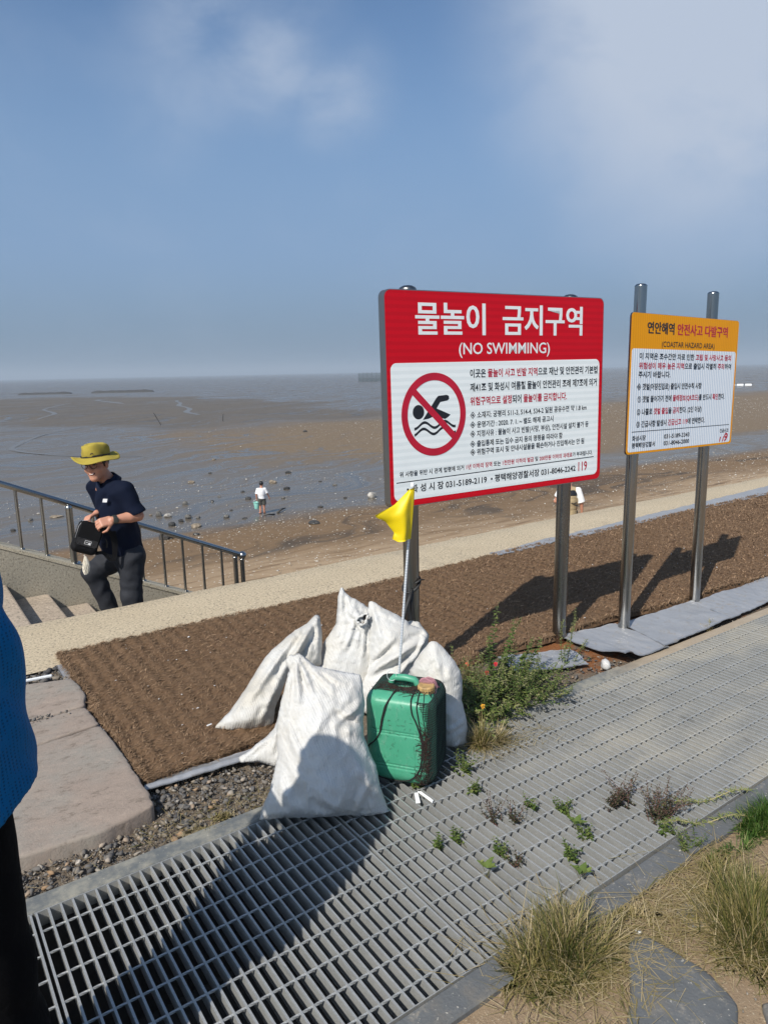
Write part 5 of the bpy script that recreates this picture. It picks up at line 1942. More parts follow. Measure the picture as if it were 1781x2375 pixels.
def head_sdf(P, c, Fm, s=1.0):
    q = (P - np.array(c)) @ Fm.T / s
    d = d_ell(q, (-0.012, 0, 0.035), (0.098, 0.076, 0.088))
    d = smin(d, d_ell(q, (0.022, 0, -0.040), (0.066, 0.060, 0.076)), 0.03)
    d = smin(d, d_ell(q, (0.058, 0, -0.096), (0.028, 0.030, 0.022)), 0.025)
    for sg in (1, -1):
        d = smin(d, d_ell(q, (0.056, 0.040 * sg, -0.028), (0.030, 0.024, 0.022)), 0.02)      # cheeks
        d = smax(d, -(np.linalg.norm(q - np.array((0.103, 0.031 * sg, 0.010)), axis=-1) - 0.019), 0.012)
        d = smin(d, d_ell(q, (-0.008, 0.079 * sg, -0.004), (0.018, 0.008, 0.030)), 0.006)     # ears
        d = smin(d, d_ell(q, (0.096, 0.011 * sg, -0.026), (0.012, 0.009, 0.008)), 0.006)
    d = smin(d, d_ell(q, (0.078, 0, 0.030), (0.018, 0.050, 0.010)), 0.015)                   # brow
    d = smin(d, d_cone(q, (0.085, 0, 0.015), (0.106, 0, -0.022), 0.008, 0.0125), 0.010)       # nose
    d = smin(d, d_ell(q, (0.084, 0, -0.054), (0.010, 0.024, 0.006)), 0.006)                   # lips
    d = smin(d, d_ell(q, (0.080, 0, -0.070), (0.011, 0.021, 0.007)), 0.006)
    return d * s


def hand_sdf(P, w, fwd, palm_n, s=1.0, curl=0.6, thumb=1):
    """a hand from the wrist: palm, four unequal bent fingers, a thumb from the side of the palm"""
    f = np.array(fwd, float)
    f /= np.linalg.norm(f)
    n = np.array(palm_n, float)
    n -= f * (n @ f)
    n /= np.linalg.norm(n)
    sd = np.cross(n, f) * thumb
    w = np.array(w, float)
    L = lambda a, b_, c: w + s * (a * f + b_ * sd + c * n)
    d = d_box(P, L(0.045, 0, 0), (0.046 * s, 0.040 * s, 0.013 * s), 0.012 * s, np.array([f, sd, n]))
    for off, ln in ((0.030, 0.070), (0.010, 0.078), (-0.010, 0.072), (-0.029, 0.056)):
        a1, a2 = curl * 0.7, curl * 1.7
        p0 = L(0.086, off, 0)
        p1 = p0 + s * ln * 0.5 * (math.cos(a1) * f + math.sin(a1) * n)
        p2 = p1 + s * ln * 0.5 * (math.cos(a2) * f + math.sin(a2) * n)
        d = smin(d, d_cone(P, p0, p1, 0.0092 * s, 0.0085 * s), 0.004)
        d = smin(d, d_cone(P, p1, p2, 0.0085 * s, 0.007 * s), 0.003)
    t0, t1, t2 = L(0.022, 0.034, 0.004), L(0.056, 0.060, 0.016 + 0.012 * curl), L(0.082, 0.058, 0.022 + 0.022 * curl)
    d = smin(d, d_cone(P, t0, t1, 0.0125 * s, 0.0105 * s), 0.008)
    d = smin(d, d_cone(P, t1, t2, 0.0105 * s, 0.008 * s), 0.003)
    return d


def folds_of(P, f=38.0, a=0.006, seed=1, ax=(0.4, 0.3, 1.0)):
    """soft cloth creases running across a limb"""
    ax = np.array(ax)
    w = P @ (ax * f) + 1.6 * np.sin(P @ np.array([17.0, 23.0, 9.0]) + seed) + 1.2 * np.sin(P @ np.array([-11.0, 15.0, 21.0]) + 2 * seed)
    return a * np.sin(w) * (0.5 + 0.5 * np.sin(P @ np.array([9.0, -7.0, 12.0]) + 3 * seed))


def small(name, parent, part_of, mesh, mat, smooth=True, auto=None):
    o = mesh.build(name, mat, None, smooth=smooth, auto=auto)
    o.parent = part_of
    o.location = Vector(o['_o']) - Vector(parent['_o'])
    return o


# ---- the man climbing the stairs
def build_man():
    root_o = (1.45, 5.75, -0.52)
    t = thing('person', root_o, 'man in a mustard bucket hat, navy polo shirt and dark trousers climbing the stairs', 'person')
    Fm = face_frame((-0.66, -0.75, -0.02), (-0.10, -0.02, 1))
    hc = np.array([1.338, 5.70, 0.935])
    sh_n, el_n, wr_n = (1.495, 5.565, 0.735), (1.565, 5.520, 0.535), (1.365, 5.505, 0.528)
    sh_f, el_f, wr_f = (1.37, 5.92, 0.735), (1.43, 5.96, 0.52), (1.31, 5.72, 0.555)

    def body(P):
        d = head_sdf(P, hc, Fm, 1.03)
        d = smin(d, d_cone(P, (1.440, 5.745, 0.77), (1.362, 5.715, 0.885), 0.060, 0.056), 0.02)
        d = smin(d, d_cone(P, (1.50, 5.75, 0.24), (1.442, 5.747, 0.68), 0.10, 0.085), 0.03)
        for a, e, w in ((sh_n, el_n, wr_n), (sh_f, el_f, wr_f)):
            d = smin(d, d_cone(P, (1.442, 5.747, 0.70), a, 0.05, 0.045), 0.02)
            d = smin(d, d_cone(P, a, e, 0.048, 0.042), 0.012)
            m_ = np.array(e) * 0.7 + np.array(w) * 0.3
            d = smin(d, d_cone(P, e, m_, 0.043, 0.043), 0.012)
            d = smin(d, d_cone(P, m_, w, 0.043, 0.027), 0.012)
        d = smin(d, hand_sdf(P, wr_n, (-1.0, -0.05, -0.12), (0.1, 0.75, -0.6), 1.0, 1.1, -1), 0.010)
        d = smin(d, hand_sdf(P, wr_f, (-0.8, -0.45, -0.15), (-0.2, -0.4, -0.9), 1.0, 0.9, 1), 0.010)
        d = smin(d, d_cone(P, (1.53, 5.66, 0.2), (1.495, 5.655, -0.13), 0.08, 0.055), 0.02)
        d = smin(d, d_cone(P, (1.495, 5.655, -0.13), (1.535, 5.66, -0.47), 0.055, 0.038), 0.02)
        d = smin(d, d_cone(P, (1.47, 5.84, 0.18), (1.25, 5.84, 0.07), 0.08, 0.055), 0.02)
        d = smin(d, d_cone(P, (1.25, 5.84, 0.07), (1.39, 5.845, -0.31), 0.055, 0.038), 0.02)
        return d
    bo = sdf_obj('body', body, (1.10, 5.36, -0.52), (1.68, 6.06, 1.08), 0.0062, SKIN, t)

    def shirt(P):
        d = d_ell(P, (1.452, 5.745, 0.60), (0.132, 0.185, 0.215), face_frame((-1, 0, -0.1), (-0.18, 0, 1)))
        d = smin(d, d_ell(P, (1.463, 5.75, 0.40), (0.152, 0.170, 0.235)), 0.08)
        d = smin(d, d_cone(P, (1.485, 5.755, 0.30), (1.485, 5.755, 0.22), 0.150, 0.158), 0.05)
        d = smin(d, d_cone(P, (1.44, 5.60, 0.745), (1.43, 5.89, 0.745), 0.062, 0.062), 0.06)
        for a, e in ((sh_n, el_n), (sh_f, el_f)):
            a, e = np.array(a), np.array(e)
            end = a + (e - a) * 0.92
            sl = d_cone(P, a, end, 0.072, 0.068)
            cut = (P - end) @ ((e - a) / np.linalg.norm(e - a))
            d = smin(d, smax(sl, cut, 0.004), 0.035)
        d = d + folds_of(P, 34.0, 0.0065, 2, (0.8, 0.2, 1.0)) + folds_of(P, 16.0, 0.007, 5, (-0.6, 0.4, 0.9))
        d = smax(d, (0.205 + 0.03 * (P[..., 0] - 1.48) / 0.17 * -1 + 0.008 * np.sin(P[..., 0] * 25)) - P[..., 2], 0.006)
        d = smax(d, -d_cone(P, (1.424, 5.738, 0.795), (1.37, 5.717, 0.90), 0.046, 0.066), 0.004)
        return d
    navy = mat_cloth('navy_knit', (0.0045, 0.0080, 0.022), 0.8, 0.2, 420)
    shirt_o = sdf_obj('shirt', shirt, (1.20, 5.40, 0.15), (1.70, 6.06, 0.86), 0.0058, navy, t)
    # collar: a folded band, higher at the nape, with two points in front
    m = Mesh()
    ax = np.array([1.372, 5.717, 0.88]) - np.array([1.436, 5.744, 0.74])
    ax /= np.linalg.norm(ax)
    f = -Fm[0] * -1
    f = f - ax * (f @ ax)
    f /= np.linalg.norm(f)
    s_ = np.cross(ax, f)
    cb = np.array([1.416, 5.734, 0.800])
    n = 40
    inner, outer, low = [], [], []
    for a in np.linspace(0.32, 2 * math.pi - 0.32, n):
        e = math.cos(a) * f + math.sin(a) * s_
        fr = math.exp(-((min(a, 2 * math.pi - a) - 0.32) / 0.35) ** 2)
        inner.append(cb + e * 0.066 + ax * 0.030)
        outer.append(cb + e * 0.075 + ax * (0.034))
        low.append(cb + e * (0.104 + 0.014 * fr) - ax * (0.026 + 0.040 * fr))
    V = inner + outer + low + [p - ax * 0.003 - (p - cb) * 0.05 for p in low]
    fs = [(r * n + i, r * n + i + 1, (r + 1) * n + i + 1, (r + 1) * n + i) for r in range(3) for i in range(n - 1)]
    m.add(V, fs)
    small('collar', t, shirt_o, m, mat_cloth('navy_collar', (0.010, 0.016, 0.038), 0.75))
    # chest badge and buttons
    m = Mesh()
    ce = np.array([1.3475, 5.578, 0.672])
    u_, v_ = np.array([0.86, -0.50, 0.0]), np.array([0.05, 0, 1.0])
    m.prism([ce + u_ * a + v_ * b_ for a, b_ in ((-0.018, -0.012), (0.014, -0.014), (0.020, 0.012), (-0.012, 0.014))], (-0.004, -0.007, 0))
    small('chest_badge', t, shirt_o, m, plain('white_thread', (0.75, 0.75, 0.76), 0.6), False)

    def trousers(P):
        d = d_ell(P, (1.505, 5.752, 0.20), (0.138, 0.170, 0.130))
        d = smin(d, d_cone(P, (1.528, 5.670, 0.17), (1.495, 5.660, -0.14), 0.102, 0.078), 0.05)
        d2 = smin(d_cone(P, (1.495, 5.655, -0.14), (1.525, 5.66, -0.47), 0.083, 0.070), d_ell(P, (1.52, 5.66, -0.45), (0.078, 0.076, 0.05)), 0.02)
        d = smin(d, d2, 0.03)
        d = smin(d, d_cone(P, (1.465, 5.84, 0.155), (1.262, 5.84, 0.065), 0.112, 0.082), 0.05)
        d = smin(d, d_cone(P, (1.262, 5.84, 0.065), (1.385, 5.845, -0.32), 0.080, 0.063), 0.03)
        d = d + folds_of(P, 70.0, 0.0024, 1, (0.6, 0.2, 1.0)) + folds_of(P, 44.0, 0.0038, 4, (0.9, 0.3, -0.5)) + folds_of(P, 30.0, 0.003, 7, (-0.5, 0.6, 0.7))
        d = smax(d, P[..., 2] - 0.275, 0.01)
        d = smax(d, -0.487 - P[..., 2], 0.004)
        return d
    sdf_obj('trousers', trousers, (1.13, 5.50, -0.52), (1.70, 6.02, 0.32), 0.0058, mat_cloth('dark_trousers', (0.030, 0.032, 0.038), 0.7, 0.0), t)
    shoe_m = plain('dark_shoe', (0.03, 0.03, 0.032), 0.6)
    for (x, y, z, pt_) in ((1.50, 5.66, -0.518, 0.0), (1.36, 5.845, -0.375, 0.35)):
        def shoe(P, x=x, y=y, z=z, pt_=pt_):
            Fm2 = face_frame((-math.cos(pt_), 0, -math.sin(pt_)), (-math.sin(pt_), 0, math.cos(pt_)))
            q = (P - np.array((x, y, z))) @ Fm2.T
            d = smin(d_ell(q, (0.085, 0, 0.035), (0.085, 0.045, 0.038)), d_ell(q, (-0.03, 0, 0.04), (0.065, 0.040, 0.045)), 0.03)
            return smax(d, -(q[..., 2] - 0.0), 0.006)
        sdf_obj('shoe', shoe, (x - 0.22, y - 0.07, z - 0.08), (x + 0.13, y + 0.07, z + 0.12), 0.006, shoe_m, t)
    # hair below the hat
    H = lambda q, s=1.03: hc + s * (np.asarray(q, float) @ Fm)

    def hair(P):
        q = (P - hc) @ Fm.T / 1.03
        d = d_ell(q, (-0.020, 0, 0.030), (0.100, 0.082, 0.085))
        d = smax(d, -(q[..., 2] + 0.045 - 0.3 * np.maximum(q[..., 0] + 0.02, 0)), 0.006)
        d = smax(d, q[..., 0] - 0.025 - 0.5 * np.maximum(q[..., 2], 0), 0.006)
        return smax(d, q[..., 2] - 0.07, 0.005)
    sdf_obj('hair', hair, hc - 0.13, hc + 0.13, 0.005, HAIR, t)
    # face details
    for sg in (1, -1):
        m = Mesh()
        m.lathe(H((0.0855, 0.031 * sg, 0.010)), [(0.0, -0.004), (0.010, -0.003), (0.013, 0.0), (0.010, 0.003), (0.0, 0.004)], 12, axis=Fm[2])
        small('eye', t, bo, m, plain('dark_eye', (0.02, 0.014, 0.012), 0.2))
    m = Mesh()
    ml = [H((0.0890 - 0.9 * abs(a) ** 1.6 * 1.6, a, -0.061 + 0.010 * (abs(a) / 0.026) ** 2)) for a in np.linspace(-0.026, 0.026, 13)]
    m.tube(ml, [0.001 + 0.0050 * math.sqrt(max(0, 1 - ((i - 6) / 6.2) ** 2)) for i in range(13)], 8)
    small('mouth', t, bo, m, plain('mouth_inside', (0.10, 0.02, 0.02), 0.5))
    m = Mesh()
    tl = [H((0.0925 - 1.3 * abs(a) ** 1.6, a, -0.0585 + 0.008 * (abs(a) / 0.026) ** 2)) for a in np.linspace(-0.018, 0.018, 9)]
    m.tube(tl, [0.001 + 0.0012 * math.sqrt(max(0, 1 - ((i - 4) / 4.2) ** 2)) for i in range(9)], 6)
    small('teeth', t, bo, m, plain('teeth_white', (0.75, 0.72, 0.66), 0.3))
    m = Mesh()
    for sg in (1, -1):
        c = np.array((0.108, 0.034 * sg, 0.008))
        ring = [H(c + np.array((-0.010 * abs(math.cos(a)) * (1 if sg * math.cos(a) > 0 else 0), 0.025 * math.cos(a), 0.021 * math.sin(a) * (1 - 0.1 * math.sin(a))))) for a in np.linspace(0, 2 * math.pi, 30)]
        m.tube(ring, 0.0020, 6, caps=False)
        m.tube([H((0.100, 0.058 * sg, 0.014)), H((0.06, 0.080 * sg, 0.014)), H((-0.005, 0.084 * sg, 0.016))], 0.0018, 6)
    m.tube([H((0.110, -0.010, 0.012)), H((0.114, 0, 0.015)), H((0.110, 0.010, 0.012))], 0.0018, 6)
    m.build('glasses', plain('glasses_frame', (0.012, 0.016, 0.016), 0.25), t, smooth=True)
    # bucket hat
    ho = H((-0.012, 0, 0.062), 1.0)
    hu = Fm[2]
    HATM = MB('mustard_cotton', (0.40, 0.30, 0.03), 0.9, 0.0, 0.2)
    pz = HATM.tex('Object')
    wv_ = HATM.wave(pz, 90.0, 'Z', 1.0, 2.0)
    HATM.set(base=HATM.mix(HATM.noise(pz, 20.0, 5, 0.65), (0.29, 0.225, 0.032), (0.42, 0.33, 0.065)), normal=HATM.bump(HATM.m('ADD', HATM.noise(pz, 40.0, 5, 0.6), HATM.m('MULTIPLY', wv_, 0.4)), 0.4, 0.005))
    n = 64
    V = []
    prof = [(0.103, 0.003), (0.105, 0.018), (0.1045, 0.040), (0.101, 0.066), (0.096, 0.086), (0.088, 0.096), (0.074, 0.098), (0.055, 0.090), (0.03, 0.083), (0.0005, 0.082)]
    for r_, z_ in prof:
        for k in range(n):
            a = 2 * math.pi * k / n
            dent = 0.009 * math.sin(5 * a + z_ * 60) * (z_ / 0.1) + 0.006 * math.sin(3 * a + 1)
            rr = r_ + (dent if r_ > 0.02 else 0)
            V.append(H((-0.012 + rr * math.cos(a) * 1.06, rr * math.sin(a) * 0.95, 0.062 + z_ + 0.006 * math.sin(2 * a + 0.6) * (r_ / 0.1)), 1.0))
    m = Mesh()
    m.add(V, [(r_ * n + k, r_ * n + (k + 1) % n, (r_ + 1) * n + (k + 1) % n, (r_ + 1) * n + k) for r_ in range(len(prof) - 1) for k in range(n)])
    # brim, top and underside, waving up and down round the head
    rows = []
    for j, e in enumerate(np.linspace(0, 1, 6)):
        ring = []
        for k in range(n):
            a = 2 * math.pi * k / n
            r_ = 0.104 + 0.070 * e
            drop = -0.022 * e + 0.024 * e ** 1.4 * math.cos(2 * a + 1.5) - 0.020 * e * math.cos(3 * a + 0.5)
            ring.append(H((-0.012 + r_ * math.cos(a) * 1.06, r_ * math.sin(a) * 0.98, 0.066 + drop), 1.0))
        rows.append(ring)
    up = [p for r_ in rows for p in r_]
    dn = [p - hu * 0.0035 for r_ in rows for p in r_]
    fs = [(r_ * n + k, r_ * n + (k + 1) % n, (r_ + 1) * n + (k + 1) % n, (r_ + 1) * n + k) for r_ in range(5) for k in range(n)]
    m.add(up + dn, fs + [tuple(i + 6 * n for i in f[::-1]) for f in fs] + [(5 * n + k, 5 * n + (k + 1) % n, 11 * n + (k + 1) % n, 11 * n + k) for k in range(n)])
    hat = m.build('hat', HATM.mat, t, smooth=True)
    m = Mesh()
    band = []
    for zz in (0.006, 0.016):
        for k in range(n):
            a = 2 * math.pi * k / n
            band.append(H((-0.012 + 0.1085 * math.cos(a) * 1.07, 0.1085 * math.sin(a) * 0.965, 0.062 + zz + 0.004 * math.sin(2 * a)), 1.0))
    m.add(band, [(k, (k + 1) % n, n + (k + 1) % n, n + k) for k in range(n)])
    small('hat_band', t, hat, m, plain('black_band', (0.012, 0.012, 0.012), 0.7))
    m = Mesh()
    m.tube([H((0.104 * math.cos(a), 0.104 * math.sin(a) * 0.96, 0.062 + z_), 1.0) for a, z_ in ((0.42, 0.030), (0.36, 0.037), (0.28, 0.036), (0.24, 0.030), (0.30, 0.027))], 0.0035, 6)
    small('hat_emblem', t, hat, m, plain('dark_thread', (0.03, 0.012, 0.02), 0.7))
    m = Mesh()
    wn = np.array(wr_n) + np.array([0.022, 0.0, 0.002])
    m.lathe(wn - np.array([0.014, 0, 0]), [(0.0335, 0), (0.0345, 0.004), (0.0345, 0.024), (0.0335, 0.028)], 20, axis=(1, 0.03, 0.03))
    m.box(wn + [-0.018, -0.043, -0.020], wn + [0.020, -0.032, 0.020], bev=0.004)
    m.build('watch', plain('dark_watch', (0.035, 0.038, 0.034), 0.35), t, smooth=True, auto=30)


build_man()
for o in COL.objects:
    if o.parent is None and 'navy polo' in str(o.get('label', '')):
        o.location += Vector((-0.03, 0.0, 0.018))


# ---- the black bag in his hands
def build_bag():
    c = np.array([1.170, 5.60, 0.418])
    t = thing('shoulder_bag', c - [0, 0, 0.16], 'small black shoulder bag with a white fluffy tassel held by the man in the hat', 'bag')
    tilt = R(-24)
    X = np.array([math.cos(tilt), -0.10, math.sin(tilt)])
    X /= np.linalg.norm(X)
    N = np.array([-0.25, -0.95, 0.10])
    N -= X * (N @ X)
    N /= np.linalg.norm(N)
    U = np.cross(N, X)
    if U[2] < 0:
        U = -U
    Fr = np.array([X, N, U])
    blk = plain('black_nylon', (0.007, 0.007, 0.008), 0.75, spec=0.15, bump=0.3, bscale=120)
    lth = plain('black_leather', (0.028, 0.028, 0.030), 0.28)

    def main(P):
        return d_box(P, c, (0.094, 0.042, 0.120), 0.038, Fr) + folds_of(P, 22, 0.006, 3)
    sdf_obj('bag_body', main, c - 0.2, c + 0.2, 0.0055, blk, t)

    def flap(P):
        d = d_box(P, c + N * 0.036 + U * 0.028, (0.085, 0.009, 0.088), 0.009, Fr)
        return d
    fl = sdf_obj('flap', flap, c - 0.2, c + 0.2, 0.0048, blk, t)
    m = Mesh()
    cc = c + N * 0.0465 - U * 0.034
    m.prism([cc + X * a + U * b_ for a, b_ in ((-0.074, 0.028), (0.074, 0.028), (0.077, -0.014), (0.064, -0.027), (-0.064, -0.027), (-0.077, -0.014))], N * 0.003)
    small('leather_patch', t, fl, m, lth, False)
    m = Mesh()
    ce = c + N * 0.0505 - U * 0.031 + X * 0.006
    w, h = 0.024, 0.015
    for a0, b0, a1, b1 in ((-w, h, w, h - 0.003), (-w, -h + 0.003, w * 0.2, -h), (-w, h, -w + 0.003, -h), (w - 0.003, h, w, -h * 0.2)):
        m.prism([ce + X * a + U * b_ for a, b_ in ((a0, b0), (a1, b0), (a1, b1), (a0, b1))], N * 0.001)
    m.prism([ce + X * a + U * b_ for a, b_ in ((0.002, -h), (0.004, 0.001), (0.012, 0.005), (0.020, 0.0), (0.024, -h))], N * 0.001)
    m.prism([ce + X * a + U * b_ for a, b_ in ((-0.016, 0.002), (0.0, 0.002), (0.0, -0.002), (-0.016, -0.002))], N * 0.001)
    small('emblem', t, fl, m, plain('silver_print', (0.7, 0.7, 0.7), 0.5), False)
    m = Mesh()
    z0 = [c + X * 0.097 * sx + U * uu + N * 0.034 for sx, uu in ((-0.92, -0.02), (-0.95, 0.07), (-0.80, 0.118), (-0.3, 0.133))]
    m.tube(z0, 0.0022, 6)
    small('zip', t, fl, m, plain('grey_zip', (0.35, 0.35, 0.36), 0.4))
    # strap: from the top to the hands, and a doubled length hanging behind
    m = Mesh()

    def band(path, w, n_, th=0.0025):
        path = [np.array(p, float) for p in path]
        tt = np.linspace(0, len(path) - 1, len(path) * 6)
        P = np.stack([np.interp(tt, np.arange(len(path)), [p[i] for p in path]) for i in range(3)], 1)
        for _ in range(4):
            P[1:-1] = (P[:-2] + 2 * P[1:-1] + P[2:]) / 4
        n_ = np.array(n_, float)
        d = np.gradient(P, axis=0)
        d /= np.linalg.norm(d, axis=1)[:, None] + 1e-9
        s = np.cross(d, n_)
        s /= np.linalg.norm(s, axis=1)[:, None] + 1e-9
        k = len(P)
        V = np.vstack([P - s * w / 2, P + s * w / 2, P + s * w / 2 + n_ * th, P - s * w / 2 + n_ * th])
        m.add(V, [(r_ * k + i, r_ * k + i + 1, ((r_ + 1) % 4) * k + i + 1, ((r_ + 1) % 4) * k + i) for r_ in range(4) for i in range(k - 1)])
    band([c + X * 0.10 + U * 0.09, (1.285, 5.54, 0.50), (1.33, 5.55, 0.44), (1.345, 5.56, 0.36), (1.345, 5.57, 0.26), (1.325, 5.58, 0.215), (1.30, 5.58, 0.24), (1.27, 5.585, 0.29), c + X * 0.09 - U * 0.10], 0.026, (-0.2, -0.97, 0.1))
    band([(1.352, 5.552, 0.45), (1.362, 5.56, 0.36), (1.350, 5.57, 0.25), (1.332, 5.575, 0.215)], 0.030, (-0.2, -0.97, 0.1))
    band([(1.29, 5.56, 0.40), (1.30, 5.565, 0.36), (1.292, 5.57, 0.325)], 0.010, (-0.2, -0.97, 0.1))
    m.build('strap', blk, t)
    m = Mesh()
    ta = c - U * 0.118 + X * 0.015 + N * 0.01
    m.tube([ta, ta + [0.0, 0, -0.03]], 0.003, 6)
    for i in range(420):
        z_ = rng.uniform(0.025, 0.155)
        rad = 0.027 * math.sin(math.pi * np.clip((z_ - 0.015) / 0.150, 0.05, 0.97)) ** 0.6
        a = rng.uniform(0, 6.28)
        p = ta + np.array([0.004 * math.sin(z_ * 30), 0, -z_])
        d = np.array([math.cos(a), math.sin(a), -0.5])
        m.tube([p, p + d * rad * 0.6, p + d * rad + [0, 0, -0.008]], [0.0032, 0.0028, 0.0012], 4, caps=False)
    m.build('tassel', plain('cream_wool', (0.74, 0.69, 0.58), 0.95), t)


build_bag()


# ---- the person in blue standing close by on the left
def build_blue():
    ox, oy = -0.085, 1.445
    t = thing('person', (ox, oy, 0.0), 'person in a bright blue shirt and black trousers, cut by the left picture edge', 'person')
    O = np.array([ox, oy, 0.0])

    def S(p):
        return O + np.array(p, float)
    hc = S((0.01, 0.03, 1.475))
    Fm = face_frame((0.25, 0.95, -0.12))
    sh = [S((0.150, 0.0, 1.255)), S((-0.165, -0.01, 1.265))]
    el = [S((0.135, 0.13, 1.03)), S((-0.155, 0.12, 1.03))]
    wr = [S((0.065, 0.225, 1.095)), S((-0.08, 0.225, 1.095))]

    def body(P):
        d = head_sdf(P, hc, Fm, 1.0)
        d = smin(d, d_cone(P, S((0, -0.01, 1.28)), S((0.0, 0.01, 1.42)), 0.06, 0.054), 0.02)
        d = smin(d, d_cone(P, S((0, 0, 0.92)), S((0, -0.01, 1.26)), 0.115, 0.115), 0.03)
        for k in (0, 1):
            d = smin(d, d_cone(P, S((0, -0.01, 1.26)), sh[k], 0.06, 0.05), 0.03)
            d = smin(d, d_cone(P, sh[k], el[k], 0.05, 0.042), 0.012)
            d = smin(d, d_cone(P, el[k], wr[k], 0.043, 0.028), 0.012)
            d = smin(d, hand_sdf(P, wr[k], (-0.35 if k == 0 else 0.35, 0.5, 0.6), (0, -0.8, 0.6), 1.0, 0.8, -1 if k else 1), 0.01)
            sx = 0.095 if k == 0 else -0.095
            d = smin(d, d_cone(P, S((sx, 0, 0.86)), S((sx * 1.05, 0.02, 0.47)), 0.085, 0.058), 0.02)
            d = smin(d, d_cone(P, S((sx * 1.05, 0.02, 0.47)), S((sx * 1.1, -0.01, 0.09)), 0.058, 0.04), 0.02)
        return d
    sdf_obj('body', body, O + [-0.36, -0.2, 0.04], O + [0.36, 0.46, 1.76], 0.0085, SKIN, t)

    def hair(P):
        q = (P - hc) @ Fm.T
        d = d_ell(q, (-0.022, 0, 0.038), (0.106, 0.086, 0.096))
        return smax(d, -(q[..., 2] + 0.055 - 0.9 * np.maximum(q[..., 0] - 0.0, 0)), 0.01) - 0.002
    sdf_obj('hair', hair, hc - 0.15, hc + 0.16, 0.006, HAIR, t)

    def shirt(P):
        q = P - O
        d = d_ell(q, (0, -0.005, 1.11), (0.195, 0.13, 0.24))
        # a loose tunic, wider towards the hem
        qq = q * np.array([0.72, 1.0, 1.0])
        d = smin(d, d_cone(qq, (0.008, 0.0, 1.25), (0.010, 0.0, 0.80), 0.158, 0.176), 0.05)
        d = smin(d, d_cone(q, (-0.13, -0.01, 1.283), (0.13, -0.01, 1.283), 0.055, 0.055), 0.06)
        for k in (0, 1):
            a, e = sh[k], el[k]
            end = a + (e - a) * 0.80
            d = smin(d, smax(d_cone(P, a, end, 0.070, 0.068), (P - end) @ ((e - a) / np.linalg.norm(e - a)), 0.004), 0.03)
        d = d + folds_of(P, 11.0, 0.009, 3, (1.0, 0.5, 0.35)) + folds_of(P, 27.0, 0.0022, 6, (0.8, 0.4, 0.9))
        ang = np.arctan2(q[..., 1], q[..., 0])
        hem = 0.785 + 0.085 * np.abs(np.cos(ang + 0.1)) ** 3
        d = smax(d, hem - q[..., 2], 0.008)
        return smax(d, -d_cone(P, S((0, -0.01, 1.28)), S((0.0, 0.01, 1.44)), 0.064, 0.062), 0.004)
    sdf_obj('shirt', shirt, O + [-0.36, -0.26, 0.70], O + [0.36, 0.26, 1.42], 0.0075, mat_cloth('blue_mesh', (0.0, 0.115, 0.30), 0.7, 0.75, 150, 0.2), t)

    def trousers(P):
        q = P - O
        d = d_ell(q, (0, 0, 0.85), (0.175, 0.135, 0.13))
        for sx in (0.098, -0.098):
            d = smin(d, d_cone(q, (sx, 0, 0.82), (sx * 1.12, 0.015, 0.47), 0.100, 0.090), 0.03)
            d = smin(d, d_cone(q, (sx * 1.12, 0.015, 0.47), (sx * 1.22, -0.005, 0.075), 0.092, 0.105), 0.03)
        d = d + folds_of(P, 30.0, 0.005, 2)
        return smax(d, 0.055 - q[..., 2], 0.004)
    sdf_obj('trousers', trousers, O + [-0.26, -0.2, 0.03], O + [0.26, 0.2, 1.04], 0.0075, mat_cloth('black_trousers', (0.0025, 0.0025, 0.003), 1.0), t)
    for sx in (0.115, -0.115):
        def shoe(P, sx=sx):
            q = P - S((sx, 0, 0))
            d = smin(d_ell(q, (0, 0.075, 0.035), (0.050, 0.095, 0.042)), d_ell(q, (0, -0.045, 0.045), (0.042, 0.065, 0.05)), 0.03)
            return smax(d, -(q[..., 2] - 0.003), 0.006)
        sdf_obj('shoe', shoe, S((sx - 0.08, -0.13, -0.02)), S((sx + 0.08, 0.2, 0.12)), 0.007, plain('black_shoe', (0.012, 0.012, 0.012), 0.5), t)
    return t


build_blue()


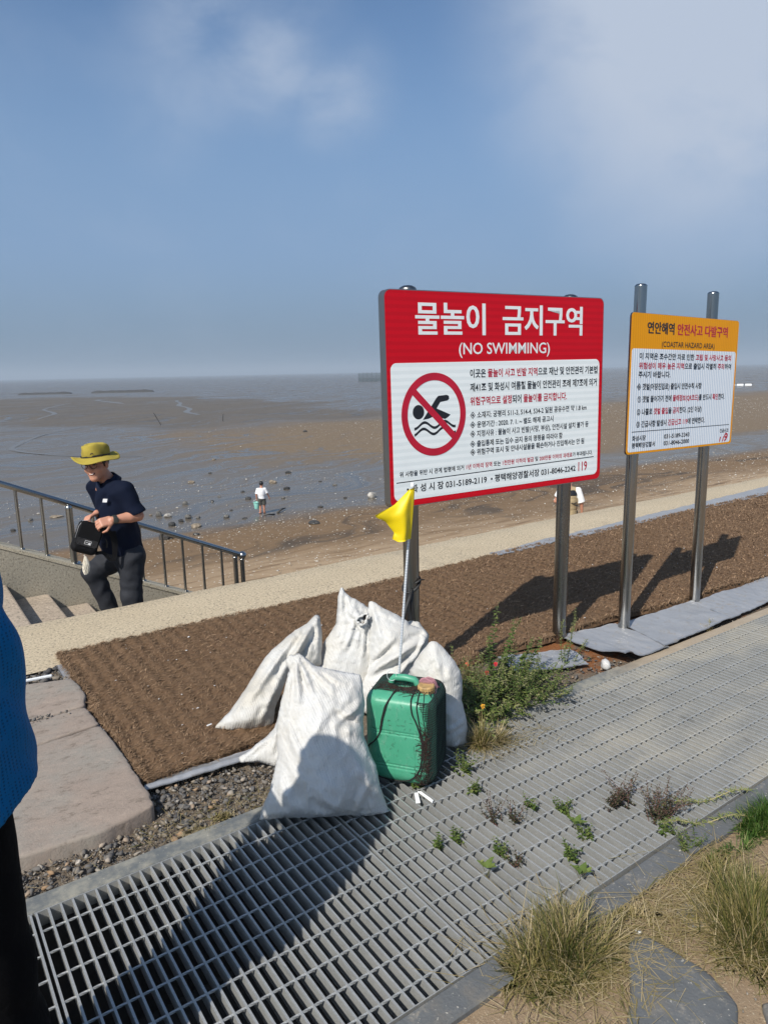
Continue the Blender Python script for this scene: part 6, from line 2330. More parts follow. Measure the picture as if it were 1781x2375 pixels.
# ---- the boy with a bucket on the mud
def build_boy():
    ox, oy = 10.93, 23.33
    oz = float(beach_z(ox, oy)) + 0.0
    O = np.array([ox, oy, oz])
    S = lambda p: O + np.array(p, float)
    t = thing('person', O, 'boy in white t-shirt and grey shorts standing on the wet mud', 'person')
    # picture-right and view directions at his place
    rt = np.array([0.905, -0.425, 0.0])
    fw = np.array([0.425, 0.905, 0.0])
    Q = lambda r_, f, z: O + rt * r_ + fw * f + np.array([0, 0, z])
    Fm = face_frame(fw + rt * 0.3 + [0, 0, -0.25])
    hc = Q(0.01, 0.02, 1.075)
    sh, el, wr = [Q(-0.125, 0, 0.90), Q(0.125, 0, 0.90)], [Q(-0.185, -0.02, 0.70), Q(0.205, 0.02, 0.72)], [Q(-0.185, 0.03, 0.53), Q(0.27, 0.08, 0.57)]

    def body(P):
        d = head_sdf(P, hc, Fm, 0.86)
        d = smin(d, d_cone(P, Q(0, 0, 0.90), Q(0.005, 0.01, 1.0), 0.042, 0.040), 0.02)
        d = smin(d, d_cone(P, Q(0, 0, 0.55), Q(0, 0, 0.88), 0.085, 0.085), 0.03)
        for k in (0, 1):
            d = smin(d, d_cone(P, Q(0, 0, 0.89), sh[k], 0.05, 0.04), 0.02)
            d = smin(d, d_cone(P, sh[k], el[k], 0.036, 0.030), 0.01)
            d = smin(d, d_cone(P, el[k], wr[k], 0.031, 0.022), 0.01)
            d = smin(d, hand_sdf(P, wr[k], np.array(wr[k]) - np.array(el[k]), -rt if k else rt, 0.72, 0.9, 1 if k else -1), 0.008)
            sx = 0.062 * (1 if k else -1)
            d = smin(d, d_cone(P, Q(sx, 0, 0.52), Q(sx * 1.1, 0.02, 0.30), 0.066, 0.047), 0.02)
            d = smin(d, d_cone(P, Q(sx * 1.1, 0.02, 0.30), Q(sx * 1.15, -0.02 + 0.05 * k, 0.05), 0.046, 0.030), 0.02)
            d = smin(d, d_ell(P, Q(sx * 1.2, 0.04 + 0.05 * k, 0.025), (0.055, 0.075, 0.03)), 0.02)
        return d
    sdf_obj('body', body, O + [-0.4, -0.36, -0.02], O + [0.4, 0.36, 1.25], 0.009, SKIN, t)

    def hair(P):
        q = (P - hc) @ Fm.T / 0.86
        d = d_ell(q, (-0.022, 0, 0.038), (0.108, 0.090, 0.098))
        return smax(d, -(q[..., 2] + 0.045 - 0.8 * np.maximum(q[..., 0] - 0.0, 0)), 0.01)
    sdf_obj('hair', hair, hc - 0.15, hc + 0.16, 0.008, HAIR, t)

    def shirt(P):
        d = d_ell(P, Q(0, 0, 0.78), (0.155, 0.125, 0.20))
        d = smin(d, d_cone(P, Q(0, 0, 0.72), Q(0.005, 0, 0.54), 0.120, 0.128), 0.05)
        d = smin(d, d_cone(P, Q(-0.10, 0, 0.905), Q(0.10, 0, 0.905), 0.045, 0.045), 0.05)
        for k in (0, 1):
            e = sh[k] + (el[k] - sh[k]) * 0.85
            d = smin(d, smax(d_cone(P, sh[k], e, 0.056, 0.062), (P - e) @ ((el[k] - sh[k]) / np.linalg.norm(el[k] - sh[k])), 0.004), 0.02)
        d = d + folds_of(P, 30.0, 0.005, 3)
        d = smax(d, 0.555 - (P[..., 2] - oz) - 0.12 * ((P - O) @ rt), 0.006)
        return smax(d, (P[..., 2] - oz) - 0.945, 0.004)
    sdf_obj('shirt', shirt, O + [-0.36, -0.36, 0.45], O + [0.36, 0.36, 1.0], 0.009, mat_cloth('white_cotton', (0.78, 0.78, 0.79), 0.85), t)

    def shorts(P):
        d = d_ell(P, Q(0, 0, 0.54), (0.125, 0.105, 0.09))
        for sx in (0.065, -0.065):
            d = smin(d, d_cone(P, Q(sx, 0, 0.52), Q(sx * 1.15, 0.01, 0.31), 0.082, 0.075), 0.03)
        d = d + folds_of(P, 34.0, 0.004, 5)
        return smax(d, 0.325 - (P[..., 2] - oz), 0.004)
    sdf_obj('shorts', shorts, O + [-0.25, -0.25, 0.27], O + [0.25, 0.25, 0.66], 0.009, mat_cloth('grey_shorts', (0.085, 0.085, 0.075), 0.85), t)
    # bucket in his left hand
    bc = Q(-0.195, 0.02, 0.185)
    k = thing('bucket', bc, 'small mint green bucket hanging from the boy\'s left hand', 'bucket')
    mb = plain('mint_plastic', (0.27, 0.60, 0.52), 0.45, var=0.08)
    m = Mesh()
    m.lathe(bc, [(0.0, 0.004), (0.078, 0.0), (0.082, 0.01), (0.108, 0.215), (0.122, 0.22), (0.124, 0.245), (0.116, 0.247), (0.104, 0.235), (0.078, 0.02), (0.0, 0.016)], 28)
    m.build('pail', mb, k, smooth=True, auto=40)
    m = Mesh()
    m.tube([bc + rt * 0.115 * math.cos(a) + fw * 0.01 + np.array([0, 0, 0.225 + 0.105 * math.sin(a)]) for a in np.linspace(0, math.pi, 16)], 0.005, 6)
    m.build('handle', plain('white_wire', (0.7, 0.72, 0.7), 0.4), k, smooth=True)


build_boy()


# ---- the person beyond the right post of the red sign
def build_vest():
    ox, oy = 12.50, 10.55
    oz = float(beach_z(ox, oy))
    O = np.array([ox, oy, oz])
    t = thing('person', O, 'person in a khaki vest half hidden behind the red sign right post', 'person')
    rt = np.array([0.655, -0.755, 0.0])
    fw = np.array([0.755, 0.655, 0.0])
    Q = lambda r_, f, z: O + rt * r_ + fw * f + np.array([0, 0, z])
    k0 = 0.05
    Fm = face_frame(fw - rt * 0.5 + [0, 0, -0.3])
    hc = Q(-0.02, 0.10, 1.58)
    sh, el, wr = [Q(-0.19, 0.0, 1.36), Q(0.19, 0.0, 1.36)], [Q(-0.30, 0.03, 1.10), Q(0.27, 0.0, 1.08)], [Q(-0.16, 0.18, 0.95), Q(0.285, 0.05, 0.83)]

    def body(P):
        d = head_sdf(P, hc, Fm)
        d = smin(d, d_cone(P, Q(0, 0.0, 1.36), Q(-0.01, 0.06, 1.50), 0.06, 0.054), 0.02)
        d = smin(d, d_cone(P, Q(0, 0, 0.92), Q(0, 0, 1.34), 0.12, 0.12), 0.03)
        for k in (0, 1):
            d = smin(d, d_cone(P, Q(0, 0, 1.34), sh[k], 0.06, 0.05), 0.03)
            d = smin(d, d_cone(P, sh[k], el[k], 0.05, 0.042), 0.012)
            d = smin(d, d_cone(P, el[k], wr[k], 0.043, 0.028), 0.012)
            d = smin(d, hand_sdf(P, wr[k], wr[k] - el[k], -rt if k else rt, 1.0, 0.9, 1 if k else -1), 0.01)
            sx = 0.095 * (1 if k else -1)
            d = smin(d, d_cone(P, Q(sx, 0, 0.9), Q(sx, 0.02, 0.48), 0.08, 0.055), 0.02)
            d = smin(d, d_cone(P, Q(sx, 0.02, 0.48), Q(sx, 0, 0.06), 0.055, 0.04), 0.02)
        return d
    sdf_obj('body', body, O + [-0.42, -0.42, 0.02], O + [0.42, 0.45, 1.78], 0.010, SKIN, t)

    def hair(P):
        q = (P - hc) @ Fm.T
        d = d_ell(q, (-0.022, 0, 0.038), (0.108, 0.088, 0.098))
        return smax(d, -(q[..., 2] + 0.05 - 0.9 * np.maximum(q[..., 0], 0)), 0.01)
    sdf_obj('hair', hair, hc - 0.15, hc + 0.16, 0.009, HAIR, t)

    def shirt(P):
        d = d_ell(P, Q(0, 0, 1.17), (0.17, 0.17, 0.26))
        d = smin(d, d_cone(P, Q(-0.15, 0, 1.375), Q(0.15, 0, 1.375), 0.055, 0.055), 0.05)
        for k in (0, 1):
            e = sh[k] + (el[k] - sh[k]) * (0.96 if k else 0.6)
            d = smin(d, smax(d_cone(P, sh[k], e, 0.075, 0.085), (P - e) @ ((el[k] - sh[k]) / np.linalg.norm(el[k] - sh[k])), 0.004), 0.02)
        return d + folds_of(P, 26.0, 0.006, 3)
    sdf_obj('shirt', shirt, O + [-0.45, -0.45, 0.85], O + [0.45, 0.45, 1.5], 0.010, mat_cloth('white_tee', (0.78, 0.78, 0.77), 0.85), t)

    def vest(P):
        d = d_ell(P, Q(0, 0, 1.15), (0.19, 0.19, 0.30))
        d = smin(d, d_cone(P, Q(0, 0, 1.1), Q(0, 0, 0.84), 0.17, 0.18), 0.06)
        d = smin(d, d_cone(P, Q(-0.11, 0, 1.375), Q(0.11, 0, 1.375), 0.065, 0.065), 0.05)
        for k in (0, 1):
            d = smax(d, -d_cone(P, sh[k] + (sh[k] - Q(0, 0, 1.36)) * 0.1, sh[k] - [0, 0, 0.12], 0.085, 0.085), 0.01)
        d = d + folds_of(P, 30.0, 0.005, 7)
        z = P[..., 2] - oz
        for zz in (1.02, 0.93):
            d = d + 0.008 * np.exp(-((z - zz) / 0.008) ** 2)
        return smax(d, 0.80 - z, 0.005)
    v = sdf_obj('vest', vest, O + [-0.36, -0.36, 0.74], O + [0.36, 0.36, 1.52], 0.010, mat_cloth('khaki_vest', (0.36, 0.28, 0.165), 0.85), t)

    def yoke(P):
        return smax(smax(d_ell(P, Q(0, -0.005, 1.15), (0.197, 0.197, 0.31)), 1.26 - (P[..., 2] - oz), 0.006), (P[..., 2] - oz) - 1.38, 0.006)
    y = sdf_obj('vest_yoke', yoke, O + [-0.26, -0.26, 1.22], O + [0.26, 0.26, 1.42], 0.010, mat_cloth('dark_yoke', (0.02, 0.022, 0.028), 0.85), None)
    y.parent = v
    y.location = Vector(y['_o']) - Vector(t['_o'])
    m = Mesh()
    m.tube([Q(0.04, -0.196, 1.10), Q(0.10, -0.192, 1.09), Q(0.16, -0.16, 1.11)], 0.010, 6)
    m.tube([Q(0.14, -0.17, 1.04), Q(0.185, -0.13, 1.04)], 0.014, 6)
    small('pocket_flap', t, v, m, plain('black_webbing', (0.015, 0.015, 0.015), 0.8))

    def trousers(P):
        d = d_ell(P, Q(0, 0, 0.86), (0.165, 0.165, 0.13))
        for sx in (0.095, -0.095):
            d = smin(d, d_cone(P, Q(sx, 0, 0.85), Q(sx, 0.02, 0.48), 0.10, 0.078), 0.03)
            d = smin(d, d_cone(P, Q(sx, 0.02, 0.48), Q(sx, 0, 0.06), 0.078, 0.068), 0.03)
        return smax(d + folds_of(P, 30.0, 0.005, 2), 0.03 - (P[..., 2] - oz), 0.004)
    sdf_obj('trousers', trousers, O + [-0.3, -0.3, 0.0], O + [0.3, 0.3, 1.0], 0.010, mat_cloth('green_trousers', (0.07, 0.075, 0.06), 0.85), t)
    for sx in (0.095, -0.095):
        def shoe(P, sx=sx):
            return smin(d_cone(P, Q(sx, -0.05, 0.035), Q(sx, 0.11, 0.03), 0.04, 0.035), d_ell(P, Q(sx, -0.03, 0.05), (0.045, 0.045, 0.05)), 0.02)
        sdf_obj('shoe', shoe, Q(sx, 0.03, 0.05) - 0.16, Q(sx, 0.03, 0.05) + 0.16, 0.009, plain('grey_shoe', (0.3, 0.3, 0.29), 0.7), t)
    m = Mesh()
    hd = wr[0] + (wr[0] - el[0]) * 0.25
    m.tube([hd + rt * 0.10 + [0, 0, 0.25], hd, hd - rt * 0.17 + [0, 0, -0.42]], [0.008, 0.010, 0.007], 8)
    tag(m.build('walking_stick', plain('dark_wood', (0.04, 0.025, 0.018), 0.7), smooth=True), 'thin dark stick held by the person in the khaki vest', 'stick')


build_vest()

# ================================================================== PLANTS
def mat_plant(name, stops, rough=0.6):
    b = MB(name, rough=rough, spec=0.3)
    t = b.attr('tint')
    f = b.noise(b.tex('Object'), 60.0, 3)
    c = b.ramp(t, stops)
    c = b.mix(b.m('MULTIPLY', f, 0.3), c, tuple(v * 0.6 for v in stops[0][1]))
    b.set(base=c)
    # thin blades let some light through
    tr = b.n('ShaderNodeBsdfTranslucent')
    b.put(tr.inputs['Color'], c)
    mx = b.n('ShaderNodeMixShader')
    mx.inputs[0].default_value = 0.25
    b.nt.links.new(b.b.outputs[0], mx.inputs[1])
    b.nt.links.new(tr.outputs[0], mx.inputs[2])
    b.nt.links.new(mx.outputs[0], b.nt.nodes['Material Output'].inputs['Surface'])
    return b.mat


DRYSTOPS = [(0.0, (0.060, 0.075, 0.018)), (0.30, (0.145, 0.150, 0.038)), (0.55, (0.30, 0.245, 0.085)), (0.8, (0.43, 0.33, 0.165)), (1.0, (0.58, 0.47, 0.28))]
M_DRY = mat_plant('dry_grass_blades', DRYSTOPS)
M_GREEN = mat_plant('green_grass_blades', [(0.0, (0.030, 0.070, 0.010)), (0.5, (0.065, 0.14, 0.020)), (0.85, (0.12, 0.20, 0.035)), (1.0, (0.40, 0.36, 0.16))])
M_LEAF = mat_plant('weed_leaves', [(0.0, (0.030, 0.060, 0.012)), (0.4, (0.085, 0.140, 0.028)), (0.75, (0.19, 0.245, 0.062)), (0.9, (0.28, 0.30, 0.10)), (1.0, (0.34, 0.33, 0.16))])
M_DARKLEAF = mat_plant('dull_weed_leaves', [(0.0, (0.028, 0.032, 0.014)), (0.5, (0.060, 0.066, 0.028)), (0.85, (0.11, 0.10, 0.05)), (1.0, (0.18, 0.09, 0.07))])


def blades(base, az, el, L, w, curl, seg=4):
    """arrays of grass blades: bent, tapering strips; returns verts, quads"""
    n = len(az)
    d0 = np.stack([np.cos(az) * np.cos(el), np.sin(az) * np.cos(el), np.sin(el)], 1)
    side = np.stack([-np.sin(az), np.cos(az), np.zeros(n)], 1)
    rows = []
    p, d = base.copy(), d0.copy()
    for s in range(seg + 1):
        k = w * (1 - (s / seg) ** 1.5 * 0.9)
        rows += [p - side * k[:, None], p + side * k[:, None]]
        d = d.copy()
        d[:, 2] -= curl / seg
        d /= np.linalg.norm(d, axis=1)[:, None]
        p = p + d * (L / seg)[:, None]
    V = np.stack(rows, 1)
    m = 2 * (seg + 1)
    V[:, :, 2] = np.maximum(V[:, :, 2], 0.002)
    b_ = np.arange(n)[:, None] * m
    Q = np.concatenate([b_ + np.array([2 * s, 2 * s + 1, 2 * s + 3, 2 * s + 2]) for s in range(seg)])
    return V.reshape(-1, 3), Q, m


def grass(name, c, n, rad, hgt, label, cat, mat, dry=(0.5, 0.25), wid=0.0016, lay=0.45, group=None, lean=(0, 0), z=0.0, parts=None):
    c = np.array(c, float)
    K = max(4, n // 130)
    kid = rng.integers(0, K, n)
    kaz, kl, kh, kt = rng.uniform(0, 6.28, K), rng.uniform(0, 0.5, K), rng.uniform(0.55, 1.1, K), rng.normal(0, 0.16, K)
    kr, kth = np.sqrt(rng.random(K)) * 0.85, rng.uniform(0, 6.28, K)
    th = rng.uniform(0, 2 * np.pi, n)
    rr = np.sqrt(rng.random(n))
    r0 = rr * np.array(rad[0])
    sc = rng.normal(0, 0.16, (n, 2))
    bx, by = kr[kid] * np.cos(kth[kid]) + sc[:, 0], kr[kid] * np.sin(kth[kid]) + sc[:, 1]
    rr = np.clip(np.hypot(bx, by), 0, 1.1)
    th = np.arctan2(by, bx)
    base = np.stack([c[0] + rad[0] * bx, c[1] + rad[1] * by, np.full(n, z)], 1)
    out = np.arctan2(np.sin(th) * rad[1], np.cos(th) * rad[0])
    az = out + rng.normal(0, 1.25, n)
    el = np.clip(1.30 - rr * lay * 1.6 + rng.normal(0, 0.42, n), 0.05, 1.5)
    L = hgt * kh[kid] * (0.25 + 0.95 * rng.random(n) ** 1.2) * (1 - 0.35 * rr)
    V, Q, m = blades(base, az, el, L, wid * rng.uniform(0.6, 1.3, n), rng.uniform(0.1, 2.3, n) * rng.random(n))
    h = np.clip((V[:, 2] - z) / hgt, 0, 1)
    V[:, 0] += np.repeat(kl[kid] * np.cos(kaz[kid]), m) * h ** 1.5 * hgt
    V[:, 1] += np.repeat(kl[kid] * np.sin(kaz[kid]), m) * h ** 1.5 * hgt
    V[:, 0] += lean[0] * h * hgt
    V[:, 1] += lean[1] * h * hgt
    t = np.clip(np.repeat(rng.normal(dry[0], dry[1], n) + kt[kid] + 0.45 * (rr - 0.5), m), 0, 1)
    o = fast_mesh(name, V, Q, mat, tint=t, origin=(c[0], c[1], z))
    return tag(o, label, cat, group)


grass('grass_tuft', (1.37, 1.125), 3400, (0.19, 0.10), 0.165, 'near dry grass tuft growing over the slate kerb at the bottom centre', 'grass tuft', M_DRY, (0.44, 0.28), lay=0.55, z=-0.01)
grass('grass_tuft', (1.88, 0.865), 5200, (0.22, 0.15), 0.175, 'broad yellowing grass tuft at the right edge beside the flagstone', 'grass tuft', M_DRY, (0.40, 0.28), lay=0.48, z=-0.01)
grass('grass_tuft', (2.47, 1.09), 3000, (0.20, 0.075), 0.10, 'fresh green grass patch at the right edge beyond the dry tuft', 'grass tuft', M_GREEN, (0.45, 0.22), lay=0.4, z=-0.01)
grass('grass_tuft', (1.62, 1.09), 500, (0.12, 0.05), 0.06, 'short straw coloured grass between the near tuft and the right tuft', 'grass tuft', M_DRY, (0.75, 0.2), lay=0.8, z=-0.012)
grass('grass_tuft', (2.02, 1.06), 900, (0.16, 0.07), 0.085, 'matted dry grass just beyond the broad right tuft', 'grass tuft', M_DRY, (0.68, 0.22), lay=0.8, z=-0.012)
grass('grass_tuft', (2.20, 1.08), 700, (0.16, 0.05), 0.05, 'low mixed grass between the fresh green patch and the dry tuft', 'grass tuft', M_GREEN, (0.7, 0.25), lay=0.6, z=-0.01)
grass('grass_tuft', (0.80, 2.29), 420, (0.10, 0.035), 0.055, 'thin yellow grass growing on the gravel left of the largest sack', 'grass tuft', M_DRY, (0.55, 0.2), lay=0.6, z=-0.012)
grass('grass_tuft', (1.98, 2.10), 900, (0.07, 0.06), 0.17, 'dry grass tuft at the foot of the weed bush right of the sacks', 'grass tuft', M_DRY, (0.5, 0.25), lay=0.5, lean=(0.25, -0.2))
grass('grass_tuft', (2.35, 2.60), 420, (0.16, 0.09), 0.20, 'sparse straw grass against the mat behind the weed bush', 'grass tuft', M_DRY, (0.72, 0.15), lay=0.55)
grass('grass_tuft', (4.05, 2.29), 150, (0.06, 0.02), 0.10, 'little dry grass tuft beside the silver sheet below the yellow sign', 'grass tuft', M_DRY, (0.55, 0.25), lay=0.5)


def straw(name, n, fx, L, label, z=-0.004, w=0.0010):
    xy = np.array([fx() for _ in range(n)])
    base = np.c_[xy, z + rng.random(n) * 0.012]
    az = rng.uniform(0, 2 * np.pi, n)
    V, Q, m = blades(base, az, rng.normal(0.12, 0.14, n), rng.uniform(L[0], L[1], n), w * rng.uniform(0.5, 1.3, n), rng.uniform(0.0, 0.5, n))
    o = fast_mesh(name, V, Q, M_DRY, tint=np.repeat(np.clip(rng.normal(0.76, 0.17, n), 0, 1), m))
    return tag(o, label, 'dry straw', kind='stuff')


straw('dead_grass', 1500, lambda: (rng.normal(1.85, 0.20), min(1.14, rng.normal(1.03, 0.09))), (0.03, 0.13), 'flattened straw strewn over the sandy ground')
straw('dead_grass', 800, lambda: (rng.normal(1.42, 0.16), rng.normal(1.03, 0.10)), (0.03, 0.14), 'flattened straw round the near dry grass tuft')
straw('dead_grass', 110, lambda: (rng.normal(1.33, 0.12), rng.normal(1.24, 0.06)), (0.08, 0.24), 'long straw lying from the near tuft over the grating')
straw('dead_grass', 200, lambda: (rng.normal(0.85, 0.22), rng.normal(2.33, 0.05)), (0.03, 0.10), 'dead stems on the gravel by the largest sack', -0.01, 0.0009)
straw('dead_grass', 160, lambda: (rng.normal(2.08, 0.12), rng.normal(2.05, 0.06)), (0.06, 0.17), 'pale straw hanging over the grating under the weed bush')


class Plant:
    """leafy stems: thin stem tubes with many small folded leaves"""
    def __init__(s):
        s.stem, s.V, s.F, s.T, s.n = Mesh(), [], [], [], 0

    def leaf(s, p, d, L, W, t, droop=0.3):
        d = np.array(d, float)
        d /= np.linalg.norm(d) + 1e-9
        sd = np.cross(d, [0, 0, 1.0])
        sd /= np.linalg.norm(sd) + 1e-6
        up = np.cross(sd, d)
        mid = p + d * L * 0.5 - np.array([0, 0, droop * L * 0.12])
        end = p + d * L - np.array([0, 0, droop * L * 0.5])
        q1 = p + d * L * 0.30
        s.V += [p, q1 + sd * W * 0.5 + up * W * 0.18, mid + sd * W * 0.42 + up * W * 0.15, end, mid - sd * W * 0.42 + up * W * 0.15, q1 - sd * W * 0.5 + up * W * 0.18, mid]
        k = s.n
        s.F += [(k, k + 1, k + 6), (k + 1, k + 2, k + 6), (k + 2, k + 3, k + 6), (k + 3, k + 4, k + 6), (k + 4, k + 5, k + 6), (k + 5, k, k + 6)]
        s.T += [t] * 7
        s.n += 7

    def sprig(s, base, tip, nleaf, L, W, tint, sway=0.02, r=0.0016, seeds=0, start=0.12):
        base, tip = np.array(base, float), np.array(tip, float)
        mid = (base + tip) / 2 + rng.normal(0, sway, 3)
        tt = np.linspace(0, 1, 9)[:, None]
        path = (1 - tt) ** 2 * base + 2 * tt * (1 - tt) * mid + tt ** 2 * tip
        s.stem.tube(path, [r * (1 - 0.6 * i / 8) for i in range(9)], 5, tint=0.5)
        for i in range(nleaf):
            f = start + (1 - start) * (i + rng.random()) / nleaf
            p = (1 - f) ** 2 * base + 2 * f * (1 - f) * mid + f ** 2 * tip
            a = i * 2.4 + rng.normal(0, 0.4)
            d = np.array([math.cos(a), math.sin(a), rng.uniform(-0.1, 0.7)])
            k = (1.15 - 0.65 * f) * rng.uniform(0.7, 1.2)
            s.leaf(p, d, L * k, W * k, np.clip(rng.normal(tint, 0.2), 0, 1))
        for i in range(seeds):
            f = rng.uniform(0.6, 1.02)
            p = (1 - f) ** 2 * base + 2 * f * (1 - f) * mid + f ** 2 * tip + rng.normal(0, 0.006, 3)
            s.leaf(p, rng.normal(0, 1, 3), 0.007, 0.005, rng.uniform(0.85, 1.0))

    def build(s, name, label, cat, mat, root, group=None, stem=None):
        t = thing(name, root, label, cat, group)
        fast_mesh('foliage', np.array(s.V), None, mat, t, tris=np.array(s.F), tint=np.array(s.T))
        s.stem.build('stem', stem or M_STEM, t)
        return t


M_STEM = plain('weed_stem', (0.085, 0.085, 0.035), 0.7, var=0.4)
M_STEMR = plain('reddish_stem', (0.12, 0.055, 0.045), 0.7, var=0.4)


def bush():
    p = Plant()
    for i in range(230):       # low crowded sprays arching out over the grating
        b_ = np.array([rng.uniform(2.0, 2.62), rng.uniform(2.20, 2.56), 0.0])
        a = rng.normal(-0.9, 1.3)
        ln = rng.uniform(0.08, 0.29)
        tip = b_ + np.array([math.cos(a) * ln * 0.8, math.sin(a) * ln * 0.8, rng.uniform(0.03, 0.22)])
        p.sprig(b_, tip, int(14 + 50 * ln), 0.026, 0.013, rng.choice([0.25, 0.5, 0.7, 0.8, 0.9]), 0.03)
    p.build('weed_bush', 'large dense green weed bush between the white sacks and the red sign right post', 'weed', M_LEAF, (2.25, 2.38, 0))
    p = Plant()
    for (x, y, hx, hy, h) in ((2.42, 2.52, 2.50, 2.56, 0.40), (2.45, 2.50, 2.56, 2.50, 0.33), (2.50, 2.52, 2.66, 2.55, 0.30), (2.40, 2.48, 2.38, 2.50, 0.28), (2.46, 2.45, 2.62, 2.42, 0.24), (2.52, 2.48, 2.72, 2.46, 0.20)):
        p.sprig((x, y, 0), (hx, hy, h), 44, 0.040, 0.026, 0.45, 0.03, 0.0022, 40)
    p.build('weed_plant', 'taller leafy weed with pale seed heads at the back of the weed bush', 'weed', M_LEAF, (2.46, 2.49, 0))
    p = Plant()
    for (x, y, hx, hy, h) in ((2.90, 2.46, 2.92, 2.48, 0.26), (2.92, 2.45, 2.97, 2.44, 0.30), (2.94, 2.46, 3.02, 2.47, 0.24), (2.91, 2.44, 2.88, 2.40, 0.17), (2.95, 2.43, 3.0, 2.38, 0.15)):
        p.sprig((x, y, 0), (hx, hy, h), 34, 0.022, 0.010, 0.7, 0.02, 0.0018, 60)
    p.build('weed_plant', 'upright weed with pale seed spikes just in front of the red sign right post', 'weed', M_LEAF, (2.93, 2.45, 0))
    # corn-like yellowed shoot
    p = Plant()
    for (hx, hy, h, L) in ((2.13, 2.66, 0.24, 0.16), (2.10, 2.64, 0.20, 0.14), (2.17, 2.66, 0.15, 0.1)):
        p.stem.tube([(2.20, 2.52, 0.0), ((2.20 + hx) / 2 + 0.01, (2.52 + hy) / 2, h * 0.55), (hx, hy, h)], [0.004, 0.0045, 0.001], 6)
        p.leaf(np.array([2.19, 2.54, 0.05]), (hx - 2.20, hy - 2.52, h), L, 0.014, 0.95, 0.2)
    p.build('dry_shoot', 'pair of tall yellow dried shoots sticking up left of the weed bush', 'weed', M_DRY, (2.20, 2.52, 0), stem=plain('straw_stem', (0.46, 0.31, 0.10), 0.7, var=0.3))
    # coloured dead leaves lodged in the bush
    for (x, y, z, col, lb) in ((2.06, 2.20, 0.115, (0.62, 0.30, 0.02), 'orange dead leaf lodged low in the weed bush'),
                               (2.37, 2.44, 0.155, (0.50, 0.02, 0.025), 'bright red leaf in the middle of the weed bush'),
                               (2.31, 2.44, 0.125, (0.30, 0.04, 0.02), 'dark red leaf beside the bright red one in the weed bush'),
                               (2.34, 2.62, 0.10, (0.75, 0.13, 0.07), 'coral pink scrap at the back of the weed bush')):
        m = Mesh()
        c = np.array((x, y, z))
        pts = [c + np.array([0.013 * r_ * math.cos(a), 0.007 * r_ * math.sin(a), 0.009 * r_ * math.sin(a) + 0.004 * math.cos(2 * a)]) for a, r_ in zip(np.linspace(0, 5.6, 9), (1, 0.8, 1.1, 0.7, 1.0, 0.8, 1.1, 0.75, 0.95))]
        m.prism(pts, (0.0008, -0.0015, 0.0004))
        tag(m.build('dead_leaf', plain('leaf_colour', col, 0.6, var=0.35, vscale=60)), lb, 'leaf')


bush()

# small weeds coming up through the grating
WEEDS = [
    (1.55, 2.03, 0.07, 'L', 'tiny weed clump at the jerrycan foot beside the tape scrap'),
    (1.77, 1.99, 0.10, 'L', 'leafy weed on the grating just right of the jerrycan'),
    (1.70, 1.86, 0.06, 'L', 'small weed on the grating below the jerrycan right corner'),
    (1.64, 1.69, 0.09, 'D', 'brownish weed with a red tip, third grating row from the jerrycan'),
    (1.385, 1.70, 0.045, 'L', 'smallest green sprout on the grating below the jerrycan'),
    (1.46, 1.68, 0.05, 'L', 'low spreading green sprout beside the smallest sprout'),
    (1.70, 1.64, 0.085, 'D', 'dense dull weed in the middle of the weedy grating'),
    (1.53, 1.545, 0.05, 'L', 'green weed on the grating above the near dry grass tuft'),
    (1.545, 1.48, 0.045, 'D', 'dull small weed next to the green one near the dry tuft'),
    (1.425, 1.495, 0.06, 'B', 'pair of bright broad green leaves poking from the grating'),
    (1.80, 1.66, 0.055, 'L', 'upright sprout right of the dense dull weed'),
    (1.885, 1.575, 0.06, 'L', 'small clump of green leaves at the centre of the weedy grating'),
    (1.84, 1.475, 0.055, 'B', 'broad single leaf beside the twin weed clump'),
    (1.83, 1.43, 0.06, 'L', 'right hand weed clump with several round leaves'),
    (1.70, 1.385, 0.07, 'L', 'weed clump nearest the slate kerb, with an orange leaf'),
    (1.655, 1.30, 0.05, 'B', 'bright green leaf clump close to the slate kerb'),
    (2.08, 1.275, 0.05, 'L', 'green weed rooted at the kerb below the big brown weed'),
]
for (x, y, s, kind, lb) in WEEDS:
    p = Plant()
    if kind == 'B':
        for a in (0.3, 2.1, -1.2, 3.6)[: 3 if s > 0.055 else 4]:
            p.sprig((x, y, -0.02), (x + 0.02 * math.cos(a), y + 0.02 * math.sin(a), s * 0.55), 1, 0.040, 0.024, 0.6, 0.004, 0.0014, 0, 0.95)
            p.leaf(np.array([x, y, s * 0.3]), (math.cos(a), math.sin(a), 0.7), 0.045, 0.024, rng.uniform(0.5, 0.8))
    else:
        for _ in range(int(5 + s * 60)):
            a = rng.uniform(0, 6.28)
            r_ = rng.uniform(0.2, 0.75) * s
            p.sprig((x + rng.normal(0, 0.008), y + rng.normal(0, 0.012), -0.02), (x + r_ * math.cos(a), y + r_ * math.sin(a), rng.uniform(0.3, 1.0) * s), int(8 + s * 70), 0.020 if kind == 'L' else 0.014, 0.011 if kind == 'L' else 0.007, 0.5, 0.012, 0.0013)
    p.build('grating_weed', lb, 'weed', M_LEAF if kind != 'D' else M_DARKLEAF, (x, y, 0), 'weeds growing through the grating', M_STEM if kind != 'D' else M_STEMR)
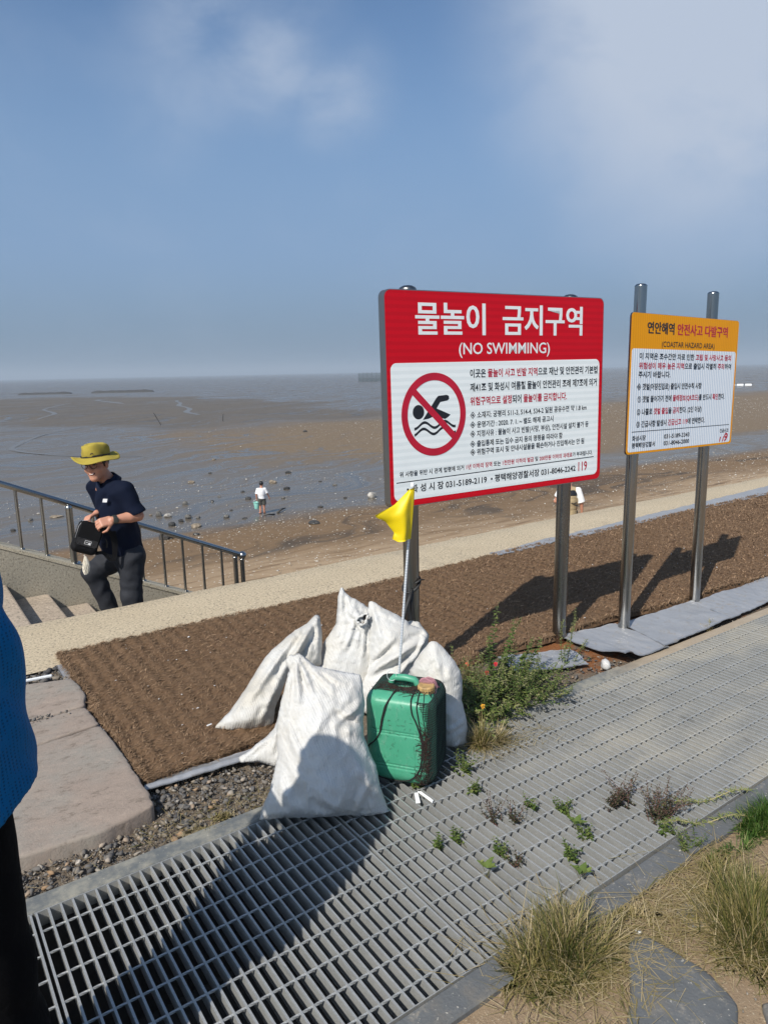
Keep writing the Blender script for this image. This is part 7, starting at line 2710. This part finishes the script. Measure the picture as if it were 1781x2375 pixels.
for cx, cy, n_, h_, lb in ((2.10, 1.49, 26, 0.10, 'bushy dull brown weed clump on the sunny grating'), (2.15, 1.34, 34, 0.12, 'largest brown weed on the grating, reaching towards the slate kerb')):
    p = Plant()
    for _ in range(n_):
        a = rng.uniform(0, 6.28)
        r_ = rng.uniform(0.03, 0.13)
        p.sprig((cx + rng.normal(0, 0.03), cy + rng.normal(0, 0.02), -0.02), (cx + r_ * math.cos(a), cy + 0.8 * r_ * math.sin(a), rng.uniform(0.35, 1) * h_), 18, 0.014, 0.008, 0.5, 0.02, 0.0013, 6)
    p.build('grating_weed', lb, 'weed', M_DARKLEAF, (cx, cy, 0), 'weeds growing through the grating', M_STEMR)
p = Plant()
for _ in range(16):
    a = rng.uniform(0, 6.28)
    p.sprig((2.07 + rng.normal(0, 0.02), 1.175, 0.0), (2.07 + 0.06 * math.cos(a), 1.175 + 0.045 * math.sin(a), rng.uniform(0.02, 0.07)), 14, 0.018, 0.005, 0.55, 0.01, 0.0013)
p.build('kerb_weed', 'narrow leaved green weed in the joint of the slate kerb', 'weed', M_LEAF, (2.07, 1.175, 0))
# creeping runners across the grating at the right edge
for x0, y0, x1, y1, lb in ((2.52, 1.22, 2.18, 1.35, 'upper creeping grass runner reaching over the grating at the right edge'), (2.36, 1.14, 2.08, 1.29, 'lower creeping grass runner crossing the slate kerb')):
    p = Plant()
    path = [np.array([x0 + (x1 - x0) * t, y0 + (y1 - y0) * t, 0.016 + 0.012 * math.sin(t * 9)]) for t in np.linspace(0, 1, 14)]
    p.stem.tube(path, 0.0016, 5)
    for q in path:
        for _ in range(9):
            a = rng.uniform(0, 6.28)
            p.leaf(q, (math.cos(a), math.sin(a), 0.35), rng.uniform(0.018, 0.04), 0.004, rng.uniform(0.75, 1.0), 0.5)
    p.build('grass_runner', lb, 'weed', M_LEAF, (x0, y0, 0), stem=plain('runner_stem', (0.36, 0.30, 0.15), 0.7))


# ---- litter on the sandy ground
M_FOAM = plain('white_foam', (0.76, 0.77, 0.77), 0.8, var=0.1, bump=0.5, bscale=160)


def scrap(name, c, s, label, cat, mat, seed, flat=0.5, sub=3):
    bm = bmesh.new()
    bmesh.ops.create_icosphere(bm, subdivisions=sub, radius=1.0)
    v = np.array([w.co[:] for w in bm.verts])
    f = [[w.index for w in g.verts] for g in bm.faces]
    bm.free()
    v = v * (1 + 0.34 * vnoise(v * 1.6, seed, 3) + 0.16 * vnoise(v * 5.0, seed + 1, 2))[:, None]
    v = np.sign(v) * np.abs(v) ** 0.9 * np.array([1, 0.8, flat]) * s
    a = seed * 1.7
    v = v @ np.array([[math.cos(a), math.sin(a), 0], [-math.sin(a), math.cos(a), 0], [0, 0, 1]])
    v[:, 2] -= v[:, 2].min() * 0.72
    m = Mesh().add(v + np.array(c), f)
    o = m.build(name, mat, smooth=sub > 2, auto=None)
    return tag(o, label, cat)


scrap('foam_chunk', (1.782, 0.615, -0.012), 0.026, 'speckled white foam chunk at the right picture edge by the dry grass', 'foam', M_FOAM, 501, 0.8)
scrap('paper_scrap', (1.615, 1.060, -0.012), 0.011, 'larger white crumpled scrap on the sand by the flagstone', 'litter', M_FOAM, 502, 0.5)
scrap('paper_scrap', (1.555, 1.075, -0.012), 0.008, 'smaller white scrap between the near tuft and the flagstone', 'litter', M_FOAM, 503, 0.5)
scrap('shell', (1.70, 1.10, -0.012), 0.006, 'little white shell on the sand under the slate kerb', 'shell', M_FOAM, 504, 0.5)
scrap('paper_scrap', (3.05, 2.29, 0.0), 0.030, 'crumpled pale plastic ball under the curled silver sheet corner', 'litter', plain('grey_film', (0.5, 0.49, 0.47), 0.5, bump=0.5), 505, 0.9)
m = Mesh().box((0.44, 3.985, 0.030), (0.58, 4.003, 0.042), bev=0.003, rot=-0.12)
tag(m.build('plastic_strip', M_FOAM), 'flat white plastic strip lying on the dark gravel', 'litter')
m = Mesh().box((1.03, 2.905, 0.05), (1.055, 2.912, 0.054), bev=0.001, rot=0.2)
tag(m.build('tape_scrap', M_FOAM), 'tiny white scrap on the brown mat left of the sacks', 'litter')


# flecks of shell and straw caught in the mat
V, F = [], []
for k in range(70):
    x = 0.75 + (math.exp(rng.random() * math.log(1 + 7 / 1.6)) - 1) * 1.6
    y = rng.uniform(2.75, 4.25)
    s = rng.uniform(0.003, 0.008)
    q = np.array([[1, 0, 0], [0, 0.7, 0.1], [-1, 0.1, 0], [0, -0.6, 0.1], [0, 0, 0.5]]) * s * (1 + 0.3 * rng.normal(size=(5, 1)))
    V.append(q + [x, y, float(mat_height(np.array([x]), np.array([y]))[0]) + 0.008])
    b_ = 5 * k
    F += [(b_, b_ + 1, b_ + 4), (b_ + 1, b_ + 2, b_ + 4), (b_ + 2, b_ + 3, b_ + 4), (b_ + 3, b_, b_ + 4), (b_ + 2, b_ + 1, b_), (b_ + 3, b_ + 2, b_)]
tag(fast_mesh('shell_flecks', np.vstack(V), None, M_FOAM, tris=np.array(F)), 'tiny white shell flecks caught in the coir mat', 'shells', kind='stuff')


# ================================================================== ON THE MUD
def mat_rock(name, lo, hi):
    b = MB(name, rough=0.8, spec=0.35)
    p = b.tex('Object')
    f = b.noise(p, 6.0, 6, 0.65)
    x, y, z = b._sep(p)
    c = b.mix(b.ss(f, 0.35, 0.65), lo, hi)
    c = b.mix(b.m('MULTIPLY', b.ss(b.noise(p, 24.0, 5, 0.7), 0.55, 0.7), 0.5), c, tuple(min(0.7, v * 1.7) for v in hi))
    b.set(base=c, normal=b.bump(f, 0.5, 0.03))
    return b.mat


M_RK = [mat_rock('dark_rock', (0.030, 0.030, 0.030), (0.075, 0.070, 0.062)), mat_rock('grey_rock', (0.085, 0.080, 0.072), (0.20, 0.19, 0.17)), mat_rock('pale_rock', (0.25, 0.23, 0.20), (0.48, 0.45, 0.40)), mat_rock('tan_rock', (0.15, 0.12, 0.085), (0.32, 0.26, 0.19))]
ROCKS = [  # x, y, size, tone, flatness, label
    (4.9, 28.3, .62, 3, .22, 'long low heap of pale shelly stones on the mud behind the left rail bars'), (4.0, 28.2, .20, 1, .6, 'grey stone on the mud left of the shelly heap'),
    (3.2, 26.5, .16, 0, .5, 'dark stone seen between the leftmost rail bars'), (3.8, 24.8, .15, 1, .6, 'small stone low between the second pair of rail bars'),
    (6.7, 21.2, .55, 0, .45, 'big dark flat rock just above the rail right of the man'), (7.6, 21.1, .20, 0, .4, 'dark stone beside the big flat rock above the rail'),
    (7.9, 25.7, .28, 1, .75, 'upright grey stone at the left of the rock group beyond the man'), (8.1, 25.3, .36, 2, .5, 'pale whitish flat stone beside the upright grey stone'),
    (7.6, 23.4, .26, 0, .6, 'dark stone in front of the pale whitish stone'), (8.2, 22.7, .55, 3, .35, 'longest tan stone in the rock group beyond the man'),
    (8.5, 24.3, .24, 1, .8, 'blocky grey stone in the middle of the rock group'), (8.1, 23.9, .20, 0, .6, 'dark little stone left of the blocky one'),
    (8.8, 24.1, .17, 1, .6, 'small grey stone right of the blocky one'), (9.6, 23.5, .22, 1, .6, 'grey stone close left of the boy'),
    (9.5, 27.4, .26, 1, .7, 'grey stone with a tall shape up left of the boy'), (7.7, 26.0, .18, 3, .4, 'flat tan stone far left in the rock group'),
    (9.7, 27.9, .12, 2, .5, 'pale pebble above the tall grey stone'), (10.6, 27.3, .17, 0, .5, 'dark pebble left of the boy\'s shoulder'),
    (11.3, 28.3, .14, 1, .5, 'grey pebble level with the boy\'s head on the left'), (11.3, 26.4, .16, 1, .4, 'flat stone by the boy\'s elbow'),
    (10.3, 24.7, .14, 0, .5, 'dark stone left of the mint bucket'), (11.9, 26.7, .26, 0, .6, 'dark round stone left of the boy\'s shirt'),
    (12.6, 28.8, .22, 0, .4, 'dark flat stone just above left of the boy'), (14.4, 28.1, .30, 0, .5, 'dark flat stone right of the boy\'s head'),
    (14.9, 30.5, .48, 3, .5, 'mossy tan rock directly above the boy'), (16.7, 29.1, .20, 0, .4, 'dark stone far right of the boy'),
    (16.6, 27.6, .22, 1, .4, 'flat grey stone towards the red sign'), (14.9, 24.0, .18, 0, .5, 'dark stone between the boy and the pale block'),
    (15.8, 23.4, .48, 2, .75, 'pale squarish rock block near the red sign left edge'), (12.0, 33.5, .42, 3, .45, 'tan stone on the mud right of the man\'s head'),
    (16.6, 42.0, .40, 3, .35, 'lone tan stone farther out above the other rocks'), (17.2, 33.3, .30, 0, .4, 'dark stone beyond the mossy rock'),
    (14.0, 36.1, .2, 0, .5, 'small dark stone out on the bare grey mud'), (31.0, 56.4, .45, 0, .4, 'dark stone out on the brown sand bar'),
    (9.0, 26.9, .13, 2, .5, 'pale pebble in the middle of the mud left of the boy'), (4.5, 29.6, .2, 2, .4, 'white stone above the shelly heap'),
    (13.1, 25.9, .18, 1, .5, 'grey stone right of the boy\'s hand'), (13.1, 22.9, .2, 0, .4, 'dark stone below right of the boy'),
    (11.0, 19.7, .42, 0, .35, 'flat black driftwood lump on the brown sand by the sign post'), (10.0, 22.8, .2, 0, .35, 'black lump at the boy\'s left foot'),
]
for i, (x, y, s, tone, fl, lb) in enumerate(ROCKS):
    scrap('rock', (x, y, float(beach_z(x, y)) - 0.04 * s), s * (0.52 if tone < 2 else 0.40), lb, 'rock', M_RK[tone], 600 + i * 3, fl, 2)['group'] = 'rocks strewn on the mud'

m = Mesh()
for a, b_, r_ in (((11.35, 22.95), (11.95, 23.5), 0.045), ((11.1, 22.7), (10.55, 22.6), 0.03)):
    z = float(beach_z(*a)) + 0.03
    m.tube([(a[0], a[1], z), ((a[0] + b_[0]) / 2, (a[1] + b_[1]) / 2, z + 0.04), (b_[0], b_[1], z + 0.01)], [r_, r_ * 0.8, r_ * 0.4], 8)
tag(m.build('driftwood', M_RK[0], smooth=True), 'black driftwood branch lying across the mud at the boy\'s feet', 'driftwood')

# broken shell glittering on the sand and the bar
def build_shells():
    V, F, T = [], [], []
    N = 10000
    k = 0
    while k < N:
        u = rng.random()
        if u < 0.27:
            y = 8 + 15 * rng.random() ** 0.8
            x = rng.uniform(4, 40)
        elif u < 0.90:
            x = rng.uniform(14, 110)
            y = rng.uniform(24, 66)
            if y < 24 + 150 / x or rng.random() > np.clip((x - 14) / 30, 0, 1):
                continue
        else:
            x, y = rng.uniform(2, 20), rng.uniform(20, 34)
        if vnoise(np.array([[x * 0.22, y * 0.7]]), 701, 3)[0] < rng.uniform(-0.9, 0.5):
            continue
        dist = math.hypot(x, y)
        s = rng.uniform(0.010, 0.022) * (1 + dist / 40) * (0.7 + 0.9 * rng.random() ** 4)
        z = float(beach_z(x, y)) + 0.035 + (0.05 if y < 20 else 0.01)
        a, tl = rng.uniform(0, 6.28), rng.normal(0, 0.5)
        q = np.array([[1, 0, 0], [0.1, 0.7, 0.15], [-0.9, 0.1, 0.05], [0, -0.7, 0.12], [0, 0, 0.45]]) * s * (1 + 0.3 * rng.normal(size=(5, 1)))
        ca, sa = math.cos(a), math.sin(a)
        q = q @ np.array([[1, 0, 0], [0, math.cos(tl), math.sin(tl)], [0, -math.sin(tl), math.cos(tl)]]) @ np.array([[ca, sa, 0], [-sa, ca, 0], [0, 0, 1]])
        b_ = 5 * k
        V.append(q + [x, y, z])
        F += [(b_, b_ + 1, b_ + 4), (b_ + 1, b_ + 2, b_ + 4), (b_ + 2, b_ + 3, b_ + 4), (b_ + 3, b_, b_ + 4), (b_ + 3, b_ + 2, b_ + 1), (b_ + 3, b_ + 1, b_)]
        T += [rng.random()] * 5
        k += 1
    b = MB('broken_shell', rough=0.35, spec=0.5)
    b.set(base=b.ramp(b.attr('tint'), [(0, (0.34, 0.29, 0.22)), (0.5, (0.55, 0.50, 0.42)), (1, (0.80, 0.78, 0.72))]))
    o = fast_mesh('shells', np.vstack(V), None, b.mat, tris=np.array(F), tint=np.array(T), origin=(20, 30, -3.5))
    tag(o, 'broken white shell strewn over the sand and the sand bar', 'shells', kind='stuff')


build_shells()

# ---- far out on the flat
t = thing('net_fence', (225, 300, -3.6), 'tall fishing net fence standing far out on the mudflat beside the red sign', 'net fence')
a, b_ = np.array([202.0, 309.0]), np.array([262.0, 262.0])
m = Mesh()
for f in np.linspace(0, 1, 34):
    p = a + (b_ - a) * f
    m.tube([(p[0], p[1], -3.9), (p[0] + rng.normal(0, 0.15), p[1], 0.95 + rng.normal(0, 0.25))], 0.07, 5)
m.build('stakes', plain('stake_wood', (0.05, 0.045, 0.04), 0.9), t)
m = Mesh()
nu, nv = 320, 26
d = (b_ - a) / np.linalg.norm(b_ - a)
for i in range(nu):
    p = a + (b_ - a) * i / (nu - 1)
    m.add([(p[0], p[1], -3.6), (p[0] + d[0] * 0.055, p[1] + d[1] * 0.055, -3.6), (p[0] + d[0] * 0.055, p[1] + d[1] * 0.055, 0.7), (p[0], p[1], 0.7)], [(0, 1, 2, 3)])
for j in range(nv):
    z = -3.5 + 4.2 * j / (nv - 1)
    w = 0.075 if j < 11 else 0.035
    m.add([(a[0], a[1], z), (b_[0], b_[1], z), (b_[0], b_[1], z + w), (a[0], a[1], z + w)], [(0, 1, 2, 3)])
m.build('netting', plain('far_net', (0.028, 0.045, 0.042), 0.9), t)

for (x0, y0, x1, y1, h, lb) in ((37.5, 258.5, 52.5, 252.0, 0.85, 'left long low dark oyster bank far out on the mudflat'), (58, 250, 76, 241, 1.0, 'right long low dark oyster bank far out on the mudflat'), (24.5, 259, 27.5, 258, 0.6, 'short dark oyster bank at the left picture edge')):
    n = 40
    xs = np.linspace(0, 1, n)
    base = np.array([x0, y0]) + np.outer(xs, [x1 - x0, y1 - y0])
    prof = [(-1.5, 0), (-0.9, 0.8), (0, 1.0), (0.9, 0.75), (1.5, 0)]
    hh = h * np.clip(1.2 * np.sin(np.pi * xs) ** 0.25, 0, 1) * (0.8 + 0.2 * vnoise(xs[:, None] * 22, 801, 2))
    v = np.vstack([np.c_[base + np.array([0.4, 0.9]) * o_, -3.62 + hh * k] for o_, k in prof])
    q = [(r_ * n + i, r_ * n + i + 1, (r_ + 1) * n + i + 1, (r_ + 1) * n + i) for r_ in range(4) for i in range(n - 1)]
    tag(fast_mesh('oyster_bank', v, q, M_RK[0], smooth=True), lb, 'oyster bank')

t = thing('float_raft', (165, 90, -3.6), 'small raft of two white floats lying far out beyond the yellow sign', 'raft')
for k, (x, y) in enumerate(((164.6, 91.6), (165.55, 90.15), (166.5, 88.7))):
    m = Mesh().box((x - 0.72, y - 0.45, -3.55), (x + 0.72, y + 0.45, -3.02), bev=0.1, rot=-0.99)
    m.build('float', M_FOAM, t)
m = Mesh()
m.tube([(164.0, 92.5, -3.0), (167.1, 87.9, -3.0)], 0.07, 6)
m.build('beam', M_RK[0], t)
for x, y, h, lx, lb in ((24.7, 76.8, 1.35, -0.75, 'leaning stake on the mud above the man in the hat'), (31.6, 76.5, 0.85, 0.1, 'crooked short stake farther right on the mud')):
    m = Mesh()
    m.tube([(x, y, -3.7), (x + lx * 0.5, y + 0.1, -3.6 + h * 0.5), (x + lx, y, -3.6 + h)], [0.05, 0.045, 0.03], 6)
    tag(m.build('stake', M_RK[0]), lb, 'stake')


# ================================================================== HAZE
m = Mesh().box((-9000, -60, -6.0), (9000, 9000, 40.0))
hz = m.build('haze', [])
hm = bpy.data.materials.new('sea_haze')
hm.use_nodes = True
nt = hm.node_tree
for nd in list(nt.nodes):
    if nd.type == 'BSDF_PRINCIPLED':
        nt.nodes.remove(nd)
vol = nt.nodes.new('ShaderNodeVolumePrincipled')
vol.inputs['Color'].default_value = (0.66, 0.76, 0.86, 1)
vol.inputs['Density'].default_value = HAZE_DENSITY
vol.inputs['Anisotropy'].default_value = 0.0
nt.links.new(vol.outputs[0], nt.nodes['Material Output'].inputs['Volume'])
hz.data.materials.append(hm)
tag(hz, kind='stuff')
